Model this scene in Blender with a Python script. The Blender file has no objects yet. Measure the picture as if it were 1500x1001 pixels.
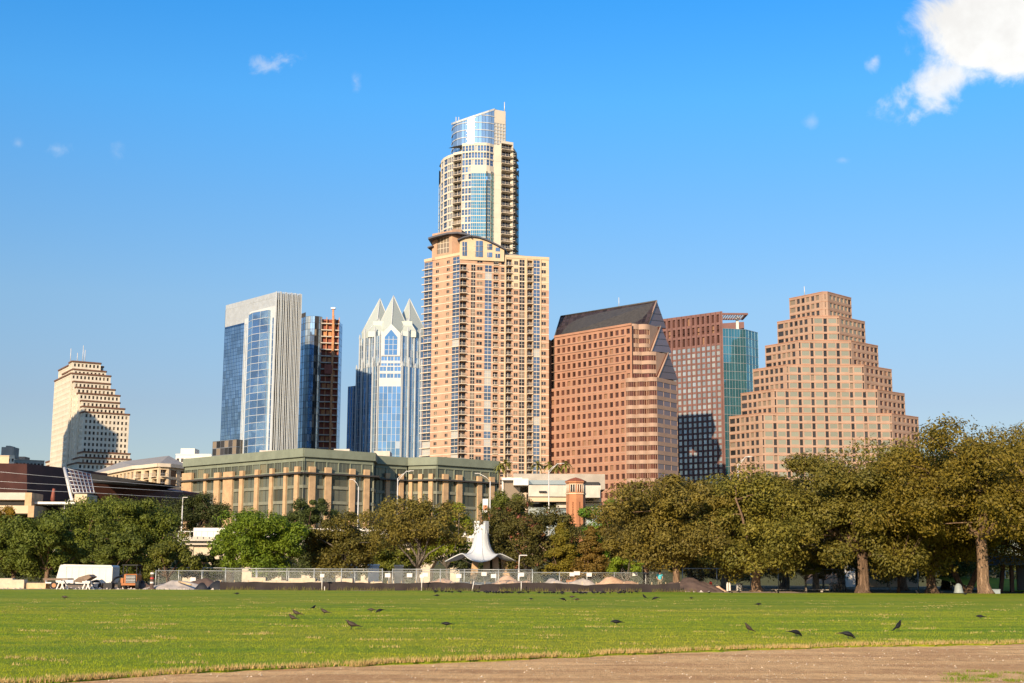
import bpy, math, random
import numpy as np
from mathutils import Vector, Matrix, noise as mnoise
S = bpy.context.scene
COL = S.collection
R = math.radians
random.seed(7)
# ---------------------------------------------------------------- camera
F_PX = 2010.0; PITCH = math.atan(337.0 / F_PX); ROLL = 0.0048; EYE = 1.6
cam_d = bpy.data.cameras.new('camera'); cam = bpy.data.objects.new('camera', cam_d); COL.objects.link(cam)
cam_d.sensor_width = 36.0; cam_d.sensor_fit = 'HORIZONTAL'; cam_d.lens = 36.0 * F_PX / 1500.0
cam_d.clip_start = 0.1; cam_d.clip_end = 30000
CM = Matrix.Translation((0, 0, EYE)) @ Matrix.Rotation(math.pi / 2 + PITCH, 4, 'X') @ Matrix.Rotation(ROLL, 4, 'Z')
cam.matrix_world = CM
S.camera = cam
C3 = CM.to_3x3(); CI = CM.inverted()
# ---------------------------------------------------------------- light
SUN_EL = R(20.0); SUN_AZ = R(21.0)          # sun behind the viewer, to the left
sun_v = Vector((-math.sin(SUN_AZ) * math.cos(SUN_EL), -math.cos(SUN_AZ) * math.cos(SUN_EL), math.sin(SUN_EL)))
sl = bpy.data.lights.new('sun', 'SUN'); sl.energy = 4.5; sl.angle = R(0.5); sl.color = (1.0, 0.80, 0.56)
so = bpy.data.objects.new('sun', sl); COL.objects.link(so)
so.rotation_euler = sun_v.to_track_quat('Z', 'Y').to_euler()
so.location = (0, -50, 80)
S.view_settings.view_transform = 'Standard'; S.view_settings.look = 'None'
S.view_settings.gamma = 1.0; S.view_settings.exposure = 0.80; S.view_settings.use_curve_mapping = False
S.cycles.max_bounces = 6; S.cycles.transparent_max_bounces = 16; S.cycles.use_denoising = True
S.cycles.diffuse_bounces = 3; S.cycles.glossy_bounces = 3; S.cycles.transmission_bounces = 3

def Pdir(px, py):
    return (C3 @ Vector(((px - 750.0) / F_PX, (500.5 - py) / F_PX, -1.0)))
def P(px, py, Y):
    d = Pdir(px, py); t = Y / d.y
    return Vector((d.x * t, Y, EYE + d.z * t))
def G(px, py, z=0.0):
    d = Pdir(px, py); t = (z - EYE) / d.z
    return Vector((d.x * t, d.y * t, z))
def Z(px, py, Y): return P(px, py, Y).z
def XY(px, py, Y):
    p = P(px, py, Y); return Vector((p.x, p.y))
def proj(p):
    q = CI @ Vector(p)
    if q.z > -0.1: return None
    return (750 + F_PX * q.x / -q.z, 500.5 - F_PX * q.y / -q.z)

# ---------------------------------------------------------------- world: sky and clouds
class NT:
    def __init__(s, tree): s.t = tree; s.n = tree.nodes; s.l = tree.links
    def node(s, ty, **kw):
        n = s.n.new(ty)
        for k, v in kw.items(): setattr(n, k, v)
        return n
    def set(s, sock, v):
        if isinstance(v, bpy.types.NodeSocket): s.l.new(v, sock)
        elif v is not None:
            try: sock.default_value = v
            except Exception: sock.default_value = (v[0], v[1], v[2], 1.0)
    def math(s, op, a, b=None, c=None, clamp=False):
        n = s.node('ShaderNodeMath', operation=op); n.use_clamp = clamp
        s.set(n.inputs[0], a); s.set(n.inputs[1], b)
        if c is not None: s.set(n.inputs[2], c)
        return n.outputs[0]
    def vmath(s, op, a, b=None):
        n = s.node('ShaderNodeVectorMath', operation=op)
        s.set(n.inputs[0], a)
        if b is not None: s.set(n.inputs[1], b)
        return n.outputs['Value'] if op in ('DOT_PRODUCT', 'LENGTH', 'DISTANCE') else n.outputs[0]
    def mix(s, f, a, b, blend='MIX'):
        n = s.node('ShaderNodeMix', data_type='RGBA', blend_type=blend)
        s.set(n.inputs[0], f); s.set(n.inputs[6], a); s.set(n.inputs[7], b)
        return n.outputs[2]
    def noise(s, vec, scale, detail=4, rough=.55, dist=0.0, dim='3D'):
        n = s.node('ShaderNodeTexNoise', noise_dimensions=dim)
        if vec is not None: s.l.new(vec, n.inputs['Vector'])
        n.inputs['Scale'].default_value = scale; n.inputs['Detail'].default_value = detail
        n.inputs['Roughness'].default_value = rough; n.inputs['Distortion'].default_value = dist
        return n.outputs['Fac']
    def ramp(s, f, lo, hi):
        n = s.node('ShaderNodeMapRange', interpolation_type='SMOOTHSTEP')
        s.set(n.inputs[0], f); n.inputs[1].default_value = lo; n.inputs[2].default_value = hi
        return n.outputs[0]
    def mapping(s, vec, scale=(1, 1, 1), rot=(0, 0, 0)):
        n = s.node('ShaderNodeMapping'); s.l.new(vec, n.inputs[0])
        n.inputs['Scale'].default_value = scale; n.inputs['Rotation'].default_value = rot
        return n.outputs[0]

wd = bpy.data.worlds.new('World'); S.world = wd; wd.use_nodes = True
w = NT(wd.node_tree)
for n in list(w.n): w.n.remove(n)
sky = w.node('ShaderNodeTexSky', sky_type='NISHITA')
sky.sun_disc = False; sky.sun_elevation = SUN_EL; sky.sun_rotation = math.atan2(sun_v.x, sun_v.y)
sky.air_density = 1.0; sky.dust_density = 0.55; sky.ozone_density = 3.2; sky.altitude = 0
tc = w.node('ShaderNodeTexCoord')
direc = w.vmath('NORMALIZE', tc.outputs['Generated'])
def cloud(px, py, ax, ay, rot, seed, nscale, amp, lo, hi, detail=9):
    """density of one cloud: an ellipse of sky round a direction, its edge broken by noise"""
    D = Pdir(px, py).normalized(); T = D.cross(Vector((0, 0, 1))).normalized(); U = T.cross(D).normalized()
    ca, sa = math.cos(rot), math.sin(rot); T2 = T * ca + U * sa; U2 = U * ca - T * sa
    dd = w.math('MAXIMUM', w.vmath('DOT_PRODUCT', direc, tuple(D)), 0.02)
    a = w.math('DIVIDE', w.math('DIVIDE', w.vmath('DOT_PRODUCT', direc, tuple(T2)), dd), ax / F_PX)
    b = w.math('DIVIDE', w.math('DIVIDE', w.vmath('DOT_PRODUCT', direc, tuple(U2)), dd), ay / F_PX)
    r = w.math('SQRT', w.math('ADD', w.math('MULTIPLY', a, a), w.math('MULTIPLY', b, b)))
    nn = w.noise(w.vmath('ADD', direc, (seed, seed * .7, seed * .3)), nscale, detail, .6, .35)
    v = w.math('ADD', w.math('SUBTRACT', 1.0, r), w.math('MULTIPLY', w.math('SUBTRACT', nn, 0.5), amp))
    front = w.math('GREATER_THAN', w.vmath('DOT_PRODUCT', direc, tuple(D)), 0.3)
    return w.math('MULTIPLY', w.ramp(v, lo, hi), front), v
dens = None; body = None
for args, k in (((1482, 20, 155, 112, 0.0, 3.1, 20, 1.7, 0.0, 0.42), 1.0), ((1385, 115, 100, 46, 0.25, 5.7, 34, 2.4, 0.05, .9), .9),
                ((400, 94, 52, 15, 0.36, 1.3, 60, 3.2, .1, 1.5), .55), ((521, 119, 14, 20, 0.2, 2.2, 70, 2.6, .2, 1.6), .35),
                ((1280, 90, 14, 20, -.4, 7.9, 60, 2.4, .1, 1.4), .6), ((82, 218, 24, 14, 0, 9.4, 60, 2.6, .2, 1.6), .28),
                ((170, 222, 18, 22, 0, 4.4, 60, 2.6, .2, 1.6), .25), ((27, 210, 14, 10, 0, 8.1, 60, 2.6, .2, 1.6), .25),
                ((1235, 235, 16, 9, 0, 6.6, 60, 2.6, .2, 1.6), .35), ((1190, 178, 16, 20, 0, 3.6, 60, 2.6, .2, 1.6), .22)):
    c, v = cloud(*args); c = w.math('MULTIPLY', c, k)
    dens = c if dens is None else w.math('MAXIMUM', dens, c)
    if body is None: body = w.ramp(v, 0.0, 1.2)
cl_n = w.noise(w.vmath('ADD', direc, (.02, .015, .05)), 26, 6, .55)
cl_col = w.mix(w.math('MULTIPLY', w.ramp(cl_n, .35, .65), 1.0), (4.0, 3.95, 3.85, 1), (4.6, 4.6, 4.5, 1))
# white balance of the air by elevation: warm-white near the horizon, deep blue higher up
zr = w.node('ShaderNodeValToRGB'); sx_ = w.node('ShaderNodeSeparateXYZ'); w.l.new(direc, sx_.inputs[0]); w.l.new(sx_.outputs[2], zr.inputs[0])
el = zr.color_ramp.elements
for k, (p_, c_) in enumerate(((0.0, (.46, .42, .40)), (.117, (.49, .447, .46)), (.19, (.52, .57, .585)), (.262, (.42, .64, .74)), (.332, (.31, .73, .92)), (.40, (.19, .70, .99)), (.58, (.62, .88, 1.08)), (1.0, (.95, 1.1, 1.2)))):
    e_ = el[k] if k < 2 else el.new(p_)
    e_.position = p_; e_.color = (*c_, 1)
skyg = w.mix(1.0, sky.outputs[0], zr.outputs[0], 'MULTIPLY')
skycol = w.mix(dens, skyg, cl_col)
bg = w.node('ShaderNodeBackground'); w.l.new(skycol, bg.inputs['Color']); bg.inputs['Strength'].default_value = 0.13
wo = w.node('ShaderNodeOutputWorld'); w.l.new(bg.outputs[0], wo.inputs['Surface'])

# ---------------------------------------------------------------- materials
MATS = {}
def _new(name):
    m = bpy.data.materials.new(name); m.use_nodes = True; t = NT(m.node_tree)
    for n in list(t.n): t.n.remove(n)
    o = t.node('ShaderNodeOutputMaterial'); b = t.node('ShaderNodeBsdfPrincipled')
    t.l.new(b.outputs[0], o.inputs[0]); MATS[name] = m
    return m, t, b, o
def setp(b, **kw):
    for k, v in kw.items():
        k = k.replace('_', ' ')
        if k in b.inputs: b.inputs[k].default_value = v
def c4(c, k=1.0): return (c[0] * k, c[1] * k, c[2] * k, 1.0)
def mat(name, col, rough=.8, var=.14, scale=.35, bump=0.0, bscale=6.0, metallic=0.0, spec=.3, stain=0.0, stain_col=None, island=0.0):
    """surface of one colour with patchy variation, optional weather stains with a shape of their own"""
    m, t, b, o = _new(name)
    tcn = t.node('ShaderNodeTexCoord').outputs['Object']
    n1 = t.noise(tcn, scale, 5, .6)
    cc = t.mix(t.ramp(n1, .3, .7), c4(col, 1 - var), c4(col, 1 + var))
    n2 = t.noise(tcn, scale * 9, 3, .6)
    cc = t.mix(t.math('MULTIPLY', n2, var * 1.2), cc, c4(col, .6))
    if island:
        geo = t.node('ShaderNodeNewGeometry'); oi = t.node('ShaderNodeObjectInfo')
        rr = t.math('FRACT', t.math('ADD', geo.outputs['Random Per Island'], oi.outputs['Random']))
        cc = t.mix(t.math('MULTIPLY', rr, island), cc, c4(col, .55))
    if stain:
        n3 = t.noise(t.mapping(tcn, (1.2, 1.2, .12)), .9, 5, .65)
        cc = t.mix(t.math('MULTIPLY', t.ramp(n3, .55, .75), stain), cc, c4(stain_col or col, 1 if stain_col else .5))
    t.l.new(cc, b.inputs['Base Color'])
    setp(b, Roughness=rough, Metallic=metallic); b.inputs['Specular IOR Level'].default_value = spec
    if bump:
        bn = t.node('ShaderNodeBump'); bn.inputs['Strength'].default_value = bump; bn.inputs['Distance'].default_value = .05
        t.l.new(t.noise(tcn, bscale, 4, .6), bn.inputs['Height']); t.l.new(bn.outputs[0], b.inputs['Normal'])
    return m
def glass(name, col, metallic=.6, rough=.06, blind=.15, blind_col=(.45, .42, .36), var=.5, wav=.02, spec=.5):
    """window glass backed by a dim room: tint and drawn blinds differ from pane to pane"""
    m, t, b, o = _new(name)
    geo = t.node('ShaderNodeNewGeometry'); oi = t.node('ShaderNodeObjectInfo')
    rr = t.math('FRACT', t.math('ADD', geo.outputs['Random Per Island'], oi.outputs['Random']))
    r2 = t.math('FRACT', t.math('MULTIPLY', rr, 7.31))
    cc = t.mix(r2, c4(col, 1 - var), c4(col, 1 + var))
    bl = t.math('LESS_THAN', rr, blind)
    cc = t.mix(t.math('MULTIPLY', bl, .8), cc, c4(blind_col))
    t.l.new(cc, b.inputs['Base Color'])
    t.l.new(t.math('MULTIPLY_ADD', bl, -metallic * .75, metallic), b.inputs['Metallic'])
    setp(b, Roughness=rough); b.inputs['Specular IOR Level'].default_value = spec
    tcn = t.node('ShaderNodeTexCoord').outputs['Object']
    # each pane is bowed a little differently, so reflections break up
    nz = t.node('ShaderNodeTexNoise'); t.l.new(tcn, nz.inputs['Vector']); nz.inputs['Scale'].default_value = .22; nz.inputs['Detail'].default_value = 3
    v = t.vmath('SUBTRACT', nz.outputs['Color'], (.5, .5, .5))
    cb = t.node('ShaderNodeCombineXYZ')
    t.set(cb.inputs[0], t.math('SUBTRACT', r2, .5)); t.set(cb.inputs[1], t.math('SUBTRACT', t.math('FRACT', t.math('MULTIPLY', rr, 13.7)), .5)); t.set(cb.inputs[2], t.math('SUBTRACT', t.math('FRACT', t.math('MULTIPLY', rr, 29.1)), .5))
    v = t.vmath('ADD', t.vmath('MULTIPLY', v, (wav * 3,) * 3), t.vmath('MULTIPLY', cb.outputs[0], (wav,) * 3))
    nn = t.vmath('NORMALIZE', t.vmath('ADD', geo.outputs['Normal'], v))
    t.l.new(nn, b.inputs['Normal'])
    return m
def leafmat(name, col, col2, trans=.3, patch=None):
    m, t, b, o = _new(name)
    geo = t.node('ShaderNodeNewGeometry'); oi = t.node('ShaderNodeObjectInfo')
    tcn = t.node('ShaderNodeTexCoord').outputs['Object']
    big = t.ramp(t.noise(tcn, .45, 3, .6), .35, .65)
    f = t.math('ADD', t.math('MULTIPLY', big, .55), t.math('MULTIPLY', geo.outputs['Random Per Island'], .45))
    cc = t.mix(f, c4(col), c4(col2))
    cc = t.mix(t.math('MULTIPLY', t.math('FRACT', t.math('MULTIPLY', geo.outputs['Random Per Island'], 17.3)), .45), cc, c4(col, .55))
    hv = t.node('ShaderNodeHueSaturation'); t.l.new(cc, hv.inputs['Color'])
    t.set(hv.inputs['Hue'], t.math('MULTIPLY_ADD', t.math('FRACT', t.math('MULTIPLY', oi.outputs['Random'], 5.7)), .03, .485)); t.set(hv.inputs['Value'], t.math('MULTIPLY_ADD', oi.outputs['Random'], .38, .83)); cc = hv.outputs[0]
    if patch:
        pcol, lo = patch
        cc = t.mix(t.ramp(t.noise(t.vmath('ADD', tcn, (9., 3., 5.)), .7, 2, .5), lo, lo + .1), cc, c4(pcol))
    t.l.new(cc, b.inputs['Base Color']); setp(b, Roughness=.6); b.inputs['Specular IOR Level'].default_value = .25
    tr = t.node('ShaderNodeBsdfTranslucent'); t.l.new(cc, tr.inputs['Color'])
    mx = t.node('ShaderNodeMixShader'); mx.inputs[0].default_value = trans
    t.l.new(b.outputs[0], mx.inputs[1]); t.l.new(tr.outputs[0], mx.inputs[2]); t.l.new(mx.outputs[0], o.inputs[0])
    return m
def chainlink(name, col, cover):
    m, t, b, o = _new(name)
    setp(b, Roughness=.5, Metallic=.4); b.inputs['Base Color'].default_value = c4(col)
    tcn = t.node('ShaderNodeTexCoord').outputs['Object']
    sp = t.node('ShaderNodeSeparateXYZ'); t.l.new(tcn, sp.inputs[0])
    def wire(sgn):
        q = t.math('ADD', sp.outputs[0], t.math('MULTIPLY', sp.outputs[2], sgn))
        return t.math('LESS_THAN', t.math('FRACT', t.math('MULTIPLY', q, 12.0)), cover)
    al = t.math('MAXIMUM', wire(1.0), wire(-1.0))
    tp = t.node('ShaderNodeBsdfTransparent'); mx = t.node('ShaderNodeMixShader')
    t.set(mx.inputs[0], al); t.l.new(tp.outputs[0], mx.inputs[1]); t.l.new(b.outputs[0], mx.inputs[2]); t.l.new(mx.outputs[0], o.inputs[0])
    return m

# ---------------------------------------------------------------- mesh builders
class MB:
    """collects faces (world coordinates) for ONE mesh"""
    def __init__(s): s.v = []; s.f = []; s.m = []; s.keys = []; s.sm = []
    def mi(s, k):
        if k not in s.keys: s.keys.append(k)
        return s.keys.index(k)
    def face(s, pts, k, sm=False):
        i = len(s.v); s.v.extend([tuple(p) for p in pts]); s.f.append(tuple(range(i, i + len(pts)))); s.m.append(s.mi(k)); s.sm.append(sm)
    def box(s, c, size, k, rz=0.0, taper=1.0, bev=0.0):
        cx, cy, cz = c; x, y, z = size[0] / 2, size[1] / 2, size[2] / 2; ca, sa = math.cos(rz), math.sin(rz)
        def q(a, b_, h): return (cx + a * ca - b_ * sa, cy + a * sa + b_ * ca, cz + h)
        if bev:
            rings = [(x - bev, y - bev, -z), (x, y, -z + bev), (x, y, z - bev), (x - bev, y - bev, z)]
        else: rings = [(x, y, -z), (x * taper, y * taper, z)]
        L = [[q(-a, -b_, h), q(a, -b_, h), q(a, b_, h), q(-a, b_, h)] for a, b_, h in rings]
        s.face(L[0][::-1], k); s.face(L[-1], k)
        for r0, r1 in zip(L, L[1:]):
            for i in range(4):
                j = (i + 1) % 4; s.face([r0[i], r0[j], r1[j], r1[i]], k)
    def tube(s, pts, rad, k, n=8, cap=True, sm=True):
        pts = [Vector(p) for p in pts]
        if not hasattr(rad, '__len__'): rad = [rad] * len(pts)
        base = len(s.v); mi = s.mi(k)
        for i, p in enumerate(pts):
            d = (pts[min(i + 1, len(pts) - 1)] - pts[max(i - 1, 0)]).normalized()
            a = d.cross(Vector((0, 0, 1)) if abs(d.z) < .9 else Vector((1, 0, 0))).normalized(); b_ = d.cross(a)
            for j in range(n):
                t = 2 * math.pi * j / n; s.v.append(tuple(p + (a * math.cos(t) + b_ * math.sin(t)) * rad[i]))
        for i in range(len(pts) - 1):
            for j in range(n):
                j2 = (j + 1) % n; s.f.append((base + i * n + j, base + i * n + j2, base + (i + 1) * n + j2, base + (i + 1) * n + j)); s.m.append(mi); s.sm.append(sm)
        if cap:
            s.f.append(tuple(base + j for j in range(n))[::-1]); s.m.append(mi); s.sm.append(False)
            e = base + (len(pts) - 1) * n; s.f.append(tuple(e + j for j in range(n))); s.m.append(mi); s.sm.append(False)
    def prism(s, poly, z0, z1, k, top=None, bottom=True):
        n = len(poly)
        for i in range(n):
            a, b_ = poly[i], poly[(i + 1) % n]
            s.face([(a[0], a[1], z0), (b_[0], b_[1], z0), (b_[0], b_[1], z1), (a[0], a[1], z1)], k)
        s.face([(p[0], p[1], z1) for p in poly], top or k)
        if bottom: s.face([(p[0], p[1], z0) for p in poly][::-1], k)
    def extrude(s, prof, d, k):
        """closed planar 3-D outline pushed along the vector d"""
        d = Vector(d); A = [Vector(p) for p in prof]; B = [p + d for p in A]; n = len(A)
        s.face(A[::-1], k); s.face(B, k)
        for i in range(n):
            j = (i + 1) % n; s.face([A[i], A[j], B[j], B[i]], k)
    def lathe(s, c, prof, k, n=16, sm=True):
        base = len(s.v); mi = s.mi(k)
        for r, z in prof:
            for j in range(n):
                t = 2 * math.pi * j / n; s.v.append((c[0] + r * math.cos(t), c[1] + r * math.sin(t), c[2] + z))
        for i in range(len(prof) - 1):
            for j in range(n):
                j2 = (j + 1) % n; s.f.append((base + i * n + j, base + i * n + j2, base + (i + 1) * n + j2, base + (i + 1) * n + j)); s.m.append(mi); s.sm.append(sm)
    def grid(s, rows, k, sm=True):
        base = len(s.v); mi = s.mi(k); nc = len(rows[0])
        for r in rows: s.v.extend([tuple(p) for p in r])
        for i in range(len(rows) - 1):
            for j in range(nc - 1):
                s.f.append((base + i * nc + j, base + i * nc + j + 1, base + (i + 1) * nc + j + 1, base + (i + 1) * nc + j)); s.m.append(mi); s.sm.append(sm)
    def merge(s, o):
        base = len(s.v); s.v.extend(o.v); mp = [s.mi(k) for k in o.keys]
        for f, m, sm in zip(o.f, o.m, o.sm):
            s.f.append(tuple(base + i for i in f)); s.m.append(mp[m]); s.sm.append(sm)
def tag(o, label=None, cat=None, group=None, kind=None):
    if label: o['label'] = label
    if cat: o['category'] = cat
    if group: o['group'] = group
    if kind: o['kind'] = kind
    return o
def thing(name, label, cat, loc=(0, 0, 0), group=None):
    o = bpy.data.objects.new(name, None); COL.objects.link(o); o.location = loc; o.empty_display_size = .5
    return tag(o, label, cat, group)
def origin_of(o):
    p = Vector((0, 0, 0))
    while o is not None: p = p + o.location; o = o.parent
    return p
def obj(name, mb, parent=None, base=None):
    off = origin_of(parent) if parent else Vector(base or (0, 0, 0))
    me = bpy.data.meshes.new(name)
    v = (np.array(mb.v, dtype=np.float64) - np.array(off)).tolist()
    me.from_pydata(v, [], mb.f)
    for k in mb.keys: me.materials.append(MATS[k])
    me.polygons.foreach_set('material_index', mb.m); me.polygons.foreach_set('use_smooth', mb.sm); me.update()
    o = bpy.data.objects.new(name, me); COL.objects.link(o)
    if parent: o.parent = parent
    else: o.location = off
    return o
def copy_tree(o, parent=None):
    c = o.copy(); COL.objects.link(c)
    if parent: c.parent = parent
    for ch in list(o.children): copy_tree(ch, c)
    return c
def structure(name, mb, base=None): return tag(obj(name, mb, None, base), kind='structure')

class Bld:
    """one building: an Empty at its foot, named parts, and repeated pieces (windows, balconies) that each become a part"""
    def __init__(s, name, label, cat, base, zvis=0.0, group=None):
        s.root = thing(name, label, cat, base, group); s.parts = {}; s.items = {}; s.zvis = zvis
    def part(s, name):
        if name not in s.parts: s.parts[name] = MB()
        return s.parts[name]
    def item(s, kind, mb, n=None):
        ps = [proj(p) for p in mb.v]
        ps = [p for p in ps if p]
        score = 0
        if ps:
            xs = [p[0] for p in ps]; ys = [p[1] for p in ps]
            score = (max(xs) - min(xs)) * (max(ys) - min(ys))
            c = Vector(mb.v[0])
            if max(ys) < 0 or min(xs) > 1500 or max(xs) < 0: score *= .001
            if c.z < s.zvis: score *= .01
            if n is not None and n.dot(Vector((0, 0, EYE)) - c) <= 0: score *= .001
        s.items.setdefault(kind, []).append((score, mb))
    def finish(s, limit=100):
        out = {}
        for nme, mb in s.parts.items():
            if mb.f: out[nme] = obj(nme, mb, s.root)
        for kind, L in s.items.items():
            L.sort(key=lambda q: -q[0])
            for sc, mb in L[:limit]: obj(kind, mb, s.root)
            if len(L) > limit:
                big = MB()
                for sc, mb in L[limit:]: big.merge(mb)
                tag(obj(kind, big, s.root), kind='stuff')
        return out

def V3(p, z): return Vector((p[0], p[1], z))
def wall_axes(A, B):
    A = Vector((A[0], A[1])); B = Vector((B[0], B[1])); L = (B - A).length; u = (B - A) / L
    return A, B, L, u, Vector((u.y, -u.x))
def facade(b, A, B, z0, z1, cols, floors, part='wall', wm='wall', d=.3):
    """a wall from A to B (left to right seen from outside) with real recessed openings.
    cols: (ua, ub, lo, hi, style); floors: floor levels. style keys: kind, glass, mull, frame, balcony, depth"""
    A, B, L, u, n = wall_axes(A, B); W = b.part(part)
    n3 = Vector((n.x, n.y, 0))
    def pt(s_, z, o=0.0): q = A + u * s_ + n * o; return (q.x, q.y, z)
    def q(a, b_, za, zb, o=0.0):
        if b_ - a > 1e-4 and zb - za > 1e-4: W.face([pt(a, za, o), pt(b_, za, o), pt(b_, zb, o), pt(a, zb, o)], wm)
    prev = 0.0
    for ua, ub, lo, hi, st in cols:
        q(prev, ua, z0, z1); prev = ub; zc = z0
        dd = st.get('depth', d)
        for f in floors:
            za, zb = f + lo, f + hi
            if za < z0 + .05 or zb > z1 - .04: continue
            q(ua, ub, zc, za); zc = zb
            # reveals
            for p0, p1 in (((ua, za), (ua, zb)), ((ub, zb), (ub, za)), ((ub, za), (ua, za)), ((ua, zb), (ub, zb))):
                W.face([pt(p0[0], p0[1]), pt(p1[0], p1[1]), pt(p1[0], p1[1], -dd), pt(p0[0], p0[1], -dd)], wm)
            it = MB(); gk = st['glass']
            it.face([pt(ua, za, -dd), pt(ub, za, -dd), pt(ub, zb, -dd), pt(ua, zb, -dd)], gk)
            mx, mz = st.get('mull', (0, 0)); fk = st.get('frame', wm); fw = st.get('fw', .1)
            for i in range(1, mx + 1):
                c = ua + (ub - ua) * i / (mx + 1)
                for pa, pb in ((c - fw, c + fw),): it.face([pt(pa, za, -dd + .05), pt(pb, za, -dd + .05), pt(pb, zb, -dd + .05), pt(pa, zb, -dd + .05)], fk)
            for i in range(1, mz + 1):
                c = za + (zb - za) * i / (mz + 1)
                it.face([pt(ua, c - fw, -dd + .06), pt(ub, c - fw, -dd + .06), pt(ub, c + fw, -dd + .06), pt(ua, c + fw, -dd + .06)], fk)
            b.item(st.get('kind', 'window'), it, n3)
            if st.get('balcony'):
                o = st['balcony']; bm = MB(); sk = st.get('slab', wm); rk = st.get('rail', 'rail')
                c = A + u * ((ua + ub) / 2) + n * (o / 2); ang = math.atan2(u.y, u.x)
                bm.box((c.x, c.y, za - .08), (ub - ua + .1, o, .22), sk, ang)
                for (s0, s1, o0, o1) in ((ua, ub, o - .05, o - .05), (ua, ua, 0, o - .05), (ub, ub, 0, o - .05)):
                    bm.face([pt(s0, za + .95, o0), pt(s1, za + .95, o1), pt(s1, za + 1.05, o1), pt(s0, za + 1.05, o0)], rk)
                nb = max(2, int((ub - ua) / .45))
                for i in range(nb + 1):
                    c_ = ua + (ub - ua) * i / nb
                    bm.face([pt(c_ - .03, za + .02, o - .04), pt(c_ + .03, za + .02, o - .04), pt(c_ + .03, za + .95, o - .04), pt(c_ - .03, za + .95, o - .04)], rk)
                b.item('balcony', bm, n3)
        q(ua, ub, zc, z1)
    q(prev, L, z0, z1)
def even(L, n, frac, m0=0.0, m1=0.0):
    w_ = (L - m0 - m1) / n
    return [(m0 + w_ * (i + .5 - frac / 2), m0 + w_ * (i + .5 + frac / 2)) for i in range(n)]
def flr(z_top, fh, z_low, off=0.0):
    out = []; z = z_top - off - fh
    while z > z_low: out.append(z); z -= fh
    return out[::-1]
def plain_wall(b, A, B, z0, z1, part='wall', wm='wall'): facade(b, A, B, z0, z1, [], [], part, wm)
_bc = [0]
def band(mb, A, B, z0, z1, proud, k, ends=0.0, back=.05):
    """a string course: a thin box standing proud of the wall A-B"""
    A, B, L, u, n = wall_axes(A, B); A = A - u * ends; B = B + u * ends
    _bc[0] += 1; e = (_bc[0] % 7) * .006; z0 -= e; z1 += e; proud += e      # never two faces in one plane
    a0 = A - n * back; b0 = B - n * back; a1 = A + n * proud; b1 = B + n * proud
    mb.prism([a1, b1, b0, a0], z0, z1, k)
# ================================================================ SETTING: ground, lawn, path
mat('soil', (.050, .052, .022), .95, .25, .05, .4, 1.5)
mat('concrete', (0.336, 0.296, 0.245), .85, .12, .4, .2, 3)
mat('pale_concrete', (0.480, 0.426, 0.353), .8, .12, .4, .2, 3, stain=.4)
mat('white_paint', (0.624, 0.578, 0.518), .5, .06, .5)
mat('white_metal', (0.592, 0.555, 0.504), .4, .08, .5, 0, 6, .1)
mat('grey_metal', (.42, .42, .42), .45, .1, 1, 0, 6, .5)
mat('rail', (.36, .36, .35), .5, .1, 1, 0, 6, .3)
mat('black', (.02, .02, .022), .6, .2, 2)
mat('rubber', (.025, .025, .025), .8, .2, 4)
mat('roof_gravel', (.36, .33, .29), .95, .15, .3, .3, 4)

def lawn_mat():
    m, t, b, o = _new('lawn_turf')
    tcn = t.node('ShaderNodeTexCoord').outputs['Object']
    a = t.ramp(t.noise(t.mapping(tcn, (.10, .42, 1)), 1.0, 6, .6), .32, .70)
    cc = t.mix(a, (.115, .200, .008, 1), (.27, .290, .012, 1))
    wv = t.ramp(t.noise(t.mapping(tcn, (.020, .30, 1)), 1.0, 3, .5), .40, .64)
    cc = t.mix(t.math('MULTIPLY', wv, .5), cc, (.31, .30, .014, 1))
    dk = t.ramp(t.noise(t.mapping(tcn, (.12, .75, 1), (0, 0, .08)), 1.0, 4, .55), .56, .70)
    cc = t.mix(t.math('MULTIPLY', dk, .55), cc, (.075, .150, .008, 1))
    st = t.math('MULTIPLY', t.ramp(t.noise(t.mapping(tcn, (.55, 1.1, 1)), 1.0, 5, .72), .58, .70), t.ramp(t.noise(t.mapping(tcn, (.10, .22, 1)), 1.0, 2, .5), .40, .60))
    cc = t.mix(t.math('MULTIPLY', st, .65), cc, (.50, .36, .09, 1))
    yl = t.ramp(t.noise(t.mapping(tcn, (.035, .05, 1)), 1.0, 3, .5), .42, .66)
    cc = t.mix(t.math('MULTIPLY', yl, .45), cc, (.34, .28, .03, 1))
    gr = t.noise(t.mapping(tcn, (4.5, .85, 1)), 1.0, 5, .7)
    cc = t.mix(t.math('MULTIPLY', t.ramp(gr, .52, .64), .5), cc, (.07, .135, .008, 1))
    cc = t.mix(t.math('MULTIPLY', t.ramp(gr, .46, .36), .35), cc, (.34, .33, .03, 1))
    fine = t.noise(tcn, 9, 4, .7)
    cc = t.mix(t.math('MULTIPLY', t.ramp(fine, .35, .7), .4), cc, (.10, .16, .008, 1))
    t.l.new(cc, b.inputs['Base Color']); setp(b, Roughness=.9); b.inputs['Specular IOR Level'].default_value = .1
    bn = t.node('ShaderNodeBump'); bn.inputs['Strength'].default_value = .5; bn.inputs['Distance'].default_value = .06
    t.l.new(t.noise(tcn, 7, 5, .7), bn.inputs['Height']); t.l.new(bn.outputs[0], b.inputs['Normal'])
lawn_mat()
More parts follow.
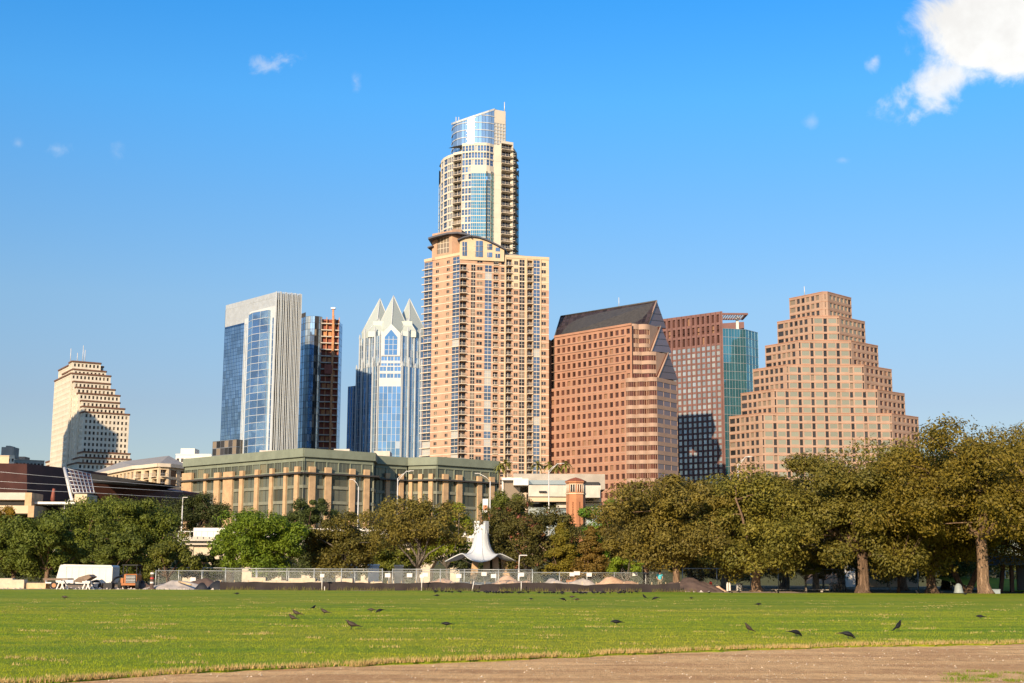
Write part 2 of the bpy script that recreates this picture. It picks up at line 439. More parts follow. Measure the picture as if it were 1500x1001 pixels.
def dirt_mat():
    m, t, b, o = _new('path_dirt')
    tcn = t.node('ShaderNodeTexCoord').outputs['Object']
    a = t.ramp(t.noise(t.mapping(tcn, (.22, 1.1, 1), (0, 0, .05)), 1.0, 7, .68), .40, .60)
    cc = t.mix(a, (.54, .285, .12, 1), (.80, .48, .21, 1))
    cc = t.mix(t.math('MULTIPLY', t.ramp(t.noise(tcn, 14, 5, .75), .45, .7), .55), cc, (.74, .50, .26, 1))
    cc = t.mix(t.math('MULTIPLY', t.ramp(t.noise(tcn, 5, 5, .7), .55, .75), .5), cc, (.25, .135, .06, 1))
    t.l.new(cc, b.inputs['Base Color']); setp(b, Roughness=.95); b.inputs['Specular IOR Level'].default_value = .1
    gr = t.noise(t.mapping(tcn, (6, 1.5, 1)), 1.0, 6, .75)
    cc = t.mix(t.math('MULTIPLY', t.ramp(gr, .52, .66), .40), cc, (.34, .18, .075, 1))
    cc = t.mix(t.math('MULTIPLY', t.ramp(gr, .46, .36), .5), cc, (.92, .62, .30, 1))
    cc = t.mix(t.math('MULTIPLY', t.ramp(t.noise(t.mapping(tcn, (.5, 2.2, 1)), 1.0, 6, .7), .56, .68), .6), cc, (.38, .21, .09, 1))
    t.l.new(cc, b.inputs['Base Color'])
    bn = t.node('ShaderNodeBump'); bn.inputs['Strength'].default_value = 1.0; bn.inputs['Distance'].default_value = .06
    t.l.new(t.noise(tcn, 12, 6, .75), bn.inputs['Height']); t.l.new(bn.outputs[0], b.inputs['Normal'])
dirt_mat()
def water_mat():
    m, t, b, o = _new('lake_water')
    b.inputs['Base Color'].default_value = (.03, .06, .06, 1); setp(b, Roughness=.08)
    tcn = t.node('ShaderNodeTexCoord').outputs['Object']
    bn = t.node('ShaderNodeBump'); bn.inputs['Strength'].default_value = .3
    t.l.new(t.noise(tcn, .8, 4, .6), bn.inputs['Height']); t.l.new(bn.outputs[0], b.inputs['Normal'])
water_mat()

# the ground: one sheet with the lake trough, reaching the horizon
g = MB(); prof = [(-200, -.06), (4, -.06), (112, -.06), (190, -.1), (205, -4), (285, -4), (298, 3), (360, 5), (1500, 8), (6000, 8), (14000, 8)]
xs = [-9000, -3000, -1000, -400, -150, 0, 150, 400, 1000, 3000, 9000]
g.grid([[(x, y, z) for x in xs] for y, z in prof], 'soil', False)
structure('ground', g)
g = MB(); g.face([(-1500, 196, -2), (1500, 196, -2), (1500, 294, -2), (-1500, 294, -2)], 'lake_water'); structure('water', g)
g = MB(); nx, ny = 40, 30
g.grid([[(x, y, .0 + .02 * mnoise.noise((x * .7, y * .7, 0)) + .012 * mnoise.noise((x * 3, y * 3, 2))) for x in np.linspace(-26, 30, 150)] for y in np.linspace(3, 34, 90)], 'path_dirt')
structure('path', g)
# lawn edge along the path, traced on the ground
edge_px = [(-160, 1012), (0, 1006), (110, 1000), (200, 992), (320, 986), (430, 981), (500, 978), (667, 972), (833, 964), (1000, 957.5), (1100, 953.5), (1200, 950), (1350, 947), (1500, 944.5), (1640, 942)]
E = [G(*p) for p in edge_px]
def edge_y(x):
    if x <= E[0].x: return E[0].y + (x - E[0].x) * .05
    if x >= E[-1].x: return E[-1].y + (x - E[-1].x) * .5
    for a, b_ in zip(E, E[1:]):
        if a.x <= x <= b_.x: return a.y + (b_.y - a.y) * (x - a.x) / (b_.x - a.x)
def jag(x): return .34 * mnoise.noise((x * 1.1, 4.2, 0)) + .20 * mnoise.noise((x * 4.1, 1.2, 0)) + .07 * mnoise.noise((x * 17, 3.2, 0))
LAWN_FAR = 110.5
def lawn_z(x, y): return .045 + .05 * mnoise.noise((x * .06, y * .09, 1.0)) + .03 * mnoise.noise((x * .22, y * .4, 5.0)) + .030 * mnoise.noise((x * .16, y * .85, 9.0))
g = MB(); rows = []
xs = np.concatenate([np.linspace(-110, -22, 30), np.linspace(-21, 26, 420), np.linspace(27, 120, 30)])
ts = np.concatenate([[0, .0012, .004], np.linspace(.01, 1, 190) ** 1.3])
for ti, t_ in enumerate(ts):
    r = []
    for x in xs:
        ye = edge_y(x) + jag(x); y = ye + (LAWN_FAR - ye) * t_
        z = lawn_z(x, y)
        r.append((x, y, z if ti > 1 else (-.05 if ti == 0 else z * .55)))
    rows.append(r)
g.grid(rows, 'lawn_turf'); structure('lawn', g)
# bare construction ground beyond the lawn
mat('site_dirt', (.34, .24, .15), .95, .25, .25, .5, 2)
g = MB(); g.grid([[(x, y, .02 + .06 * mnoise.noise((x * .3, y * .3, 0))) for x in np.linspace(-75, 24, 60)] for y in np.linspace(109, 150, 20)], 'site_dirt'); structure('bare_ground', g)

# grass blades near enough to show, and gravel on the path
leafmat('grass_blade', (.16, .25, .010), (.29, .31, .014), .35)
leafmat('straw_blade', (.56, .40, .15), (.40, .29, .10), .25)
def blades(n, ymin, ymax, h, wdt, key, accept, name, seed):
    rng = np.random.default_rng(seed); pts = []
    while len(pts) < n:
        y = ymin + (ymax - ymin) * rng.random() ** 1.25; x = (rng.random() - .5) * (y * .80 + 3)
        if y > edge_y(x) + jag(x) + .02 and accept(x, y, rng): pts.append((x, y, lawn_z(x, y)))
    p = np.array(pts); n = len(p); a = rng.random(n) * 2 * np.pi; hh = h * (.5 + rng.random(n)); ww = wdt * (.6 + .8 * rng.random(n))
    lx = (rng.random(n) - .5) * hh * 1.3; ly = (rng.random(n) - .5) * hh * 1.3
    V = np.empty((n, 3, 3)); dx = np.cos(a) * ww / 2; dy = np.sin(a) * ww / 2
    V[:, 0] = p + np.stack([dx, dy, -.02 + 0 * a], 1); V[:, 1] = p - np.stack([dx, dy, .02 + 0 * a], 1); V[:, 2] = p + np.stack([lx, ly, hh], 1)
    fast_mesh(name, V.reshape(-1, 3), 3, key, kind='stuff')
def fast_mesh(name, V, k, key, kind=None, parent=None, base=(0, 0, 0)):
    n = len(V) // k; me = bpy.data.meshes.new(name)
    me.vertices.add(len(V)); me.vertices.foreach_set('co', (V - np.array(base)).astype(np.float32).ravel())
    me.loops.add(len(V)); me.loops.foreach_set('vertex_index', np.arange(len(V), dtype=np.int32))
    me.polygons.add(n); me.polygons.foreach_set('loop_start', np.arange(0, len(V), k, dtype=np.int32)); me.polygons.foreach_set('loop_total', np.full(n, k, dtype=np.int32))
    me.materials.append(MATS[key]); me.update(); me.validate()
    o = bpy.data.objects.new(name, me); COL.objects.link(o)
    if parent: o.parent = parent
    if kind: o['kind'] = kind
    return o
blades(170000, 19, 60, .026, .016, 'lawn_turf', lambda x, y, r: True, 'grass', 3)
blades(11000, 19, 80, .045, .024, 'straw_blade', lambda x, y, r: mnoise.noise((x * .55, y * 1.1, 7)) + .5 * mnoise.noise((x * 2, y * 3, 1)) > .52, 'dry_grass', 5)
blades(9000, 19, 36, .06, .015, 'straw_blade', lambda x, y, r: y < edge_y(x) + jag(x) + .06 + .7 * r.random() ** 2 and r.random() < .55 + 1.1 * mnoise.noise((x * 1.1, 2, 3)), 'dry_edge_grass', 9)
mat('pebble', (.60, .46, .32), .9, .4, 8, island=.6)
rng = np.random.default_rng(17); V = []       # a few tufts growing in the path
for q in range(26):
    c = G(1395 + 120 * rng.random(), 984 + 18 * rng.random())
    for i in range(46):
        x, y = c.x + rng.normal() * .09, c.y + rng.normal() * .07; a = rng.random() * 3; h = .02 + .035 * rng.random()
        V += [np.array([x - .006 * math.cos(a), y - .006 * math.sin(a), 0]), np.array([x + .006 * math.cos(a), y + .006 * math.sin(a), 0]), np.array([x + rng.normal() * .015, y + rng.normal() * .015, h])]
fast_mesh('path_grass', np.array(V), 3, 'grass_blade', kind='stuff')
rng = np.random.default_rng(11); V = []
for i in range(3800):
    y = 17 + 14 * rng.random(); x = (rng.random() - .5) * y * .85
    if y > edge_y(x) + jag(x) - .05: continue
    s_ = .006 + .018 * rng.random() ** 4; a = rng.random() * 3
    top = np.array([x, y, s_ * .9]); ring = [np.array([x + s_ * math.cos(a + q * 1.57) * (.7 + .6 * rng.random()), y + s_ * math.sin(a + q * 1.57) * (.7 + .6 * rng.random()), 0]) for q in range(4)]
    for q in range(4): V += [ring[q], ring[(q + 1) % 4], top]
fast_mesh('gravel', np.array(V), 3, 'pebble', kind='stuff')
# ================================================================ BUILDINGS
mat('cream_stone', (.60, .53, .42), .85, .08, .2, stain=.2)
mat('brown_cornice', (0.148, 0.075, 0.046), .8, .15, .5)
mat('tan_brick', (.43, .27, .18), .9, .12, .25, .1, 8)
mat('cream_stucco', (0.547, 0.418, 0.274), .85, .07, .25)
mat('slab_white', (0.580, 0.488, 0.374), .8, .06, .5)
mat('dark_roof', (.07, .07, .085), .6, .15, .4)
mat('pink_granite', (.345, .18, .115), .75, .10, .2)
mat('rose_granite', (.350, .232, .166), .75, .09, .2)
mat('red_panel', (.172, .088, .076), .8, .12, .3)
mat('austin_cream', (.56, .50, .40), .8, .06, .2)
mat('fin_white', (.46, .48, .485), .5, .05, .3)
mat('louvre_white', (.38, .41, .435), .6, .08, .5)
mat('gold_stone', (.46, .30, .165), .85, .16, .5, .1, 6)
mat('verdigris', (.185, .205, .15), .7, .10, .3, stain=.3)
mat('bronze_dark', (.055, .05, .045), .5, .2, 1)
mat('copper_brown', (0.085, 0.033, 0.024), .6, .2, .3)
mat('copper_dark', (.05, .032, .032), .6, .2, .3)
mat('hoist_orange', (.50, .23, .10), .7, .2, 1)
mat('infill_red', (.24, .075, .05), .8, .2, .8)
mat('terracotta_brick', (0.414, 0.177, 0.084), .9, .12, .6, .1, 5)
mat('roof_tile_red', (0.252, 0.075, 0.037), .85, .2, 2)
mat('shingle_grey', (0.252, 0.237, 0.222), .9, .1, .6)
mat('blue_grey_panel', (0.148, 0.163, 0.185), .6, .12, .4)
glass('window_dark', (.050, .045, .045), .35, .06, .20, (.26, .20, .14), .5, .02)
glass('window_brown', (.105, .048, .036), .45, .08, .10, (.30, .17, .10), .5, .025)
glass('window_green', (.27, .265, .20), .30, .12, .0, (.5, .48, .38), .10, .01)
glass('window_blue', (.16, .22, .30), .75, .05, .10, (.5, .48, .42), .35, .02)
glass('bay_blue', (.30, .47, .66), .85, .06, .0, (.5, .5, .5), .12, .02)
glass('side_pale', (.52, .58, .56), .55, .12, .0, (.5, .5, .5), .3, .03)
glass('curtain_blue', (.34, .50, .68), .88, .05, .0, (.35, .40, .45), .22, .016)
glass('curtain_deep', (.07, .16, .31), .85, .05, .0, (.2, .25, .3), .3, .02)
glass('curtain_teal', (.11, .33, .40), .75, .06, .0, (.30, .45, .46), .18, .03)
glass('curtain_sky', (.42, .54, .66), .85, .06, .06, (.6, .62, .62), .25, .02)
glass('crown_bright', (.72, .75, .76), .85, .12, .0, (.8, .8, .8), .10, .012)
glass('frost_pale', (.43, .46, .40), .15, .25, .0, (.7, .7, .6), .05, .01)
mat('spandrel_grey', (.19, .19, .14), .6, .15, .4)
glass('frost_blue', (.17, .33, .54), .85, .05, .02, (.4, .45, .5), .2, .015)
glass('dark_ribbon', (.16, .055, .038), .55, .08, .0, (.2, .1, .1), .25, .02)
glass('purple_glass', (.20, .145, .150), .30, .15, .0, (.2, .2, .2), .18, .02)
glass('roof_glass', (.040, .027, .027), .12, .35, .0, (.2, .18, .16), .5, .02, .2)
glass('office_green', (.15, .155, .12), .45, .08, .10, (.20, .17, .10), .4, .03)
glass('hotel_grey', (.40, .45, .46), .55, .10, .12, (.30, .32, .32), .25, .02)

def slab_roof(b, poly, z, key='roof_gravel', drop=.9, part='roof'):
    b.part(part).face([(p[0], p[1], z - drop) for p in poly], key)
def parapet(b, poly, z, key, hh=.5, proud=.25, part='cornice'):
    for A, B in zip(poly, poly[1:] + poly[:1]): band(b.part(part), A, B, z - hh, z + .05, proud, key, 0, .5)

# ---- A: stepped cream tower far left -------------------------------------------------------------
def stepped_cream():
    b = Bld('stepped_office_tower', 'stepped cream stone tower with brown cornices, alone at the left', 'skyscraper', V3(XY(118, 660, 900), 6), 66)
    rot = R(31); e1 = Vector((math.cos(rot), math.sin(rot))); e2 = Vector((-math.sin(rot), math.cos(rot)))
    fh = 3.72
    def tier(pc, pr, pl, py, Y, ptop, zlow=4, nR=None, top_row=True):
        C = XY(pc, py, Y)
        # lengths along the two faces so that their far ends come out at the right columns
        def length(e, px):
            lo, hi = 0, 120
            for _ in range(40):
                m = (lo + hi) / 2; q = proj(V3(C + e * m, Z(pc, py, Y)))
                if (q[0] - px) * (1 if e is e1 else -1) < 0: lo = m
                else: hi = m
            return lo
        a, l = length(e1, pr), length(e2, pl); z = Z(pc, ptop, Y)
        poly = [C + e2 * l, C, C + e1 * a, C + e1 * a + e2 * l]
        fl = flr(z, fh, zlow, 1.0)
        n = max(3, round(a / 2.75)); n2 = max(3, round(l / 3.2))
        st = dict(glass='window_dark', depth=.45)
        for i, (p, q) in enumerate(zip(poly, poly[1:] + poly[:1])):
            L = (q - p).length
            cols = [(x, y, .9, 2.95, st) for x, y in even(L, n if i % 2 else n2, .52, .6, .6)]
            facade(b, p, q, zlow, z, cols, fl, 'wall', 'cream_stone')
        parapet(b, poly, z, 'brown_cornice', .9, .5); slab_roof(b, poly, z)
        return poly, z
    tier(100, 148, 82, 600, 912, 533, 120); tier(102, 144, 97, 600, 905, 528.5, 124)
    tier(101, 159.5, 77, 600, 900, 546); tier(104, 152.5, 88, 600, 903, 540)
    tier(114, 174.5, 95, 600, 893, 575); tier(110, 167, 92, 600, 896, 566.5); tier(106, 160, 90, 600, 898, 558)
    tier(123, 190, 107, 600, 886, 602.5); tier(121, 182.5, 104, 600, 889, 594.5); tier(119, 175, 102, 600, 891, 586)
    for (pc, pr, pl, pt, Y) in ((122, 190.5, 67, 661, 882), (118, 192, 64, 669, 880), (114, 196, 60, 677, 878)): tier(pc, pr, pl, 665, Y, pt)
    for px, h in ((103, 9), (113, 6), (121, 11), (124, 8)):
        m = MB(); p = P(px, 530, 915); m.tube([p, p + Vector((0, 0, h))], .22, 'white_metal', 5); obj('antenna', m, b.root)
    b.finish()
stepped_cream()

# ---- B: blue glass hotel tower ------------------------------------------------------------------
def blue_tower():
    b = Bld('glass_hotel_tower', 'blue glass tower with white louvred crown and striped white side', 'skyscraper', V3(XY(390, 650, 700), 5), 58)
    A = XY(326.5, 550, 727); Cn = XY(400.5, 550, 690); D = XY(437.2, 550, 697)
    z = Z(403, 428, 690); u = (Cn - A).normalized(); L = (Cn - A).length
    back = Vector((-9, 30)); poly = [A, Cn, D, D + back, A + Vector((-2, 26))]
    fh = 3.85; fl = flr(z - 13, fh, 4)
    st = dict(kind='glass_panel', glass='curtain_blue', depth=.12, mull=(1, 1), frame='curtain_deep', fw=.07)
    sb = dict(kind='glass_panel', glass='bay_blue', depth=.12)
    # left face: glass field, white striped strip, (bay added in front), white strip at the corner
    p1, p2, p3 = .40, .50, .93
    cols = [(x, y, .05, 3.8, st) for x, y in even(L * p1, 6, .985, .1, 0)]
    facade(b, A, A + u * L * p1, 4, z - 12, cols, fl, 'frame', 'curtain_deep')
    facade(b, A + u * L * p1, A + u * L * p2, 4, z - 10, [(x, y, .0, 3.85, dict(kind='strip_glass', glass='curtain_sky', depth=.2)) for x, y in even(L * .1, 3, .45)], fl, 'white_strip', 'fin_white')
    facade(b, A + u * L * p2, Cn, 4, z - 7, [(x, y, .1, 3.8, st) for x, y in even(L * (1 - p2), 6, .35)], fl, 'frame', 'fin_white')
    # projecting bay
    n = Vector((u.y, -u.x)); q0 = A + u * L * (p2 + .01); q1 = A + u * L * (p3 - .02)
    bay = [q0 + n * .1, q0 + n * 1.0, q0 + n * 3.2 + u * 7.5, q1 + n * 1.6, q1 + n * .1]
    zb = Z(380, 458, 700); fb = flr(zb, fh * 1.0, 4)
    for i in range(4):
        Lb = (bay[i + 1] - bay[i]).length
        facade(b, bay[i], bay[i + 1], 4, zb, [(x, y, .12, 3.75, sb) for x, y in even(Lb, max(1, int(Lb / 6)), .985)], fb, 'bay', 'fin_white')
    b.part('bay').face([V3(p, zb - .02) for p in bay], 'roof_gravel')
    # white louvre screen on top of the left face: fins and rails
    lv = b.part('louvre_screen'); k = 46; Ls = L
    for i in range(k):
        c = A + u * (Ls * (i + .5) / k) - n * .3
        lv.box((c.x, c.y, z - 5.6 - .8 * (i < k * .6)), (Ls / k * .72, .5, 11.4 + 1.6 * (i < k * .6)), 'louvre_white', math.atan2(u.y, u.x))
    for zz in (z - .5, z - 6.2, z - 11.8): band(lv, A - n * .9, Cn - n * .9, zz - .25, zz + .25, .2, 'fin_white')
    facade(b, A - n * 1.2, Cn - n * 1.2, z - 14, z - .8, [], [], 'screen_back', 'louvre_white')
    # right face: white fins of several widths between dark and pale glass
    v = (D - Cn).normalized(); Lr = (D - Cn).length; m = Vector((v.y, -v.x)); flf = flr(z, fh, 4)
    facade(b, Cn, D, 4, z - .4, [(x, y, .02, 3.83, dict(kind='side_glass', glass=('window_dark', 'window_dark', 'hotel_grey')[i % 3] if i < 5 else ('side_pale', 'window_dark', 'side_pale')[i % 3], depth=.25)) for i, (x, y) in enumerate(even(Lr, 9, .9))], flf, 'side_wall', 'fin_white')
    fx = [0, .09, .16, .2, .29, .37, .42, .5, .58, .63, .7, .76, .82, .9, .95, 1.0]
    for i, f in enumerate(fx):
        fm = MB(); c = Cn + v * Lr * f + m * .5; wd_ = (.40, .16, .24)[i % 3]
        fm.box((c.x, c.y, z / 2 + 2 + .1 * (i % 3)), (wd_, 1.1, z - 4 + .4), 'fin_white', math.atan2(v.y, v.x)); obj('fin', fm, b.root)
    for i in (2, 3):
        plain_wall(b, poly[i], poly[i + 1], 4, z - .5, 'back_wall', 'curtain_deep')
    plain_wall(b, poly[4], poly[0], 4, z - .6, 'back_wall', 'curtain_deep')
    slab_roof(b, poly, z, drop=2.5)
    # dark podium wing at the foot
    a0 = XY(311, 660, 720); a1 = XY(346, 660, 706); zp = Z(311, 647, 720); bk = Vector((10, 20))
    pol = [a0, a1, a1 + bk, a0 + bk]
    for p, q in zip(pol, pol[1:] + pol[:1]):
        Lp = (q - p).length
        facade(b, p, q, 4, zp, [(x, y, .1, 3.6, dict(kind='podium_glass', glass='window_dark', depth=.1)) for x, y in even(Lp, max(2, int(Lp / 3)), .96)], flr(zp, 3.8, 4), 'podium', 'blue_grey_panel')
    slab_roof(b, pol, zp, drop=.3)
    b.finish()
blue_tower()

# ---- B2: tower still being built ------------------------------------------------------------------
def construction_tower():
    b = Bld('unfinished_glass_tower', 'dark glass tower under construction with an open orange hoist bay', 'skyscraper', V3(XY(468, 650, 770), 5), 58)
    z = Z(460, 463, 768); fh = 3.75
    px = [438, 445, 452, 458.5, 464.5, 469.5]
    Ys = [775, 770, 768, 768, 769, 771]
    pts = [XY(p, 560, y) for p, y in zip(px, Ys)]
    fl = flr(z, fh, 4); gl = ['curtain_blue', 'hotel_grey', 'curtain_sky', 'window_dark', 'hotel_grey']
    for i in range(5):
        Lw = (pts[i + 1] - pts[i]).length
        facade(b, pts[i], pts[i + 1], 4, z + (2.5 if i == 0 else 0), [(x, y, .1, 3.7, dict(kind='glass_panel', glass=gl[i], depth=.1)) for x, y in even(Lw, 2, .96)], fl, 'frame', 'bronze_dark')
    # open bay: slabs, columns, red infill
    h0 = XY(468.5, 560, 771); h1 = XY(494.5, 560, 773); u = (h1 - h0).normalized(); n = Vector((u.y, -u.x)); Lh = (h1 - h0).length
    plain_wall(b, h0 - n * 1.5, h1 - n * 1.5, 4, z - 1, 'infill', 'infill_red')
    fr = b.part('hoist_frame'); ang = math.atan2(u.y, u.x)
    for f in fl: 
        c = h0 + u * Lh / 2 - n * .9; sl_ = MB(); sl_.box((c.x, c.y, f), (Lh + .3, 3.0, .55), 'pale_concrete', ang); b.item('floor_slab', sl_)
        for k in (.22, .5, .74):
            if (int(f) + int(k * 10)) % 3 == 0:
                c2 = h0 + u * Lh * k - n * 1.1; w_ = MB(); w_.box((c2.x, c2.y, f + 1.7), (1.7, .3, 2.6), 'hoist_orange', ang); b.item('infill_panel', w_)
    for k in (0, .3, .62, 1): 
        c = h0 + u * Lh * k - n * .2; fr.box((c.x, c.y, (z + 4) / 2 + .3), (.45, .45, z - 4.5), 'hoist_orange', ang)
    c = h0 + u * Lh * .66 + n * 1.4; 
    fr.box((c.x, c.y, (z + 8) / 2 - 2), (1.1, .7, z - 2), 'hoist_orange', ang)
    cr = MB(); c = XY(487, 500, 768); ct = Z(487, 451, 768); cr.box((c.x, c.y, ct - 4), (1.0, 1.0, 7), 'hoist_orange'); cr.box((c.x, c.y, ct - .4), (2.4, 2.4, .8), 'grey_metal'); obj('hoist_mast', cr, b.root)
    cb = MB(); c = h0 + u * Lh * .45 + n * .9; cb.box((c.x, c.y, Z(481, 541, 770)), (4.4, 2, 5.5), 'infill_red', ang, bev=.2); obj('hoist_cabin', cb, b.root)
    r0 = XY(494.6, 560, 772.5); r1 = XY(499.5, 560, 786)
    facade(b, r0, r1, 4, z - 2, [(x, y, .1, 3.7, dict(kind='glass_panel', glass='curtain_blue', depth=.1)) for x, y in even((r1 - r0).length, 4, .95)], fl, 'frame', 'curtain_deep')
    low = [(609, 478, 470.5, 477)]
    poly = [pts[0]] + pts[1:] + [h1 - n * 2.4, r1, r1 + Vector((-14, 16)), pts[0] + Vector((4, 26))]
    for i in (len(poly) - 3, len(poly) - 2, len(poly) - 1): plain_wall(b, poly[i], poly[(i + 1) % len(poly)], 4, z - 1.5, 'back_wall', 'curtain_deep')
    slab_roof(b, poly, z, drop=2.2)
    b.finish()
construction_tower()

# ---- C: tower with the folded glass crown ---------------------------------------------------------
def crown_tower():
    b = Bld('crowned_glass_tower', 'tower with a pointed crown of folded pale glass, partly behind the brick high-rise', 'skyscraper', V3(globals()['XY'](575, 660, 772), 5), 60)
    P0, XY0, Z0 = globals()['P'], globals()['XY'], globals()['Z']; K = .965
    P = lambda a, c, Y: P0(a, c, Y * K)
    XY = lambda a, c, Y: XY0(a, c, Y * K)
    Z = lambda a, c, Y: Z0(a, c, Y * K)
    c0 = XY(576, 560, 818)
    def ring(r, ch):
        # square turned 45 degrees with chamfered corners, counter-clockwise seen from above, starting left of the front corner
        out = []
        for k in range(4):
            a = -math.pi / 2 + k * math.pi / 2
            d = Vector((math.cos(a), math.sin(a))); t = Vector((-d.y, d.x))
            out += [c0 + d * (r - ch) - t * ch, c0 + d * (r - ch) + t * ch]
        return out
    zt = Z(575, 492, 800); zm = Z(540, 540, 808); zl = Z(518, 566, 815); fh = 3.9
    def shaft(poly, z0, z1, gk, part):
        fl = flr(z1, fh, z0)
        for i in range(8):
            A, B = poly[i], poly[(i + 1) % 8]; L = (B - A).length; ch = i % 2 == 0
            if ch and part == 'lower_shaft':
                facade(b, A, B, z0, z1 - 8, [(x, y, .05, 3.85, dict(kind='glass_panel', glass='frost_blue', depth=.1)) for x, y in even(L, 5, .90)], [f for f in fl if f < z1 - 12], part, 'fin_white', .3)
                facade(b, A, B, z1 - 8, z1, [(x, y, .9, 3.3, dict(kind='bay_window', glass='frost_blue', depth=.3, mull=(1, 0), frame='fin_white')) for x, y in even(L, 3, .86)], [f for f in fl if f > z1 - 9], part, 'fin_white', .3)
            elif ch: facade(b, A, B, z0, z1, [(x, y, .9, 3.3, dict(kind='bay_window', glass='frost_blue', depth=.3, mull=(1, 0), frame='fin_white')) for x, y in even(L, 3, .86)], fl, part, 'fin_white', .3)
            else: facade(b, A, B, z0, z1, [(x, y, .05, 3.85, dict(kind='glass_panel', glass=gk, depth=.08)) for x, y in even(L, 12, .84)], fl, part, 'fin_white', .3)
            if not ch and i in (1, 7):
                u = (B - A).normalized(); nn = Vector((u.y, -u.x))
                for k in range(5):
                    fm = MB(); q = A + u * L * (k + .1) / 4.2 + nn * .5; hh = 3.0 if k % 2 else 0
                    fm.box((q.x, q.y, (z0 + z1 + hh) / 2), (.95 if k % 2 else .6, .55, z1 - z0 + hh), 'fin_white', math.atan2(u.y, u.x))
                    tip = V3(q, z1 + hh); fm.box((tip.x, tip.y, tip.z + 1.2), (.9, .9, 2.4), 'fin_white', math.atan2(u.y, u.x), .35)
                    obj('pilaster', fm, b.root)
    lower = ring(26.8, 6.2); upper = ring(24.8, 5.6)
    shaft(upper, zm - 6, zt, 'curtain_sky', 'upper_shaft'); shaft(lower, 4, zm, 'bay_blue', 'lower_shaft')  # lit and shaded look put into the glass colour: paler above, bluer below
    slab_roof(b, lower, zm, 'pale_concrete', .2); slab_roof(b, upper, zt, 'pale_concrete', .3)
    # low wings beyond the left and right corners
    for sx in (-1, 1):
        w0 = c0 + Vector((sx * 19.5, -3.5)); pol = [w0 + Vector((sx * q[0], q[1])) for q in ((0, -3), (6.6, 2.6), (6.6, 12), (0, 12))]
        if sx < 0: pol = pol[::-1]; 
        for p, q in zip(pol, pol[1:] + pol[:1]): 
            L = (q - p).length; facade(b, p, q, 4, zl, [(x, y, .05, 3.85, dict(kind='glass_panel', glass='bay_blue', depth=.08)) for x, y in even(L, max(2, int(L / 2.0)), .6)], flr(zl, fh, 4), 'wing', 'fin_white')
        slab_roof(b, pol, zl, 'pale_concrete', .3)
    # gabled glass bay with pointed window on the front corner
    gb = b.part('gable_bay'); f0 = c0 + Vector((0, -19.6))
    gz0 = zt - 12; 
    gb.extrude([(f0.x - 5.4, f0.y, gz0), (f0.x + 5.4, f0.y, gz0), (f0.x + 5.4, f0.y, zt + 1), (f0.x, f0.y, zt + 6.5), (f0.x - 5.4, f0.y, zt + 1)], (0, 6, 0), 'fin_white')
    pw = MB(); y_ = f0.y - .08
    pw.face([(f0.x - 3.6, y_, gz0 + .6), (f0.x + 3.6, y_, gz0 + .6), (f0.x + 3.6, y_, zt - 1.2), (f0.x, y_, zt + 3.2), (f0.x - 3.6, y_, zt - 1.2)], 'frost_blue')
    for dx in (-1.2, 1.2): pw.box((f0.x + dx, y_ - .06, (gz0 + zt) / 2), (.25, .1, zt - gz0 - 1.5), 'fin_white')
    for dz in (3.5, 6.5, 9.5): pw.box((f0.x, y_ - .1, gz0 + dz), (7.0, .08, .2), 'fin_white')
    obj('pointed_window', pw, b.root)
    # crown: four outer gables and four tall inner spikes of folded glass
    def spike(cx, cy, r, z0, zmid, zap, lean, rot, name):
        m = MB(); base = [Vector((cx + r * math.cos(rot + k * math.pi / 2), cy + r * math.sin(rot + k * math.pi / 2))) for k in range(4)]
        ap = V3(Vector((cx, cy)) * (1 - lean) + c0 * lean, zap)
        for k in range(4):
            a, q = base[k], base[(k + 1) % 4]
            m.face([V3(a, z0), V3(q, z0), V3(q, zmid), V3(a, zmid)], 'frost_pale'); m.face([V3(a, zmid), V3(q, zmid), ap], 'frost_pale')
        for k in range(4):
            m.tube([V3(base[k], zmid), ap], .28, 'fin_white', 5); 
        obj(name, m, b.root)
    za = Z(582, 429, 800)
    core = MB(); core.prism([c0 + Vector((16 * math.cos(a), 16 * math.sin(a))) for a in [math.pi / 4 + k * math.pi / 2 for k in range(4)]], zt - 1, zt + 9.5, 'frost_pale'); obj('crown_core', core, b.root)
    for k in range(4):
        a = -math.pi / 2 + k * math.pi / 2; d = Vector((math.cos(a), math.sin(a)))
        q = c0 + d * 9.6; spike(q.x, q.y, 9.4, zt + .2, zt + 4.5, za, .10, a, 'crown_spike')
        a += math.pi / 4; q = c0 + Vector((math.cos(a), math.sin(a))) * 13.2; spike(q.x, q.y, 6.2, zt - .2, zt + 3.2, za - 13.0, .12, a, 'crown_gable')
    b.finish()
crown_tower()

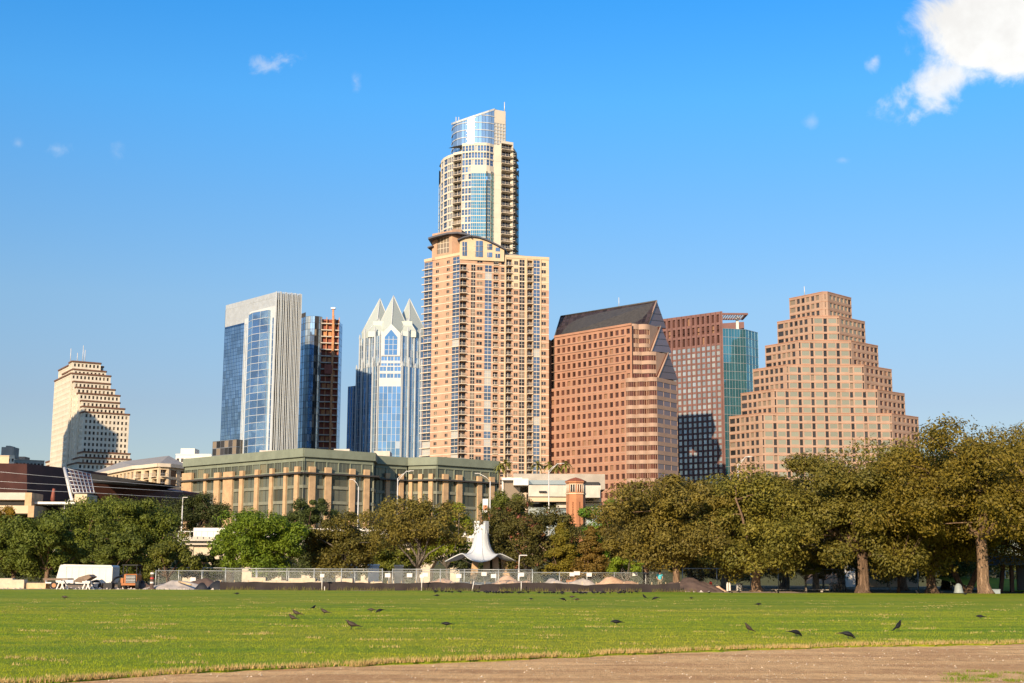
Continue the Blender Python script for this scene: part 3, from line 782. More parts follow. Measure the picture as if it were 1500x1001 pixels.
# ---- D: the tallest tower ------------------------------------------------------------------------
def tallest_tower():
    b = Bld('curved_residential_tower', 'tallest tower in the skyline, slim cream and glass with a bright curved glass top', 'skyscraper', V3(XY(700, 660, 630), 5), 110)
    py = 300; fh = 3.42
    z = Z(700, 211, 620)
    segs = [(642.5, 640), (645, 634), (649, 629), (655.5, 625), (663, 622.3), (676, 619.6), (690, 618), (712, 618), (717, 619), (723, 621), (733.5, 622), (751.5, 625), (757, 634)]
    pts = [XY(p, py, y) for p, y in segs]
    zs = [Z(643, 268, 634)] + [Z(655, 228, 625)] * 3 + [Z(670, 222, 620)] + [z] * 5 + [Z(728, 206, 622)] + [Z(741, 214, 623)] + [Z(756, 218, 628)]
    W = dict(glass='window_blue', depth=.25, mull=(0, 1), frame='austin_cream', fw=.05); CG = dict(kind='curved_glass', glass='curtain_teal', depth=.1, mull=(1, 1), frame='austin_cream', fw=.07); SG = dict(kind='side_glass', glass='curtain_teal', depth=.1)
    ztran = Z(700, 254, 620)
    for i in range(len(pts) - 1):
        A, B = pts[i], pts[i + 1]; L = (B - A).length; zz = zs[i]; fl = flr(zz, fh, 60, 1.0)
        if i == 0: facade(b, A, B, 4, zz, [(x, y, .1, 3.4, SG) for x, y in even(L, 1, .95)], fl, 'side_bay', 'austin_cream')
        elif i in (1, 2, 3): facade(b, A, B, 4, zz, [(x, y, .45, 3.05, W) for x, y in even(L, 1 if i < 3 else 3, .78)], fl, 'wall', 'austin_cream')
        elif i in (4, 10 + 1):
            facade(b, A, B, 4, zz, [(.15, L - .15, .25, 3.25, dict(kind='balcony_door', glass='window_dark', depth=1.5, mull=(2, 0), frame='slab_white', balcony=.8 if i == 4 else 1.0, slab='slab_white'))], fl, 'balcony_wall', 'austin_cream')
        elif i in (5,): facade(b, A, B, 4, zz, [(x, y, .45, 3.1, W) for x, y in even(L, 3, .78)], fl, 'wall', 'austin_cream')
        elif i in (6, 7, 8):
            up = [f for f in fl if f > ztran]; dn = [f for f in fl if f <= ztran]
            facade(b, A, B, ztran + .5, zz, [(x, y, .45, 3.1, W) for x, y in even(L, {6: 5, 7: 1, 8: 1}[i], (.78 if i == 6 else .85))], up, 'wall', 'austin_cream')
            u = (B - A).normalized(); n = Vector((u.y, -u.x)); k = .35 if i == 6 else 1.0
            facade(b, A + n * k, B + n * k * (1 if i < 8 else .2), 4, ztran + .5, [(x, y, .15, 3.2, CG) for x, y in even(L, {6: 4, 7: 1, 8: 1}[i], .95)], dn, 'glass_bow', 'austin_cream')
        elif i in (9,): 
            plain_wall(b, A, B, 4, zz, 'stair_wall', 'austin_cream')
            for f in fl[::2]: band(b.part('stair_wall'), A, B, f - .06, f + .06, .04, 'slab_white')
        elif i == 10: pass
    # right balcony bay is segment 10, blue-green return is segment 11
        if i == 10: facade(b, A, B, 4, zz, [(.2, L - .25, .25, 3.2, dict(kind='balcony_door', glass='window_dark', depth=1.7, mull=(3, 0), frame='slab_white', balcony=1.0, slab='slab_white'))], fl, 'balcony_wall', 'austin_cream')
    R0, R1 = XY(756.8, py, 634.3), XY(760, py, 639)
    facade(b, R0, R1, 4, Z(758, 261, 640), [(x, y, .1, 3.4, SG) for x, y in even((R1 - R0).length, 4, .96)], flr(Z(758, 261, 640), fh, 60), 'side_bay', 'curtain_teal')
    poly = pts + [R1, R1 + Vector((-6, 14)), pts[0] + Vector((6, 22))]
    for i in (len(poly) - 3, len(poly) - 2, len(poly) - 1): plain_wall(b, poly[i], poly[(i + 1) % len(poly)], 4, Z(700, 232, 620), 'back_wall', 'austin_cream')
    slab_roof(b, poly, Z(700, 226, 620), 'roof_gravel', 0)
    fr = MB(); fp = poly[3:12]; fr.face([V3(p, z - .6) for p in fp], 'roof_gravel'); obj('roof_terrace', fr, b.root)
    # curved glass crown
    cp = [(661.5, 636), (664, 630), (669, 626.5), (676, 624.3), (685, 623), (695, 622.5), (706, 622.6), (716, 623.4), (724, 625)]
    q = [XY(p, 185, y) for p, y in cp]
    tops = [Z(p, 181 - (p - 661.5) / 62.5 * 21.5, y) for p, y in cp]
    zc0 = z - 3; cf = b.part('crown_frame')
    for i in range(8):
        t0, t1 = tops[i], tops[i + 1]; A, B = q[i], q[i + 1]; z_ = zc0; lev = []
        while z_ < min(t0, t1) - .5: lev.append(z_); z_ += 3.6
        for k, zz in enumerate(lev):
            z2a = lev[k + 1] if k + 1 < len(lev) else t0; z2b = lev[k + 1] if k + 1 < len(lev) else t1
            for s_ in range(2):
                a = A.lerp(B, s_ / 2 + .02); c = A.lerp(B, s_ / 2 + .48); it = MB()
                h0 = z2a + (z2b - z2a) * (s_ / 2); h1 = z2a + (z2b - z2a) * (s_ / 2 + .5)
                it.face([V3(a, zz + .12), V3(c, zz + .12), V3(c, h1 - .12), V3(a, h0 - .12)], 'crown_bright' if k % 2 or i > 1 else 'curtain_sky'); b.item('crown_glass', it)
        for zz in lev + [None]:
            h0, h1 = (zz, zz) if zz else (t0, t1)
            u = (B - A).normalized(); n = Vector((u.y, -u.x)) * .22; d_ = .18 if zz else .8
            cf.face([V3(A + n, h0 - d_), V3(B + n, h1 - d_), V3(B + n, h1 + .18), V3(A + n, h0 + .18)], 'fin_white')
            cf.face([V3(A + n, h0 + .18), V3(B + n, h1 + .18), V3(B - n * 3, h1 + .18), V3(A - n * 3, h0 + .18)], 'fin_white')
        bk0, bk1 = A + (c_ := Vector((0, .35))), B + c_
        cf.face([V3(bk0, zc0), V3(bk1, zc0), V3(bk1, t1), V3(bk0, t0)], 'louvre_white')
    r = [q[-1], XY(740.5, 190, 628), XY(741, 190, 646), XY(700, 190, 650), q[0]]
    zr = tops[-1]; mech = b.part('crown_wall')
    for i in range(4): 
        A, B = r[i], r[i + 1]
        ze = zr if i < 3 else tops[0]
        if i == 0:
            L = (B - A).length
            facade(b, A, B, zc0, zr - .3, [(x, y, .15, 1.55, dict(kind='louvre', glass='louvre_white', depth=.25)) for x, y in even(L, 4, .86)], [zc0 + k * 1.7 for k in range(9)], 'crown_wall', 'austin_cream')
        else: mech.face([V3(A, zc0), V3(B, zc0), V3(B, zr - 1 if i < 3 else tops[0]), V3(A, zr - 1)], 'austin_cream')
    mech.face([V3(p, t) for p, t in zip(q, tops)][::1] + [V3(r[1], zr - 1), V3(r[2], zr - 1)], 'roof_gravel')
    for px in (668, 672, 739):
        m = MB(); p = P(px, 182 if px < 700 else 160, 632); m.tube([p - Vector((0, 0, 2)), p + Vector((0, 0, 3.5))], .2, 'white_metal', 5); obj('antenna', m, b.root)
    b.finish()
tallest_tower()

# ---- E: brick residential high-rise in front ----------------------------------------------------
def brick_highrise():
    b = Bld('brick_apartment_tower', 'tan brick and cream apartment high-rise with dark arched roof below the tallest tower', 'skyscraper', V3(globals()['XY'](710, 680, 550), 5), 44)
    ref = 550; P0, XY0, Z0 = globals()['P'], globals()['XY'], globals()['Z']; K = 1.09
    P = lambda a, c, Y: P0(a, c, Y * K)
    XY = lambda a, c, Y: XY0(a, c, Y * K)
    Z = lambda a, c, Y: Z0(a, c, Y * K)
    A = XY(619.5, ref, 512); C = XY(672, ref, 500); D = XY(804, ref, 507.5); BK = Vector((8, 26))
    fh = 11.27 / F_PX * 506 * K; z0 = 4
    zl = Z(628, 379, 510); zr = Z(770, 379, 506); zmid = Z(700, 379, 502)
    fl = flr(zr, fh, 6, .6)
    uL = (C - A).normalized(); LL = (C - A).length; uR = (D - C).normalized(); LR = (D - C).length
    def sx(px, left):
        # distance along the wall whose image column is px
        lo, hi = 0, LL if left else LR
        for _ in range(40):
            m = (lo + hi) / 2; q = proj(V3((A + uL * m) if left else (C + uR * m), Z(672, ref, 503)))
            if q[0] < px: lo = m
            else: hi = m
        return lo
    WN = dict(glass='window_dark', depth=.22, mull=(1, 0), frame='slab_white', fw=.06)
    WS = dict(glass='window_dark', depth=.22, mull=(0, 1), frame='slab_white', fw=.06)
    GB = dict(kind='glass_bay', glass='window_blue', depth=.12, mull=(1, 1), frame='slab_white', fw=.07)
    GD = dict(kind='glass_bay', glass='window_dark', depth=.12, mull=(1, 1), frame='slab_white', fw=.06)
    def BAL(o, d_): return dict(kind='balcony_door', glass='window_dark', depth=d_, mull=(1, 0), frame='slab_white', balcony=o, slab='slab_white')
    h = fh
    left = [(619.8, 631.3, .25, h - .05, GB), (636.2, 640.6, .9, 2.15, WN), (652.3, 656.5, .9, 2.15, WN), (661.5, 671.6, .25, h - .05, GB)]
    right = [(672.4, 682.3, .2, h - .15, BAL(1.3, 1.6)), (688.8, 695, .35, h - .15, GD), (697.6, 705.5, .75, 2.15, WN), (709.3, 719.2, .2, h - .05, GB), (721.8, 729.3, .3, 2.4, BAL(.5, 1.5)),
             (733.3, 738.0, .5, 2.3, WS), (741, 749.2, .25, h - .2, BAL(.9, 1.6)), (752.6, 758.2, .7, 2.25, WN), (760.4, 768, .3, h - .1, GD), (772.2, 779.8, .25, h - .2, BAL(.9, 1.7)), (781, 790.5, .25, h - .06, GB), (793.3, 799.6, .8, 2.2, WN)]
    lc = [(sx(a, True), sx(c, True), lo, hi, st) for a, c, lo, hi, st in left]
    rc = [(sx(a, False), sx(c, False), lo, hi, st) for a, c, lo, hi, st in right]
    facade(b, A, C, z0, zl, lc, fl, 'brick_wall', 'tan_brick')
    # the right-hand front: brick, with cream upper floors towards the right
    k = sx(739.2, False); zc_ = fl[-4] + .15; zc2 = fl[-9] + .15; k2 = sx(739.6, False)
    Lsel = [c for c in rc if c[1] < k]; Rsel = [(c[0] - k, c[1] - k, c[2], c[3], c[4]) for c in rc if c[0] >= k]
    M = C + uR * k
    facade(b, C, M, z0, zmid, Lsel, fl, 'brick_wall', 'tan_brick')
    facade(b, M, D, z0, zc_, Rsel, [f for f in fl if f < zc_ - 1], 'brick_wall', 'tan_brick')
    facade(b, M, D, zc_, zr, Rsel, [f for f in fl if f >= zc_ - .3], 'cream_wall', 'cream_stucco')
    nL = Vector((uL.y, -uL.x)); nR = Vector((uR.y, -uR.x)); sc = b.part('floor_bands')
    for f in fl:
        band(sc, A, C, f - .14, f + .14, .06, 'slab_white'); band(sc, C, M, f - .14, f + .14, .06, 'slab_white'); band(sc, M, D, f - .13, f + .13, .07, 'slab_white')
        a = A; band(sc, A - uL * .9, A + uL * lc[0][1], f - .16, f + .16, .7, 'slab_white')
        band(sc, A + uL * lc[3][0], C, f - .16, f + .16, .35, 'slab_white')
    # pilaster strips
    pl = b.part('pilasters')
    for px, w_ in ((739.2, .5), (770.2, .5), (791.6, .35), (780.3, .3)):
        c = C + uR * sx(px, False) + nR * .1; pl.box((c.x, c.y, (z0 + zr) / 2), (w_, .5, zr - z0 - .3), 'cream_stucco', math.atan2(uR.y, uR.x))
    poly = [A, C, M, D, D + Vector((-2, 26)), A + BK]
    for i in (3, 4, 5): plain_wall(b, poly[i], poly[(i + 1) % 6], z0, zr - .02, 'brick_wall', 'tan_brick')
    slab_roof(b, poly, zr, drop=.5); 
    for p, q in ((M, D), (A, C)): band(b.part('parapet'), p, q, zr - .2, zr + .9, .2, 'cream_stucco', .1, .4)
    # penthouse: brick block on the left, arched cream block on the right, dark curved roofs
    p0 = XY(633, 360, 509) ; p1 = XY(662, 360, 503.5); p2 = XY(676, 360, 505); ztp = Z(640, 349, 509)
    u = (p1 - p0).normalized(); Lp = (p1 - p0).length
    facade(b, p0, p1, zl - 1, ztp + 1.8, [(Lp * .25, Lp * .86, 0, 6.6, dict(kind='penthouse_window', glass='window_dark', depth=.3, mull=(3, 2), frame='slab_white', fw=.1))], [zl + 1.2], 'penthouse', 'tan_brick')
    facade(b, p1, p2, zl - 1, ztp + 2.5, [], [], 'penthouse', 'tan_brick')
    plain_wall(b, p2, p2 + BK * .6, zl - 1, ztp + 2.5, 'penthouse', 'tan_brick'); plain_wall(b, p0 + BK * .6, p0, zl - 1, ztp + .5, 'penthouse', 'tan_brick')
    def arch(pts_px, Y0, Y1, thick, dep, name, key, over=0):
        m = MB(); F = [P(px, py, Y0 + (Y1 - Y0) * i / (len(pts_px) - 1)) for i, (px, py) in enumerate(pts_px)]
        d = Vector((1.5, dep, 0)); up = Vector((0, 0, thick))
        for a, c in zip(F, F[1:]):
            m.face([a, c, c + up, a + up], key); m.face([a + up, c + up, c + up + d, a + up + d], key); m.face([a, a + d, c + d, c], key); m.face([a + d, a + d + up, c + d + up, c + d], key)
        for e in (F[0], F[-1]): m.face([e, e + up, e + up + d, e + d], key)
        obj(name, m, b.root)
    arch([(627, 350.5), (640, 346.5), (655, 343), (670, 342), (682, 344), (690, 347)], 505, 498.5, .7, 16, 'curved_roof', 'dark_roof')
    arch([(626, 363.5), (630, 362), (634, 361)], 508, 507.4, .5, 6, 'canopy', 'dark_roof')
    # arched cream block
    zc0 = zmid - 1; ap = [(673.5, 353), (680, 349), (690, 347.5), (700, 349), (712, 353), (725, 359.5), (738.5, 366.5)]
    arch([(670, 352.5), (680, 348.2), (690, 346.6), (701, 348), (713, 352), (726, 358.4), (740, 365.6)], 498.5, 501.5, .6, 14, 'arched_roof', 'dark_roof')
    Fp = [P(px, py, 499.7 + (px - 673) / 66 * 3.0) for px, py in ap]; cw = b.part('arched_wall')
    for a, c in zip(Fp, Fp[1:]): cw.face([(a.x, a.y, zc0), (c.x, c.y, zc0), c, a], 'cream_stucco')
    e = Fp[0]; cw.face([(e.x, e.y + 12, zc0), (e.x, e.y, zc0), e, (e.x, e.y + 12, e.z)], 'cream_stucco')
    e = Fp[-1]; cw.face([(e.x, e.y, zc0), (e.x + 1, e.y + 14, zc0), (e.x + 1, e.y + 14, e.z), e], 'cream_stucco')
    for (xa, xb, ya, yb, mx, mz) in ((677.3, 684, 375, 354.5, 1, 2), (691, 707, 376.5, 353, 2, 2), (711, 721, 366, 357.5, 1, 1), (725.5, 732.5, 368.5, 363, 0, 0), (711, 721, 377, 370, 1, 0), (725.5, 732.5, 378, 372, 1, 0)):
        Yw = 499.7 + ((xa + xb) / 2 - 673) / 66 * 3.0 - .15; it = MB()
        a, c, d_, e = P(xa, ya, Yw), P(xb, ya, Yw + .2), P(xb, yb, Yw + .2), P(xa, yb, Yw); it.face([a, c, d_, e], 'window_blue')
        for i in range(1, mx + 1):
            p = a.lerp(c, i / (mx + 1)); t = e.lerp(d_, i / (mx + 1)); it.tube([p - Vector((0, .1, 0)), t - Vector((0, .1, 0))], .1, 'slab_white', 4)
        for i in range(1, mz + 1):
            p = a.lerp(e, i / (mz + 1)); t = c.lerp(d_, i / (mz + 1)); it.tube([p - Vector((0, .14, 0)), t - Vector((0, .14, 0))], .1, 'slab_white', 4)
        obj('penthouse_window', it, b.root)
    # low pitched metal roof behind the right parapet
    rp = MB(); a, c = P(738, 370, 505), P(790, 378.5, 508); rp.extrude([a, c, (c.x, c.y, zr - .6), (a.x, a.y, zr - .6)], (3, 14, 0), 'shingle_grey'); obj('pitched_roof', rp, b.root)
    b.finish()
brick_highrise()
# ---- F: pink granite tower with the stepped glass gables ------------------------------------------
def gabled_tower():
    b = Bld('gabled_granite_tower', 'pink granite office tower with a sloping dark glass roof and stepped glass gables', 'skyscraper', V3(globals()['XY'](890, 700, 532), 5), 24)
    ref = 620; P0, XY0, Z0 = globals()['P'], globals()['XY'], globals()['Z']; K = .95
    P = lambda a, c, Y: P0(a, c, Y * K)
    XY = lambda a, c, Y: XY0(a, c, Y * K)
    Z = lambda a, c, Y: Z0(a, c, Y * K)
    A = XY(803.5, ref, 587); Cn = XY(917, ref, 555); z0 = 3
    zt = Z(929, 476, 553); fh = 13.25 / F_PX * 562 * K
    u = (Cn - A).normalized(); n = Vector((u.y, -u.x)); L = (Cn - A).length
    W = dict(glass='window_brown', depth=.45)
    fl = flr(zt, fh, z0, .5)
    zmid = Z(917, 556, 555)
    cols = [(x, y, .75, 2.75, W) for x, y in even(L, 14, .60, .8, .2)]
    # lower front is a touch proud of the upper front
    facade(b, A, Cn, z0, zmid, cols, [f for f in fl if f < zmid - 3], 'granite_wall', 'pink_granite')
    iu = -n * .5; uo = u * L * .07
    facade(b, A + uo + iu, Cn + iu + u * 3.0, zmid - .2, zt, [(x, y, .75, 2.75, W) for x, y in even(L * .93 + 3, 14, .60, .8, .5)], [f for f in fl if f >= zmid - 1], 'granite_wall', 'pink_granite')
    for f in fl: band(b.part('string_courses'), A, Cn, f + .2, f + .32, .03, 'rose_granite')
    # scalloped ribbon-window bow and the right-hand face
    Dp = XY(963, ref, 551); Ep = XY(992.5, ref, 564)
    v = (Dp - Cn).normalized(); m = Vector((v.y, -v.x)); Lb = (Dp - Cn).length
    pts = [Cn + v * Lb * i / 18 + m * 1.15 * abs(math.sin(math.pi * 3 * i / 18)) for i in range(19)]
    RB = dict(kind='ribbon_window', glass='dark_ribbon', depth=.35); RP = dict(kind='ribbon_window', glass='purple_glass', depth=.15)
    fb = [f for f in fl if f < zmid - 2]
    for i in range(18):
        facade(b, pts[i], pts[i + 1], z0, zmid + .4, [(0.0, (pts[i + 1] - pts[i]).length, .75, 2.75, RB)], fb, 'bow_bands', 'rose_granite')
    Lr = (Ep - Dp).length
    facade(b, Dp, Ep, z0, zmid + .4, [(x, y, .75, 2.75, RP) for x, y in even(Lr, 3, .995)], fb, 'bow_bands', 'rose_granite')
    bk = Vector((10, 26))
    poly = [A] + [Cn] + pts[1:] + [Ep, Ep + Vector((-16, 14)), A + Vector((12, 22))]
    nP = len(poly)
    for i in (nP - 3, nP - 2, nP - 1): plain_wall(b, poly[i], poly[(i + 1) % nP], z0, zmid if i == nP - 3 else zt - .5, 'granite_wall', 'pink_granite')
    slab_roof(b, [Cn] + pts[1:] + [Ep, Ep + Vector((-16, 14))], zmid, 'roof_gravel', 0)
    # upper storeys behind the stepped gables: two narrower bows
    def upper_bow(pxa, pxb, pxc, Ya, Yb, Yc, za, zb, name):
        a, c, e = XY(pxa, 520, Ya), XY(pxb, 520, Yb), XY(pxc, 520, Yc)
        w_ = (c - a).normalized(); mm = Vector((w_.y, -w_.x)); Lw = (c - a).length
        pp = [a + w_ * Lw * i / 12 + mm * .9 * abs(math.sin(math.pi * 2 * i / 12)) for i in range(13)]
        ff = [f for f in fl if za - 1.5 < f < zb - 3.2]
        for i in range(12): facade(b, pp[i], pp[i + 1], za - .4, zb, [(0.0, (pp[i + 1] - pp[i]).length, .75, 2.75, RB)], ff, name, 'rose_granite')
        plain_wall(b, c, e, za - .4, zb, name, 'rose_granite')
        b.part(name).face([V3(p, zb - .01) for p in pp] + [V3(e, zb - .01), V3(a + Vector((0, 14)), zb - .01)], 'roof_gravel')
    z2 = Z(955, 517, 557); z1 = Z(948, 478, 561)
    upper_bow(919, 961, 975, 555.5, 554.5, 560, zmid, z2, 'middle_bow'); upper_bow(920, 952, 964, 556, 557.5, 563, z2, z1, 'upper_bow')
    # stepped gables: glass triangles facing right, each the end of a roof prism
    e1 = Vector((-37.2, 35, 0)).normalized()
    def gable(Lp, Ap, Rp, length, name):
        a, t, c = P(*Lp), P(*Ap), P(*Rp)
        m_ = MB(); m_.face([a, c, t], 'purple_glass')
        for k in (.25, .5, .75):
            x = a.lerp(t, k); y = c.lerp(t, k); nrm = (c - a).cross(t - a).normalized()
            if nrm.y > 0: nrm = -nrm
            m_.face([x + nrm * .05 - Vector((0, 0, .1)), y + nrm * .05 - Vector((0, 0, .1)), y + nrm * .05 + Vector((0, 0, .1)), x + nrm * .05 + Vector((0, 0, .1))], 'bronze_dark')
        obj(name, m_, b.root)
        r_ = MB(); d = e1 * length
        r_.face([a + d, a, t, t + d], 'dark_ribbon'); r_.face([t + d, t, c, c + d], 'roof_glass'); r_.face([a + d, t + d, c + d], 'roof_glass')
        obj('gable_slope', r_, b.root)
        ed = MB(); ed.tube([a, t], .35, 'rose_granite', 5); ed.tube([t, t + d], .3, 'bronze_dark', 5); obj('gable_edge', ed, b.root)
    gable((963.5, 554, 553), (979, 517, 560), (993, 557, 566.5), 9, 'glass_gable')
    gable((954, 515, 556.5), (968, 478, 564), (984, 517, 571), 9, 'glass_gable')
    gable((948, 478, 561), (962, 441, 568), (976, 481, 575), 1.0, 'glass_gable')
    # long roof of dark glass
    a = V3(A + uo + iu, zt); t1 = P(962, 441, 568); t0 = Vector((t1.x, t1.y, t1.z)) + e1 * 51.0
    f1 = P(947.5, 477.5, 559.5)
    ro = MB(); nrow, nc = 6, 26
    for i in range(nrow):
        for j in range(nc):
            k0, k1 = i / nrow, (i + 1) / nrow - .012; s0, s1 = j / nc, (j + 1) / nc - .004
            def q(s_, k): return a.lerp(f1, s_).lerp(t0.lerp(t1, s_), k)
            it = MB(); it.face([q(s0, k0), q(s1, k0), q(s1, k1), q(s0, k1)], 'roof_glass'); b.item('roof_panel', it)
    back = Vector((16, 17, 0)); dn = Vector((0, 0, -.25)); ro.face([a + dn, f1 + dn, t1 + dn, t0 + dn], 'bronze_dark'); cb = P(976, 481, 575); ro.face([t1, cb, cb + e1 * 51, t0], 'roof_glass')
    ro.face([t0, a, a + Vector((12, 22, 0))], 'roof_glass'); ro.tube([t0, t1], .35, 'bronze_dark', 6)
    ro.tube([a, t0], .3, 'bronze_dark', 6); obj('sloping_roof', ro, b.root)
    band(b.part('eaves'), A + uo + iu, Cn + iu + u * 3.0, zt - .1, zt + .7, .35, 'pink_granite')
    m = MB(); p = t0.lerp(t1, .62); m.tube([p, p + Vector((0, 0, 4))], .12, 'white_metal', 5); obj('antenna', m, b.root)
    # return at the left end; its shade is put into the dark upper wall colour
    Lf = XY(801, ref, 592)
    facade(b, A + Vector((-1.6, 4.5)), A, z0, zmid - 6, [(.8, 3.6, .75, 2.75, W)], [f for f in fl if f < zmid - 9], 'granite_wall', 'pink_granite')
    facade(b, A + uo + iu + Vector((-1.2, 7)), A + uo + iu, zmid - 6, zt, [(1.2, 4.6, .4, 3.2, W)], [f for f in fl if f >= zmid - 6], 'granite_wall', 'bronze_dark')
    b.finish()
gabled_tower()

# ---- G: red panel hotel with the teal glass end ------------------------------------------------
def red_hotel():
    b = Bld('red_grid_hotel', 'red panelled hotel tower with teal glass end and a steel canopy on its roof', 'skyscraper', V3(globals()['XY'](1040, 690, 648), 5), 44)
    ref = 560; P0, XY0, Z0 = globals()['P'], globals()['XY'], globals()['Z']; K = .92
    P = lambda a, c, Y: P0(a, c, Y * K)
    XY = lambda a, c, Y: XY0(a, c, Y * K)
    Z = lambda a, c, Y: Z0(a, c, Y * K)
    A = XY(971, ref, 703); C = XY(1060.3, ref, 680); D = XY(1094, ref, 683); Ee = XY(1112, ref, 692); z0 = 4
    z = Z(1058, 456, 680); zg = Z(1062, 481, 680)
    L = (C - A).length; u = (C - A).normalized(); n = Vector((u.y, -u.x)); fh = 8.63 / F_PX * 690 * K
    ztop3 = z - 15.2
    W = dict(glass='hotel_grey', depth=.18, mull=(1, 0), frame='grey_metal', fw=.06)
    WB = dict(kind='screen_opening', glass='window_brown', depth=.8)
    facade(b, A, C, z0, ztop3, [(x, y, .35, fh - .55, W) for x, y in even(L, 12, .70, 0, 1.2)], flr(ztop3, fh, z0), 'panel_wall', 'red_panel')
    facade(b, A, C, ztop3, z, [(x, y, .5, 4.2, WB) for x, y in even(L, 12, .50, 0, 1.2)], [ztop3 + k * 4.85 for k in range(3)], 'panel_wall', 'red_panel')
    # piers
    for i in range(13):
        c = A + u * (L - 1.2) * i / 12 + n * .1; m = MB(); m.box((c.x, c.y, (z0 + z) / 2), (.75, .5, z - z0 - .2), 'red_panel', math.atan2(u.y, u.x)); obj('pier', m, b.root)
    T = dict(kind='glass_panel', glass='curtain_teal', depth=.1, mull=(1, 0), frame='grey_metal', fw=.05)
    fg = flr(zg, 4.0, z0, 0)
    for p, q, k in ((C, D, 4), (D, Ee, 4)):
        facade(b, p, q, z0, zg, [(x, y, .06, 3.9, T) for x, y in even((q - p).length, k, .96)], fg, 'glass_end', 'grey_metal')
    bk = Vector((0, 22)); poly = [A, C, D, Ee, Ee + Vector((-4, 14)), A + Vector((8, 18))]
    for i in (3, 4, 5): plain_wall(b, poly[i], poly[(i + 1) % 6], z0, zg - .3 if i == 3 else z - .4, 'back_wall', 'red_panel')
    slab_roof(b, poly, zg, drop=.4)
    # canopy: red soffit frame with white slats on a white post
    cv = MB(); a = P(1057, 458, 679); e = P(1094, 462, 684); ex = e.x - a.x
    cv.box((a.x + ex / 2, 684 * K, a.z + .2), (ex + 1, .7, .9), 'red_panel'); cv.box((a.x + ex / 2 - 1, 684 * K + 13, a.z + .2), (ex, .7, .9), 'red_panel')
    cv.box((e.x, 684 * K + 6.5, a.z + .2), (.8, 14, .85), 'red_panel'); obj('canopy_frame', cv, b.root)
    for i in range(10):
        m = MB(); m.box((a.x + 1 + (ex - 2) * i / 9, 684 * K + 6.5, a.z + .1), (.35, 12.6, .6), 'white_metal'); obj('canopy_slat', m, b.root)
    pm = MB(); p = XY(1080, 480, 690); pm.box((p.x, p.y, (zg + a.z) / 2 - .6), (1.2, 1.2, a.z - zg + 1), 'white_metal'); obj('canopy_post', pm, b.root)
    b.finish()
red_hotel()

# ---- H: stepped pyramid of rose granite --------------------------------------------------------
def stepped_pyramid():
    b = Bld('stepped_granite_tower', 'broad rose granite office tower stepped like a pyramid on both sides', 'skyscraper', V3(XY(1205, 690, 598), 5), 38)
    q = lambda x: 1060 + x / 3.573
    T = [(343, 518, 545, 668, 427.5), (280, 458, 605, 740, 463), (217, 393, 668, 808, 499), (153, 329, 735, 880, 534.5), (90, 265, 805, 948, 570.5), (28, 200, 880, 1020, 605.5)]
    Yf = 589; fh = 11.83 / F_PX * 589; z0 = 4
    xc = XY(q(531), 560, Yf).x
    W = dict(glass='window_dark', depth=.4); WG = dict(kind='wide_window', glass='window_green', depth=.1); NW = dict(kind='slot_window', glass='window_dark', depth=.5)
    ztops = [Z(q(531), t[4], Yf) for t in T]
    for i, (x0, x1, x2, x3, py) in enumerate(T):
        zt = ztops[i]; zb = z0 if i == len(T) - 1 else ztops[i + 1] - 1.2; ref = py + 12
        off = .03 * i
        p0 = XY(q(x0), ref, Yf + 15.5); p1 = XY(q(x1), ref, Yf); p2 = XY(q(x2), ref, Yf); p3 = XY(q(x3), ref, Yf + 13.5)
        p1 = Vector((p1.x, Yf - off)); p2 = Vector((p2.x, Yf - off))
        fl = flr(zt, fh, zb if i < len(T) - 1 else zb - .3, .45); 
        Lw = (p1 - p0).length
        cw = [(.3, Lw * .185, .62, 2.74, W)] + [(x + Lw * .2, y + Lw * .2, .62, 2.74, W) for x, y in even(Lw * .72, 5, .66)]
        facade(b, p0, p1, zb, zt, cw, fl, 'granite_wall', 'rose_granite')
        Lw = (p3 - p2).length
        cw = [(x, y, .72, 2.62, dict(glass='window_green' if i < 2 else 'window_brown', depth=.35)) for x, y in even(Lw * .86, 5, .66, Lw * .06, 0)] + [(Lw * .865, Lw - .3, .62, 2.74, W)]
        facade(b, p2, p3, zb, zt, cw, fl, 'granite_wall', 'rose_granite')
        Lf = (p2 - p1).length; cols = []
        nb = [0, 2, 4, 6, 8, 10][i]
        if nb == 0: cols = [(1.0, Lf - 1.0, .5, 2.9, NW)]
        else:
            bw = Lf / nb; cols = [(.15, bw * .14, .35, 3.1, NW)]
            for k in range(nb):
                cols.append((bw * (k + .24), bw * (k + .80), .72, 2.7, WG))
                cols.append((bw * (k + .88) if k < nb - 1 else Lf - bw * .14, bw * (k + 1.12) if k < nb - 1 else Lf - .15, .35, 3.1, NW))
        facade(b, p1, p2, zb, zt, cols, fl, 'granite_wall', 'rose_granite')
        bk = [p3 + Vector((-8, 16)), p0 + Vector((8, 16))]
        for A, B in ((p3, bk[0]), (bk[0], bk[1]), (bk[1], p0)):
            La = (B - A).length; facade(b, A, B, zb, zt, [(x, y, .62, 2.74, W) for x, y in even(La, max(2, int(La / 3)), .6)], fl, 'granite_wall', 'rose_granite')
        poly = [p0, p1, p2, p3] + bk
        slab_roof(b, poly, zt, 'roof_gravel', .35)
        for f in fl: 
            for A, B in ((p0, p1), (p1, p2), (p2, p3)): band(b.part('string_courses'), A, B, f + 2.95, f + 3.08, .04, 'pink_granite')
        cp_ = MB()
        for A, B in ((p0, p1), (p1, p2), (p2, p3)): band(cp_, A, B, zt - .25, zt + .1, .10, 'pink_granite', 0, .5)
        obj('coping', cp_, b.root)
    m = MB(); p = V3((xc - 6, Yf + 8), ztops[0]); m.tube([p, p + Vector((0, 0, 4))], .15, 'white_metal', 5); obj('antenna', m, b.root)
    b.finish()
stepped_pyramid()

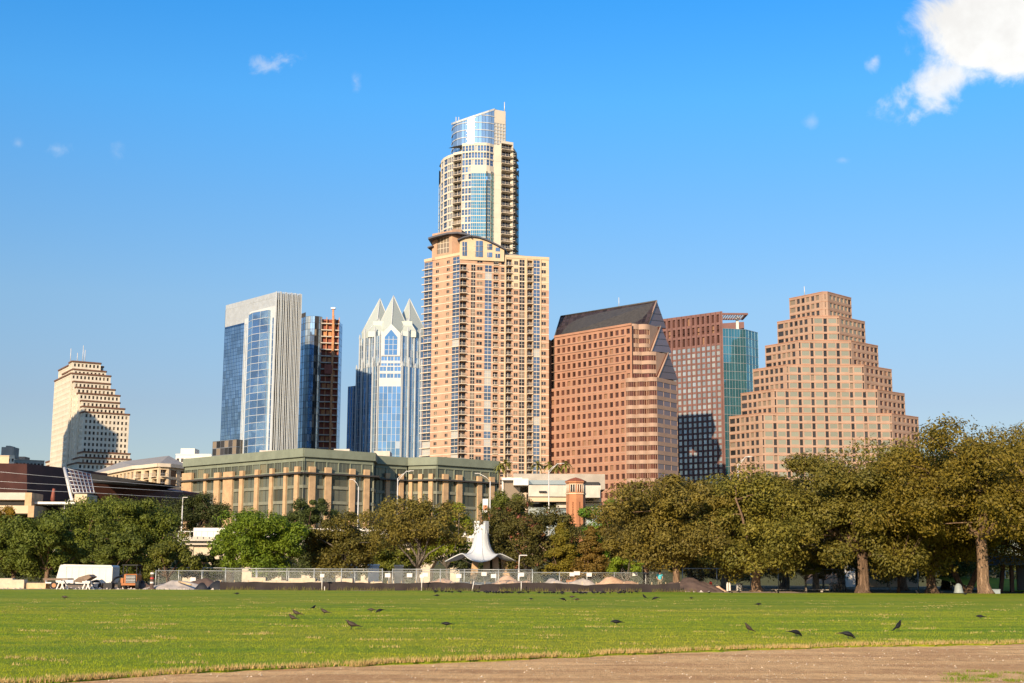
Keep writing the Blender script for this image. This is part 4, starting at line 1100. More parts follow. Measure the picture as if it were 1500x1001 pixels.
# ---- I: long gold stone and green glass office block in the middle distance ---------------------------
def stone_office():
    b = Bld('stone_office_block', 'long low office block with gold stone piers and a grey-green top band', 'office building', V3(XY(470, 760, 400), 3), 17)
    ref = 700
    pt = [(268.5, 420), (444, 380), (548, 394), (551, 404), (597, 411), (640, 407), (731, 423)]
    P2 = [XY(p, ref, y) for p, y in pt]
    z = Z(444, 657, 380); fh = 4.15; fl = flr(z, fh, 1, 2.3); z0 = 1
    OW = dict(kind='office_window', glass='office_green', depth=.45, mull=(1, 0), frame='bronze_dark', fw=.09)
    OT = dict(kind='top_window', glass='office_green', depth=.3, mull=(2, 0), frame='verdigris', fw=.06)
    zs = fl[-2] + fh * .98     # stone piers stop here; verdigris storey above
    def run(A, B, piers, zt=z, dz=0.0):
        """piers: list of (start, end) fractions that are stone; the gaps are glazing"""
        A, B, L, u, n = wall_axes(A, B); ang = math.atan2(u.y, u.x)
        gaps = []; prev = 0
        for a, c in piers:
            if a > prev + .002: gaps.append((prev, a))
            prev = c
        if prev < .998: gaps.append((prev, 1))
        cols = [(g0 * L + .12, g1 * L - .12, .55, fh - .3, OW) for g0, g1 in gaps]
        facade(b, A, B, z0, zs, [c for c in cols], [f for f in fl if f < zs - 1], 'spandrels', 'spandrel_grey')
        nn = max(2, int(L / 3.4))
        facade(b, A - n * .35, B - n * .35, zs, zt, [(x, y, .15, 2.8, OT) for x, y in even(L, nn, .93)], [zs + .3], 'top_storey', 'verdigris')
        band(b.part('top_band'), A, B, zt - 2.3, zt + .05, .35, 'verdigris', .1, 1.0)
        for i, (a, c) in enumerate(piers):
            m = MB(); w_ = (c - a) * L; q = A + u * L * (a + c) / 2 + n * .1
            hh = zs + (1.6 if w_ < 5 else 2.2); m.box((q.x, q.y, (z0 + hh) / 2), (w_, .9, hh - z0), 'gold_stone', ang)
            obj('stone_pier', m, b.root)
        band(b.part('cornice'), A, B, zs - .45, zs - .05, 1.3, 'bronze_dark', .5)
        band(b.part('base_course'), A, B, fl[1] - 1.3 if len(fl) > 2 else z0, fl[1] + .5, .42, 'gold_stone')
    f = lambda px, a, c: (px - a) / (c - a)
    p1 = [(268.5, 284), (303, 306.5), (319, 327), (333, 347), (357, 362), (379, 384), (400, 404), (419.5, 423), (434, 439)]
    run(P2[0], P2[1], [(max(0, f(a, 268.5, 444)), f(c, 268.5, 444)) for a, c in p1])
    p2 = [(452, 460.5), (475, 483.5), (511, 518.5), (532.5, 540)]
    run(P2[1], P2[2], [(f(a, 444, 548), f(c, 444, 548)) for a, c in p2])
    run(P2[2], P2[3], [])
    run(P2[3], P2[4], [(f(a, 551, 597), f(c, 551, 597)) for a, c in ((564, 570), (584, 590))])
    run(P2[4], P2[5], [(f(a, 597, 640), f(c, 597, 640)) for a, c in ((600, 605), (614, 619.5), (629, 635))])
    run(P2[5], P2[6], [(f(a, 640, 731), f(c, 640, 731)) for a, c in ((648, 655), (668, 675), (698, 704), (716.5, 723))])
    bk = [P2[6] + Vector((-4, 30)), P2[0] + Vector((12, 40))]
    for A, B in ((P2[6], bk[0]), (bk[0], bk[1]), (bk[1], P2[0])): plain_wall(b, A, B, z0, z - .5, 'rear_wall', 'verdigris')
    b.part('roof').face([V3(p, z - .6) for p in P2 + bk], 'roof_gravel')
    for (xa, xb, ya, yb, Y) in ((489, 512, 658, 664, 402), (548, 571, 661, 670, 415), (380, 420, 660, 664, 425)):
        m = MB(); a = P(xa, yb, Y); c = P(xb, ya, Y); m.box(((a.x + c.x) / 2, Y + 4, (a.z + c.z) / 2 - 1), (c.x - a.x, 8, c.z - a.z + 2), 'pale_concrete'); obj('plant_room', m, b.root)
    b.finish()
stone_office()

# ---- J: cream apartments with a hipped grey roof -------------------------------------------------
def cream_apartments():
    b = Bld('hipped_roof_apartments', 'cream low-rise apartment block with balconies under a grey hipped roof', 'apartment building', V3(XY(215, 720, 500), 4), 20)
    ref = 700; pts = [XY(120, ref, 560), XY(196, ref, 500), XY(209, ref, 497), XY(232, ref, 488), XY(247, ref, 490), XY(276, ref, 500)]
    z = Z(215, 684, 495); fh = 3.3; fl = flr(z, fh, 3, .8); z0 = 3
    W = dict(glass='window_dark', depth=.3); BL = dict(kind='balcony_door', glass='window_dark', depth=1.4, mull=(1, 0), frame='slab_white', balcony=1.2, slab='slab_white')
    for i in range(5):
        A, B = pts[i], pts[i + 1]; L = (B - A).length
        k = max(1, int(L / 4.5))
        facade(b, A, B, z0, z, [(x, y, .3, 2.7, BL if (j + i) % 2 or i == 2 else W) for j, (x, y) in enumerate(even(L, k, .6))], fl, 'wall', 'cream_stucco')
        band(b.part('eaves'), A, B, z - .5, z + .7, .9, 'slab_white', .2)
    bk = [pts[-1] + Vector((-14, 40)), pts[0] + Vector((20, 30))]
    for A, B in ((pts[-1], bk[0]), (bk[0], bk[1]), (bk[1], pts[0])): plain_wall(b, A, B, z0, z, 'wall', 'cream_stucco')
    rf = MB(); zr = Z(200, 667.5, 515); r0 = XY(178, 670, 545); r1 = XY(247, 670, 515); pp = [V3(p, z + .6) for p in pts + bk]
    rf.face([pp[0], pp[1], V3(r0, zr)], 'shingle_grey'); rf.face([pp[1], pp[2], pp[3], V3(r1, zr), V3(r0, zr)], 'shingle_grey')
    rf.face([pp[3], pp[4], pp[5], V3(r1, zr)], 'shingle_grey'); rf.face([pp[5], pp[6], V3(r1, zr)], 'shingle_grey'); rf.face([pp[6], pp[7], V3(r0, zr), V3(r1, zr)], 'shingle_grey'); rf.face([pp[7], pp[0], V3(r0, zr)], 'shingle_grey')
    obj('hipped_roof', rf, b.root); b.finish()
cream_apartments()
def simple_block(name, label, cat, xa, xb, top, Y, dep, wall, glassk, cols, fh, lo, hi, extra=None, ref=660, skew=0, zlow=3):
    b = Bld(name, label, cat, V3(XY((xa + xb) / 2, ref, Y), zlow), 20)
    A, B = XY(xa, ref, Y), XY(xb, ref, Y + skew); z = Z((xa + xb) / 2, top, Y); d = Vector((-dep * .42, dep)); pol = [A, B, B + d, A + Vector((-dep * .1, dep))]
    for i, (p, q) in enumerate(zip(pol, pol[1:] + pol[:1])):
        L = (q - p).length; facade(b, p, q, zlow, z, [(x, y, lo, hi, dict(glass=glassk, depth=.3)) for x, y in even(L, cols if i % 2 == 0 else max(2, int(L / 4)), .6)], flr(z, fh, zlow, 1.0), 'wall', wall)
    parapet(b, pol, z, wall, .3, .15, 'coping'); slab_roof(b, pol, z)
    if extra: extra(b, pol, z)
    b.finish(); return b
def boxes(*L):
    def go(b, pol, z):
        for xa, xb, ya, yb, Y, k in L:
            m = MB(); a, c = P(xa, yb, Y), P(xb, ya, Y); m.box(((a.x + c.x) / 2, Y + 5, (a.z + c.z) / 2 - .5), (c.x - a.x, 9, c.z - a.z + 1), k); obj('plant_room', m, b.root)
    return go
simple_block('white_roofed_block', 'white block with a square plant room, peeping over the grey hipped roof', 'building', 258, 310, 665.5, 600, 25, 'white_paint', 'window_dark', 8, 3.5, 1, 2.6, boxes((264, 285, 657, 668, 604, 'white_paint')))
simple_block('old_stone_block', 'pale grey ornate block with a set-back top at the left edge of the skyline', 'building', -40, 22, 667, 820, 30, 'cream_stone', 'window_dark', 12, 3.8, 1, 2.8, boxes((1, 20, 655, 668, 824, 'concrete'), (8, 14, 653, 656, 826, 'concrete')))
simple_block('tan_low_block', 'plain tan block at the left edge below the ornate grey block', 'building', -40, 14, 667.5, 560, 25, 'cream_stucco', 'window_dark', 2, 9, 3, 4)
simple_block('distant_terrace', 'low brownish building beyond, between the ornate grey block and the stepped cream tower', 'building', 18, 66, 673, 850, 25, 'concrete', 'window_dark', 9, 3.6, 1, 2.6, boxes((22, 36, 669, 674, 856, 'tan_brick')), skew=10)

# ---- K: copper-clad civic building with the tilted glass screen -----------------------------------
def civic_building():
    b = Bld('copper_civic_building', 'angular dark copper building with a tilted gridded glass screen at the far left', 'civic building', V3(XY(60, 740, 310), 3), 8)
    w_ = b.part('copper_wall'); Y = 300
    def wedge(pl, d, key, name, dy=0):
        m = MB(); m.extrude([P(*p) for p in pl], d, key); obj(name, m, b.root)
    wedge([(-60, 770, 296), (-60, 678, 296), (39.5, 679.5, 304), (39.5, 770, 304)], (8, 22, 0), 'copper_brown', 'copper_wing')
    wedge([(39.8, 770, 304.2), (39.8, 679.5, 304.2), (56, 689, 312), (92, 712, 326), (70, 770, 318)], (4, 16, 0), 'copper_dark', 'angled_wing')
    wedge([(62, 760, 322), (62, 688, 322), (94, 687, 320), (94, 700, 320), (150, 704, 330), (240, 718, 338), (240, 760, 338)], (6, 14, 0), 'copper_brown', 'rear_wing')
    wedge([(66, 716, 318.5), (66, 694, 318.5), (92, 695, 318), (93, 716, 318)], (0, 2, 0), 'black', 'recess_shade_slab')  # black slab on the wing, painted in place of a recess's shade
    wedge([(131, 693.5, 319), (131, 707, 319), (196, 712, 327), (222, 706.5, 329)], (3, 16, 0), 'bronze_dark', 'roof_blade')
    # ledges of stone
    for (xa, xb, ya, yb, yy, k) in ((-50, 45, 722, 732, 292, 'pale_concrete'), (-50, 50, 741, 752, 288, 'cream_stucco'), (46, 110, 735.5, 738.5, 293, 'white_metal'), (109, 128, 724, 739, 296, 'cream_stucco'), (36, 47, 722, 741, 291, 'gold_stone'), (41, 51, 741, 758, 287.5, 'gold_stone'), (-50, 45, 732, 741, 296, 'window_dark'), (50, 110, 739, 760, 300, 'window_dark')):
        m = MB(); a, c = P(xa, yb, yy), P(xb, ya, yy); m.box(((a.x + c.x) / 2, yy + 3.5, (a.z + c.z) / 2), (c.x - a.x, 7 + .1 * (xa % 7), c.z - a.z), k); obj('stone_ledge' if 'window' not in k else 'dark_glazing', m, b.root)
    # tilted glass screen with a white grid
    a0, a1, c1, c0_ = P(107, 723, 297), P(138, 723, 300), P(132, 695, 309), P(95.5, 687, 306)
    sc_ = MB(); sc_.face([a0, a1, c1, c0_], 'window_brown'); n_ = (a1 - a0).cross(c0_ - a0).normalized() * .12
    if n_.y > 0: n_ = -n_
    sc_.face([a0 - n_ * 3, c0_ - n_ * 3, c1 - n_ * 3, a1 - n_ * 3], 'bronze_dark'); scr = obj('glass_screen', sc_, b.root)
    gr = MB()
    for i in range(7):
        t = i / 6; gr.tube([a0.lerp(a1, t) + n_, c0_.lerp(c1, t) + n_], .11, 'grey_metal', 4)
        gr.tube([a0.lerp(c0_, t) + n_, a1.lerp(c1, t) + n_], .11, 'grey_metal', 4)
    gr.tube([P(106, 735, 296.5), P(94.5, 686, 305.5)], .38, 'white_metal', 6); g_ = obj('screen_grid', gr, scr)
    mr = MB(); mr.tube([P(77, 735, 300), P(79, 716, 300)], [.55, .3], 'infill_red', 6); obj('red_banner', mr, b.root)
    b.finish()
civic_building()

# ---- L: white parking deck, M: brick bell tower, right-hand low buildings -----------------------------
def parking_deck():
    b = Bld('parking_deck', 'long white concrete parking deck with dark openings, beside the brick bell tower', 'parking garage', V3(XY(800, 740, 350), 2), 12)
    for (xa, xb, ya, yb, Y, k) in ((774, 880, 711.5, 727.5, 350, 'pale_concrete'), (774, 881, 729.5, 735, 349, 'cream_stucco'), (815, 881, 737, 744, 350.5, 'pale_concrete'), (774, 834, 704, 710, 353, 'hotel_grey'), (836, 879, 714, 729, 345, 'pale_concrete'), (735, 765, 700, 703.5, 352, 'white_paint'), (735, 737.5, 702, 745, 353, 'white_paint'), (738, 762, 703, 745, 354, 'window_dark'), (752, 774, 701.5, 711, 349.5, 'white_metal'), (774, 881, 744, 790, 353, 'hotel_grey')):
        m = MB(); a, c = P(xa, yb, Y), P(xb, ya, Y); m.box(((a.x + c.x) / 2, Y + 6, (a.z + c.z) / 2), (c.x - a.x, 12 + (xa % 5) * .2, c.z - a.z), k)
        obj({'window_dark': 'stair_glazing', 'hotel_grey': 'glass_strip'}.get(k, 'deck_parapet'), m, b.root)
    m = MB(); a, c = P(774, 790, 356), P(881, 706, 356); m.box(((a.x + c.x) / 2, 364, (a.z + c.z) / 2), (c.x - a.x - 1, 14, c.z - a.z), 'black'); obj('deck_shade_box', m, b.root)  # solid black box stands in for the shade between the deck levels
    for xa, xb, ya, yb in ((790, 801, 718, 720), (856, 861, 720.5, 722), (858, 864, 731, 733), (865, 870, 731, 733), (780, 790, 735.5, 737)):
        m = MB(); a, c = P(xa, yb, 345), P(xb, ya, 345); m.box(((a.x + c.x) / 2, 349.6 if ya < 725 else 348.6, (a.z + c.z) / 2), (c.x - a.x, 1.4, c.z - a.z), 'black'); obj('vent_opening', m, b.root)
    m = MB(); a, c = P(752, 698, 356), P(881, 700, 372); m.box(((a.x + c.x) / 2, 366, c.z - 2), (c.x - a.x, 16, 4.0), 'concrete'); obj('roof_deck', m, b.root)
    b.finish()
parking_deck()
def bell_tower():
    b = Bld('brick_bell_tower', 'slim terracotta brick bell tower with a red tiled cap, above the trees', 'tower', V3(XY(843.5, 740, 230), 0), 0)
    Y = 230; c = XY(843.5, 735, Y + 1.6); rr = 1.62; z1 = Z(843, 704, Y); z0 = -.2
    poly = [c + Vector((rr * math.cos(a), rr * math.sin(a))) for a in [math.pi / 8 + k * math.pi / 4 - math.pi / 2 - math.pi / 4 + math.pi / 8 for k in range(8)]]
    poly = [c + Vector((rr * math.cos(-math.pi / 2 + k * math.pi / 4), rr * math.sin(-math.pi / 2 + k * math.pi / 4))) for k in range(8)]
    zb = z1 - 2.15
    for p, q in zip(poly, poly[1:] + poly[:1]):
        L = (q - p).length
        facade(b, p, q, z0, zb, [(L * .42, L * .62, .2, .95, dict(kind='slit_window', glass='black', depth=.2))], [zb - 1.6 - k * 1.38 for k in range(5)], 'shaft', 'terracotta_brick')
        facade(b, p, q, zb, z1, [(L * .2, L * .44, .25, 1.5, dict(kind='belfry_opening', glass='black', depth=.25)), (L * .56, L * .8, .25, 1.5, dict(kind='belfry_opening', glass='black', depth=.25))], [zb], 'belfry', 'terracotta_brick')
        band(b.part('mouldings'), p, q, zb - .1, zb + .08, .1, 'cream_stucco', .04); band(b.part('mouldings'), p, q, z1 - .3, z1 - .05, .14, 'terracotta_brick', .06); band(b.part('mouldings'), p, q, zb + 1.5, zb + 1.6, .05, 'cream_stucco')
        u_ = (q - p) / L; n_ = Vector((u_.y, -u_.x))
        for s_ in (.16, .5, .84):
            m = MB(); cc = p + u_ * L * s_ + n_ * .03; m.tube([V3(cc, zb + .2), V3(cc, zb + 1.5)], .07, 'cream_stone', 6); b.item('colonnette', m, Vector((n_.x, n_.y, 0)))
    m = MB(); m.lathe((c.x, c.y, z1), [(rr + .25, -.05), (rr * .55, .38), (.02, .62)], 'roof_tile_red', 8, False); obj('tiled_cap', m, b.root)
    b.finish()
bell_tower()
def pavilion_building():
    b = Bld('tan_park_building', 'tan masonry building with a cream pier and arched opening, seen under the oaks', 'building', V3(XY(1250, 850, 175), 0), 0)
    Y = 175
    def bx(xa, xb, ya, yb, yy, dep, k, name):
        m = MB(); a, c = P(xa, yb, yy), P(xb, ya, yy); m.box(((a.x + c.x) / 2, yy + dep / 2, (a.z + c.z) / 2), (c.x - a.x, dep, c.z - a.z), k); obj(name, m, b.root)
    bx(1195, 1235, 818, 856, Y + .6, 6, 'tan_brick', 'wall'); bx(1234, 1252, 824, 862, Y, 7, 'white_paint', 'pier'); bx(1252, 1275, 820, 830, Y + .4, 6, 'gold_stone', 'lintel'); bx(1274, 1284, 821, 862, Y + .3, 6, 'gold_stone', 'wall'); bx(1284, 1345, 842, 864, Y + .8, 6, 'cream_stucco', 'wall'); bx(1284, 1345, 838, 842, Y + .5, 6.5, 'tan_brick', 'coping')
    m = MB(); a, c = P(1252, 864, Y + 3), P(1275, 829, Y + 3); w_ = c.x - a.x
    pr = [(a.x, Y + 3, c.z)] + [(a.x + w_ * (i / 10), Y + 3, c.z - .25 + 0 * i - .9 * (1 - math.sin(math.pi * i / 10))) for i in range(11)] + [(c.x, Y + 3, c.z)]
    m.extrude(pr[1:-1] + [(c.x, Y + 3, c.z), (a.x, Y + 3, c.z)], (0, .4, 0), 'gold_stone'); obj('arch', m, b.root)
    m = MB(); m.box(((a.x + c.x) / 2, Y + 5.4, 1), (w_ + .4, .2, 5), 'black'); obj('doorway_shade_panel', m, b.root)  # black panel behind the arch, painted in place of the shade inside
    b.finish()
pavilion_building()
# ---- tall residential tower beyond the left edge of the view; its shadow lies on the cream tower -----------
def left_tower():
    b = Bld('tall_glass_tower', 'tall slim glass residential tower standing west of the copper civic building', 'skyscraper', (-344, 700, 4), 60)
    a = R(18); e1 = Vector((math.cos(a), math.sin(a))); e2 = Vector((-math.sin(a), math.cos(a))); C = Vector((-366, 690)); pol = [C, C + e1 * 34, C + e1 * 34 + e2 * 24, C + e2 * 24]
    for p, q in zip(pol, pol[1:] + pol[:1]):
        L = (q - p).length; facade(b, p, q, 4, 166, [(x, y, .2, 8.6, dict(kind='glass_panel', glass='curtain_blue', depth=.2)) for x, y in even(L, 5, .85)], flr(166, 9, 4), 'wall', 'cream_stone')
    slab_roof(b, pol, 166); c = sum(pol, Vector((0, 0))) / 4; m = MB(); m.lathe((c.x, c.y, 165), [(14, 0), (12, 6), (5, 10), (.1, 11)], 'fin_white', 20); obj('crown', m, b.root); b.finish()
left_tower()
# ================================================================ TREES
def barkmat(name, c):
    m, t, b, o = _new(name); tcn = t.node('ShaderNodeTexCoord').outputs['Object']
    f = t.ramp(t.noise(t.mapping(tcn, (5, 5, 1.2)), 1.0, 5, .65), .35, .68)
    t.l.new(t.mix(f, c4(c, .5), c4(c, 1.1)), b.inputs['Base Color']); setp(b, Roughness=.95); b.inputs['Specular IOR Level'].default_value = .1
    bn = t.node('ShaderNodeBump'); bn.inputs['Strength'].default_value = 1.0; bn.inputs['Distance'].default_value = .12; t.l.new(f, bn.inputs['Height']); t.l.new(bn.outputs[0], b.inputs['Normal'])
barkmat('bark_brown', (.20, .13, .085)); barkmat('bark_tan', (.31, .20, .125)); barkmat('bark_grey', (.24, .20, .16)); barkmat('bark_pale', (.45, .40, .32))
leafmat('leaf_oak', (.205, .174, .022), (.082, .088, .016), .22)
leafmat('leaf_oak_brown', (.232, .172, .028), (.098, .085, .020), .22)
leafmat('leaf_olive', (0.165, 0.178, 0.020), (0.075, 0.100, 0.016), .22)
leafmat('leaf_elm', (.285, .222, .021), (.135, .122, .017), .25)
leafmat('leaf_bright', (0.204, 0.285, 0.019), (0.095, 0.173, 0.017), .35)
leafmat('leaf_lime', (0.325, 0.372, 0.021), (0.169, 0.235, 0.018), .40)
leafmat('leaf_green', (0.135, 0.160, 0.019), (0.063, 0.090, 0.015), .25)
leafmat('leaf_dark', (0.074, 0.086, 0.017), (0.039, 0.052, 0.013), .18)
leafmat('leaf_gold', (0.446, 0.278, 0.019), (0.223, 0.181, 0.019), .3)
leafmat('leaf_sparse', (.255, .190, .036), (.15, .135, .026), .3)
leafmat('leaf_myrtle', (0.159, 0.146, 0.026), (0.080, 0.086, 0.019), .25, ((.30, .09, .06), .60))
leafmat('leaf_cypress', (0.302, 0.243, 0.021), (0.159, 0.168, 0.019), .3)
leafmat('leaf_rust', (.25, .16, .026), (.14, .12, .020), .3)
leafmat('leaf_palm', (0.255, 0.237, 0.045), (0.143, 0.139, 0.029), .2)

def limb(mb, p, q, r0, r1, rng, key, sag=.12, n=5):
    p, q = Vector(p), Vector(q); L = (q - p).length; pts = []
    off = Vector((rng.normal(), rng.normal(), rng.normal() * .5 + .4)) * L * sag
    for i in range(n + 1):
        t = i / n; pts.append(p.lerp(q, t) + off * math.sin(math.pi * t) + Vector((rng.normal(), rng.normal(), 0)) * L * .012 * (0 < i < n))
    mb.tube(pts, [r0 + (r1 - r0) * (i / n) ** .8 for i in range(n + 1)], key, 7)
    return pts
def tree(name, label, px, Y, top, hw, bot, leaf, bark, group, trunk=None, seed=1, clumps=40, leaves=420, size=.24, shape='dome', dens=1.0, fork=None, cx=0.0, lean=0.0, depth=.85, multi=0, base=0.0, cat='tree', spill=.175, wide=1.28, bare=False):
    """px,Y: where the trunk stands; top, bot: picture rows of the crown's top and lowest leaves; hw: half width of the crown in metres"""
    rng = np.random.default_rng(seed); hw *= wide if shape != 'cone' else 1.15
    if shape != 'cone': clumps = int(clumps * 1.05)
    x0 = XY(px, 850, Y).x; H = Z(px, top, Y); zb = max(.3, Z(px, bot, Y))
    root = thing(name, label, cat, (x0, Y, base), group)
    trunk = trunk or .25; fork = fork or max(zb * .9, H * .16)
    if shape == 'dome' and H > 5: zb = max(.7, zb - .12 * (H - zb))
    cz = (H + zb) / 2; rz = (H - zb) / 2; rx = hw; ry = hw * depth; ccx = x0 + cx
    # clumps that fill the crown
    C = []
    tries = 0
    while len(C) < clumps and tries < clumps * 60:
        tries += 1
        d = rng.normal(size=3); d /= np.linalg.norm(d); r = rng.random() ** .45
        if shape == 'cone':
            t = rng.random() ** .8; rr = (1 - t) ** .85 * (.35 + .65 * rng.random() ** .5) ; a = rng.random() * 2 * math.pi
            c = np.array([ccx + rr * rx * math.cos(a), Y + rr * ry * math.sin(a), zb + t * (H - zb) * .97]); cr = (.14 + .22 * (1 - t)) * rx * (.7 + .6 * rng.random())
        else:
            if shape == 'dome' and d[2] < 0: d = d / (math.hypot(d[0], d[1]) ** 3 + abs(d[2]) ** 3) ** (1 / 3)
            if bare and d[2] < -.35: d[2] *= .6
            c = np.array([ccx + d[0] * r * rx * (1 - spill * .8), Y + d[1] * r * ry * (1 - spill * .8), cz + d[2] * r * rz * .86])
            cr = spill * (rx + rz) / 2 * (.55 + 1.05 * rng.random())
            if bare and c[2] < zb + .25 * rz and math.hypot((c[0] - ccx) / rx, (c[1] - Y) / ry) < .45: continue
        if any(np.linalg.norm(c - q[0]) < .74 * min(cr, q[1]) for q in C): continue
        C.append((c, cr))
    # trunk and limbs
    tb = MB(); fp = Vector((x0 + lean * fork, Y, fork))
    def stem(p0, p1, r):
        pts = [p0 + Vector((0, 0, -.15)), p0.lerp(p1, .06), p0.lerp(p1, .2), p0.lerp(p1, .5), p0.lerp(p1, .8), p1]
        tb.tube([q + Vector((rng.normal() * r * .1, 0, 0)) for q in pts], [r * 1.85, r * 1.32, r * 1.06, r * .95, r * .92, r * .88], bark, 12)
    forks = []
    if multi:
        for k in range(multi):
            a = (k + .5) / multi * math.pi; e = Vector((x0 + math.cos(a) * hw * .35, Y + rng.normal() * .5, fork + rng.random() * .6)); stem(Vector((x0 + math.cos(a) * trunk * .6, Y, 0)), e, trunk * .62); forks.append(e)
    else: stem(Vector((x0, Y, 0)), fp, trunk); forks = [fp]
    order = sorted(range(len(C)), key=lambda i: np.linalg.norm(C[i][0] - np.array(fp)))
    nodes = [(f, trunk * .8 / (1 if not multi else 1.4)) for f in forks]; major = order[::max(1, len(order) // 9)]
    allp = [(f, trunk * .6) for f in forks]
    for i in major:
        f = min(forks, key=lambda q: (Vector(C[i][0]) - q).length); pts = limb(tb, f, C[i][0], trunk * .52, trunk * .12, rng, bark)
        allp += [(p, trunk * (.52 - .4 * k / 5)) for k, p in enumerate(pts)]
    for i in order:
        if i in major: continue
        c = Vector(C[i][0]); p, r = min(allp, key=lambda q: (q[0] - c).length + (0 if q[0].z < c.z + .5 else 2.0)); limb(tb, p, c, min(r * .6, trunk * .2), trunk * .05, rng, bark, .08, 3)
    kk = .16 * min(trunk, .5)
    tb.v = [tuple(Vector(q) + mnoise.noise_vector(Vector(q) * 2.6) * kk + mnoise.noise_vector(Vector((q[0] * 7, q[1] * 7, q[2] * 1.5))) * kk * .5) for q in tb.v]
    obj('trunk', tb, root)
    # leaves: small folded sprays scattered through every clump
    P_, N_ = [], []
    for c, cr in C:
        n = int(leaves * 1.3 * dens * (.6 + .8 * rng.random()))
        d = rng.normal(size=(n, 3)); d /= np.linalg.norm(d, axis=1)[:, None]
        ra = cr * (.35 + .75 * rng.random(n) ** .6) * (1 + .22 * np.sin(d[:, 0] * 7 + d[:, 2] * 5 + c[0]) * np.cos(d[:, 1] * 6 + c[2]))
        p = c + d * ra[:, None] * np.array([1.12, 1.12, .78 if shape != 'cone' else .55])
        nn = d * .9 + rng.normal(size=(n, 3)) * .55 + np.array([0, 0, .45])
        k = p[:, 2] > .12; P_.append(p[k]); N_.append(nn[k])
    p = np.concatenate(P_); nn = np.concatenate(N_); nn /= np.linalg.norm(nn, axis=1)[:, None]; n = len(p)
    a = np.cross(nn, rng.normal(size=(n, 3))); a /= np.linalg.norm(a, axis=1)[:, None]; b_ = np.cross(nn, a)
    size *= .82
    s_ = size * (.55 + .9 * rng.random(n))[:, None]
    V = np.empty((n, 4, 3)); V[:, 0] = p - a * s_ * .62; V[:, 1] = p - b_ * s_ * .30 + nn * s_ * .10; V[:, 2] = p + a * s_ * .62 - nn * s_ * .06; V[:, 3] = p + b_ * s_ * .30 + nn * s_ * .10
    fast_mesh('crown', V.reshape(-1, 3), 4, leaf, parent=root, base=tuple(root.location))
    return root
OAKS = 'oaks and elms along the far side of the lawn'
LEFT = 'trees in the wooded bank at the left'
MID = 'trees behind the construction fence'
# right-hand row, nearest first
tree('elm_tree', 'huge spreading tree with a stout bare tan trunk, at the right edge of the lawn', 1441, 111, 606, 7.6, 814, 'leaf_elm', 'bark_tan', OAKS, .45, 11, 110, 560, .25, 'dome', 1, 4.4, -.2, 0, .9, bare=True)
tree('oak_tree', 'broad tree with low dark forked limbs, left of the stout tan trunk', 1364, 119, 640, 5.6, 822, 'leaf_elm', 'bark_brown', OAKS, .42, 12, 85, 520, .25, 'dome', 1, 2.0, -.2, 0, .9)
tree('oak_tree', 'tree with a leaning blotched trunk just left of the stout tan trunk', 1414, 124, 650, 4.6, 800, 'leaf_oak', 'bark_brown', OAKS, .42, 13, 45, 460, .25, 'dome', 1, 2.6, 0, -.15, .9, multi=2)
tree('oak_tree', 'tall oak with a dark mottled trunk in front of the white pier', 1264, 116, 648, 5.7, 832, 'leaf_oak', 'bark_brown', OAKS, .46, 14, 75, 520, .25, 'dome', 1, 3.2)
tree('oak_tree', 'full oak whose crown covers the foot of the stepped granite tower', 1195, 132, 655, 6.0, 835, 'leaf_oak', 'bark_grey', OAKS, .3, 15, 75, 520, .25, 'dome', 1, 3.0)
tree('oak_tree', 'olive oak on a short thick red-brown trunk, mid right', 1108, 119, 678, 5.6, 846, 'leaf_oak', 'bark_tan', OAKS, .38, 16, 75, 520, .25, 'dome', 1, 2.3, .5)
tree('oak_tree', 'olive oak behind the one on the short thick red-brown trunk', 1062, 140, 690, 6.4, 838, 'leaf_oak', 'bark_grey', OAKS, .35, 17, 70, 520, .25, 'dome', 1, 3)
tree('oak_tree', 'brownish oak with a pale straight trunk rising through the site fence', 991, 119, 690, 5.3, 816, 'leaf_oak_brown', 'bark_tan', OAKS, .29, 18, 70, 520, .25, 'dome', 1, 3.4, -.4)
tree('oak_tree', 'brownish oak left of the pale straight trunk, its skirts near the ground', 946, 141, 708, 5.0, 822, 'leaf_oak_brown', 'bark_brown', OAKS, .32, 19, 60, 500, .25, 'dome', 1, 2.4)
tree('oak_tree', 'tall oak at the right edge, its crown cut by the frame', 1512, 122, 612, 6.8, 812, 'leaf_elm', 'bark_brown', OAKS, .5, 20, 75, 500, .25, 'dome', 1, 3)
tree('oak_tree', 'rounded oak between the mottled trunk and the low forked tree', 1322, 138, 650, 5.6, 822, 'leaf_oak', 'bark_brown', OAKS, .4, 21, 60, 480, .25, 'dome', 1, 3)
tree('oak_tree', 'rear oak filling the gap above the white pier', 1232, 150, 668, 6.5, 825, 'leaf_oak', 'bark_grey', OAKS, .4, 22, 60, 480, .26, 'dome', 1, 3)
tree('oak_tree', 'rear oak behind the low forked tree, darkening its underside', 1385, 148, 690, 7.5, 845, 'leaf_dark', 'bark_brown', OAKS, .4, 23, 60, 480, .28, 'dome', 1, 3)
tree('oak_tree', 'rear oak between two tan trunks, mid right', 1150, 152, 690, 6.5, 838, 'leaf_olive', 'bark_grey', OAKS, .4, 24, 60, 480, .26, 'dome', 1, 3)
tree('young_tree', 'slim young tree with a thin dark stem between two oaks', 1316, 122, 800, 1.2, 842, 'leaf_oak', 'bark_brown', OAKS, .10, 25, 14, 130, .2, 'round', 1, 1.2)
tree('young_tree', 'slim young tree leaning beside the bicycle rack', 1180, 121, 815, 1.4, 845, 'leaf_olive', 'bark_grey', OAKS, .09, 26, 14, 130, .2, 'round', 1, 1.0)
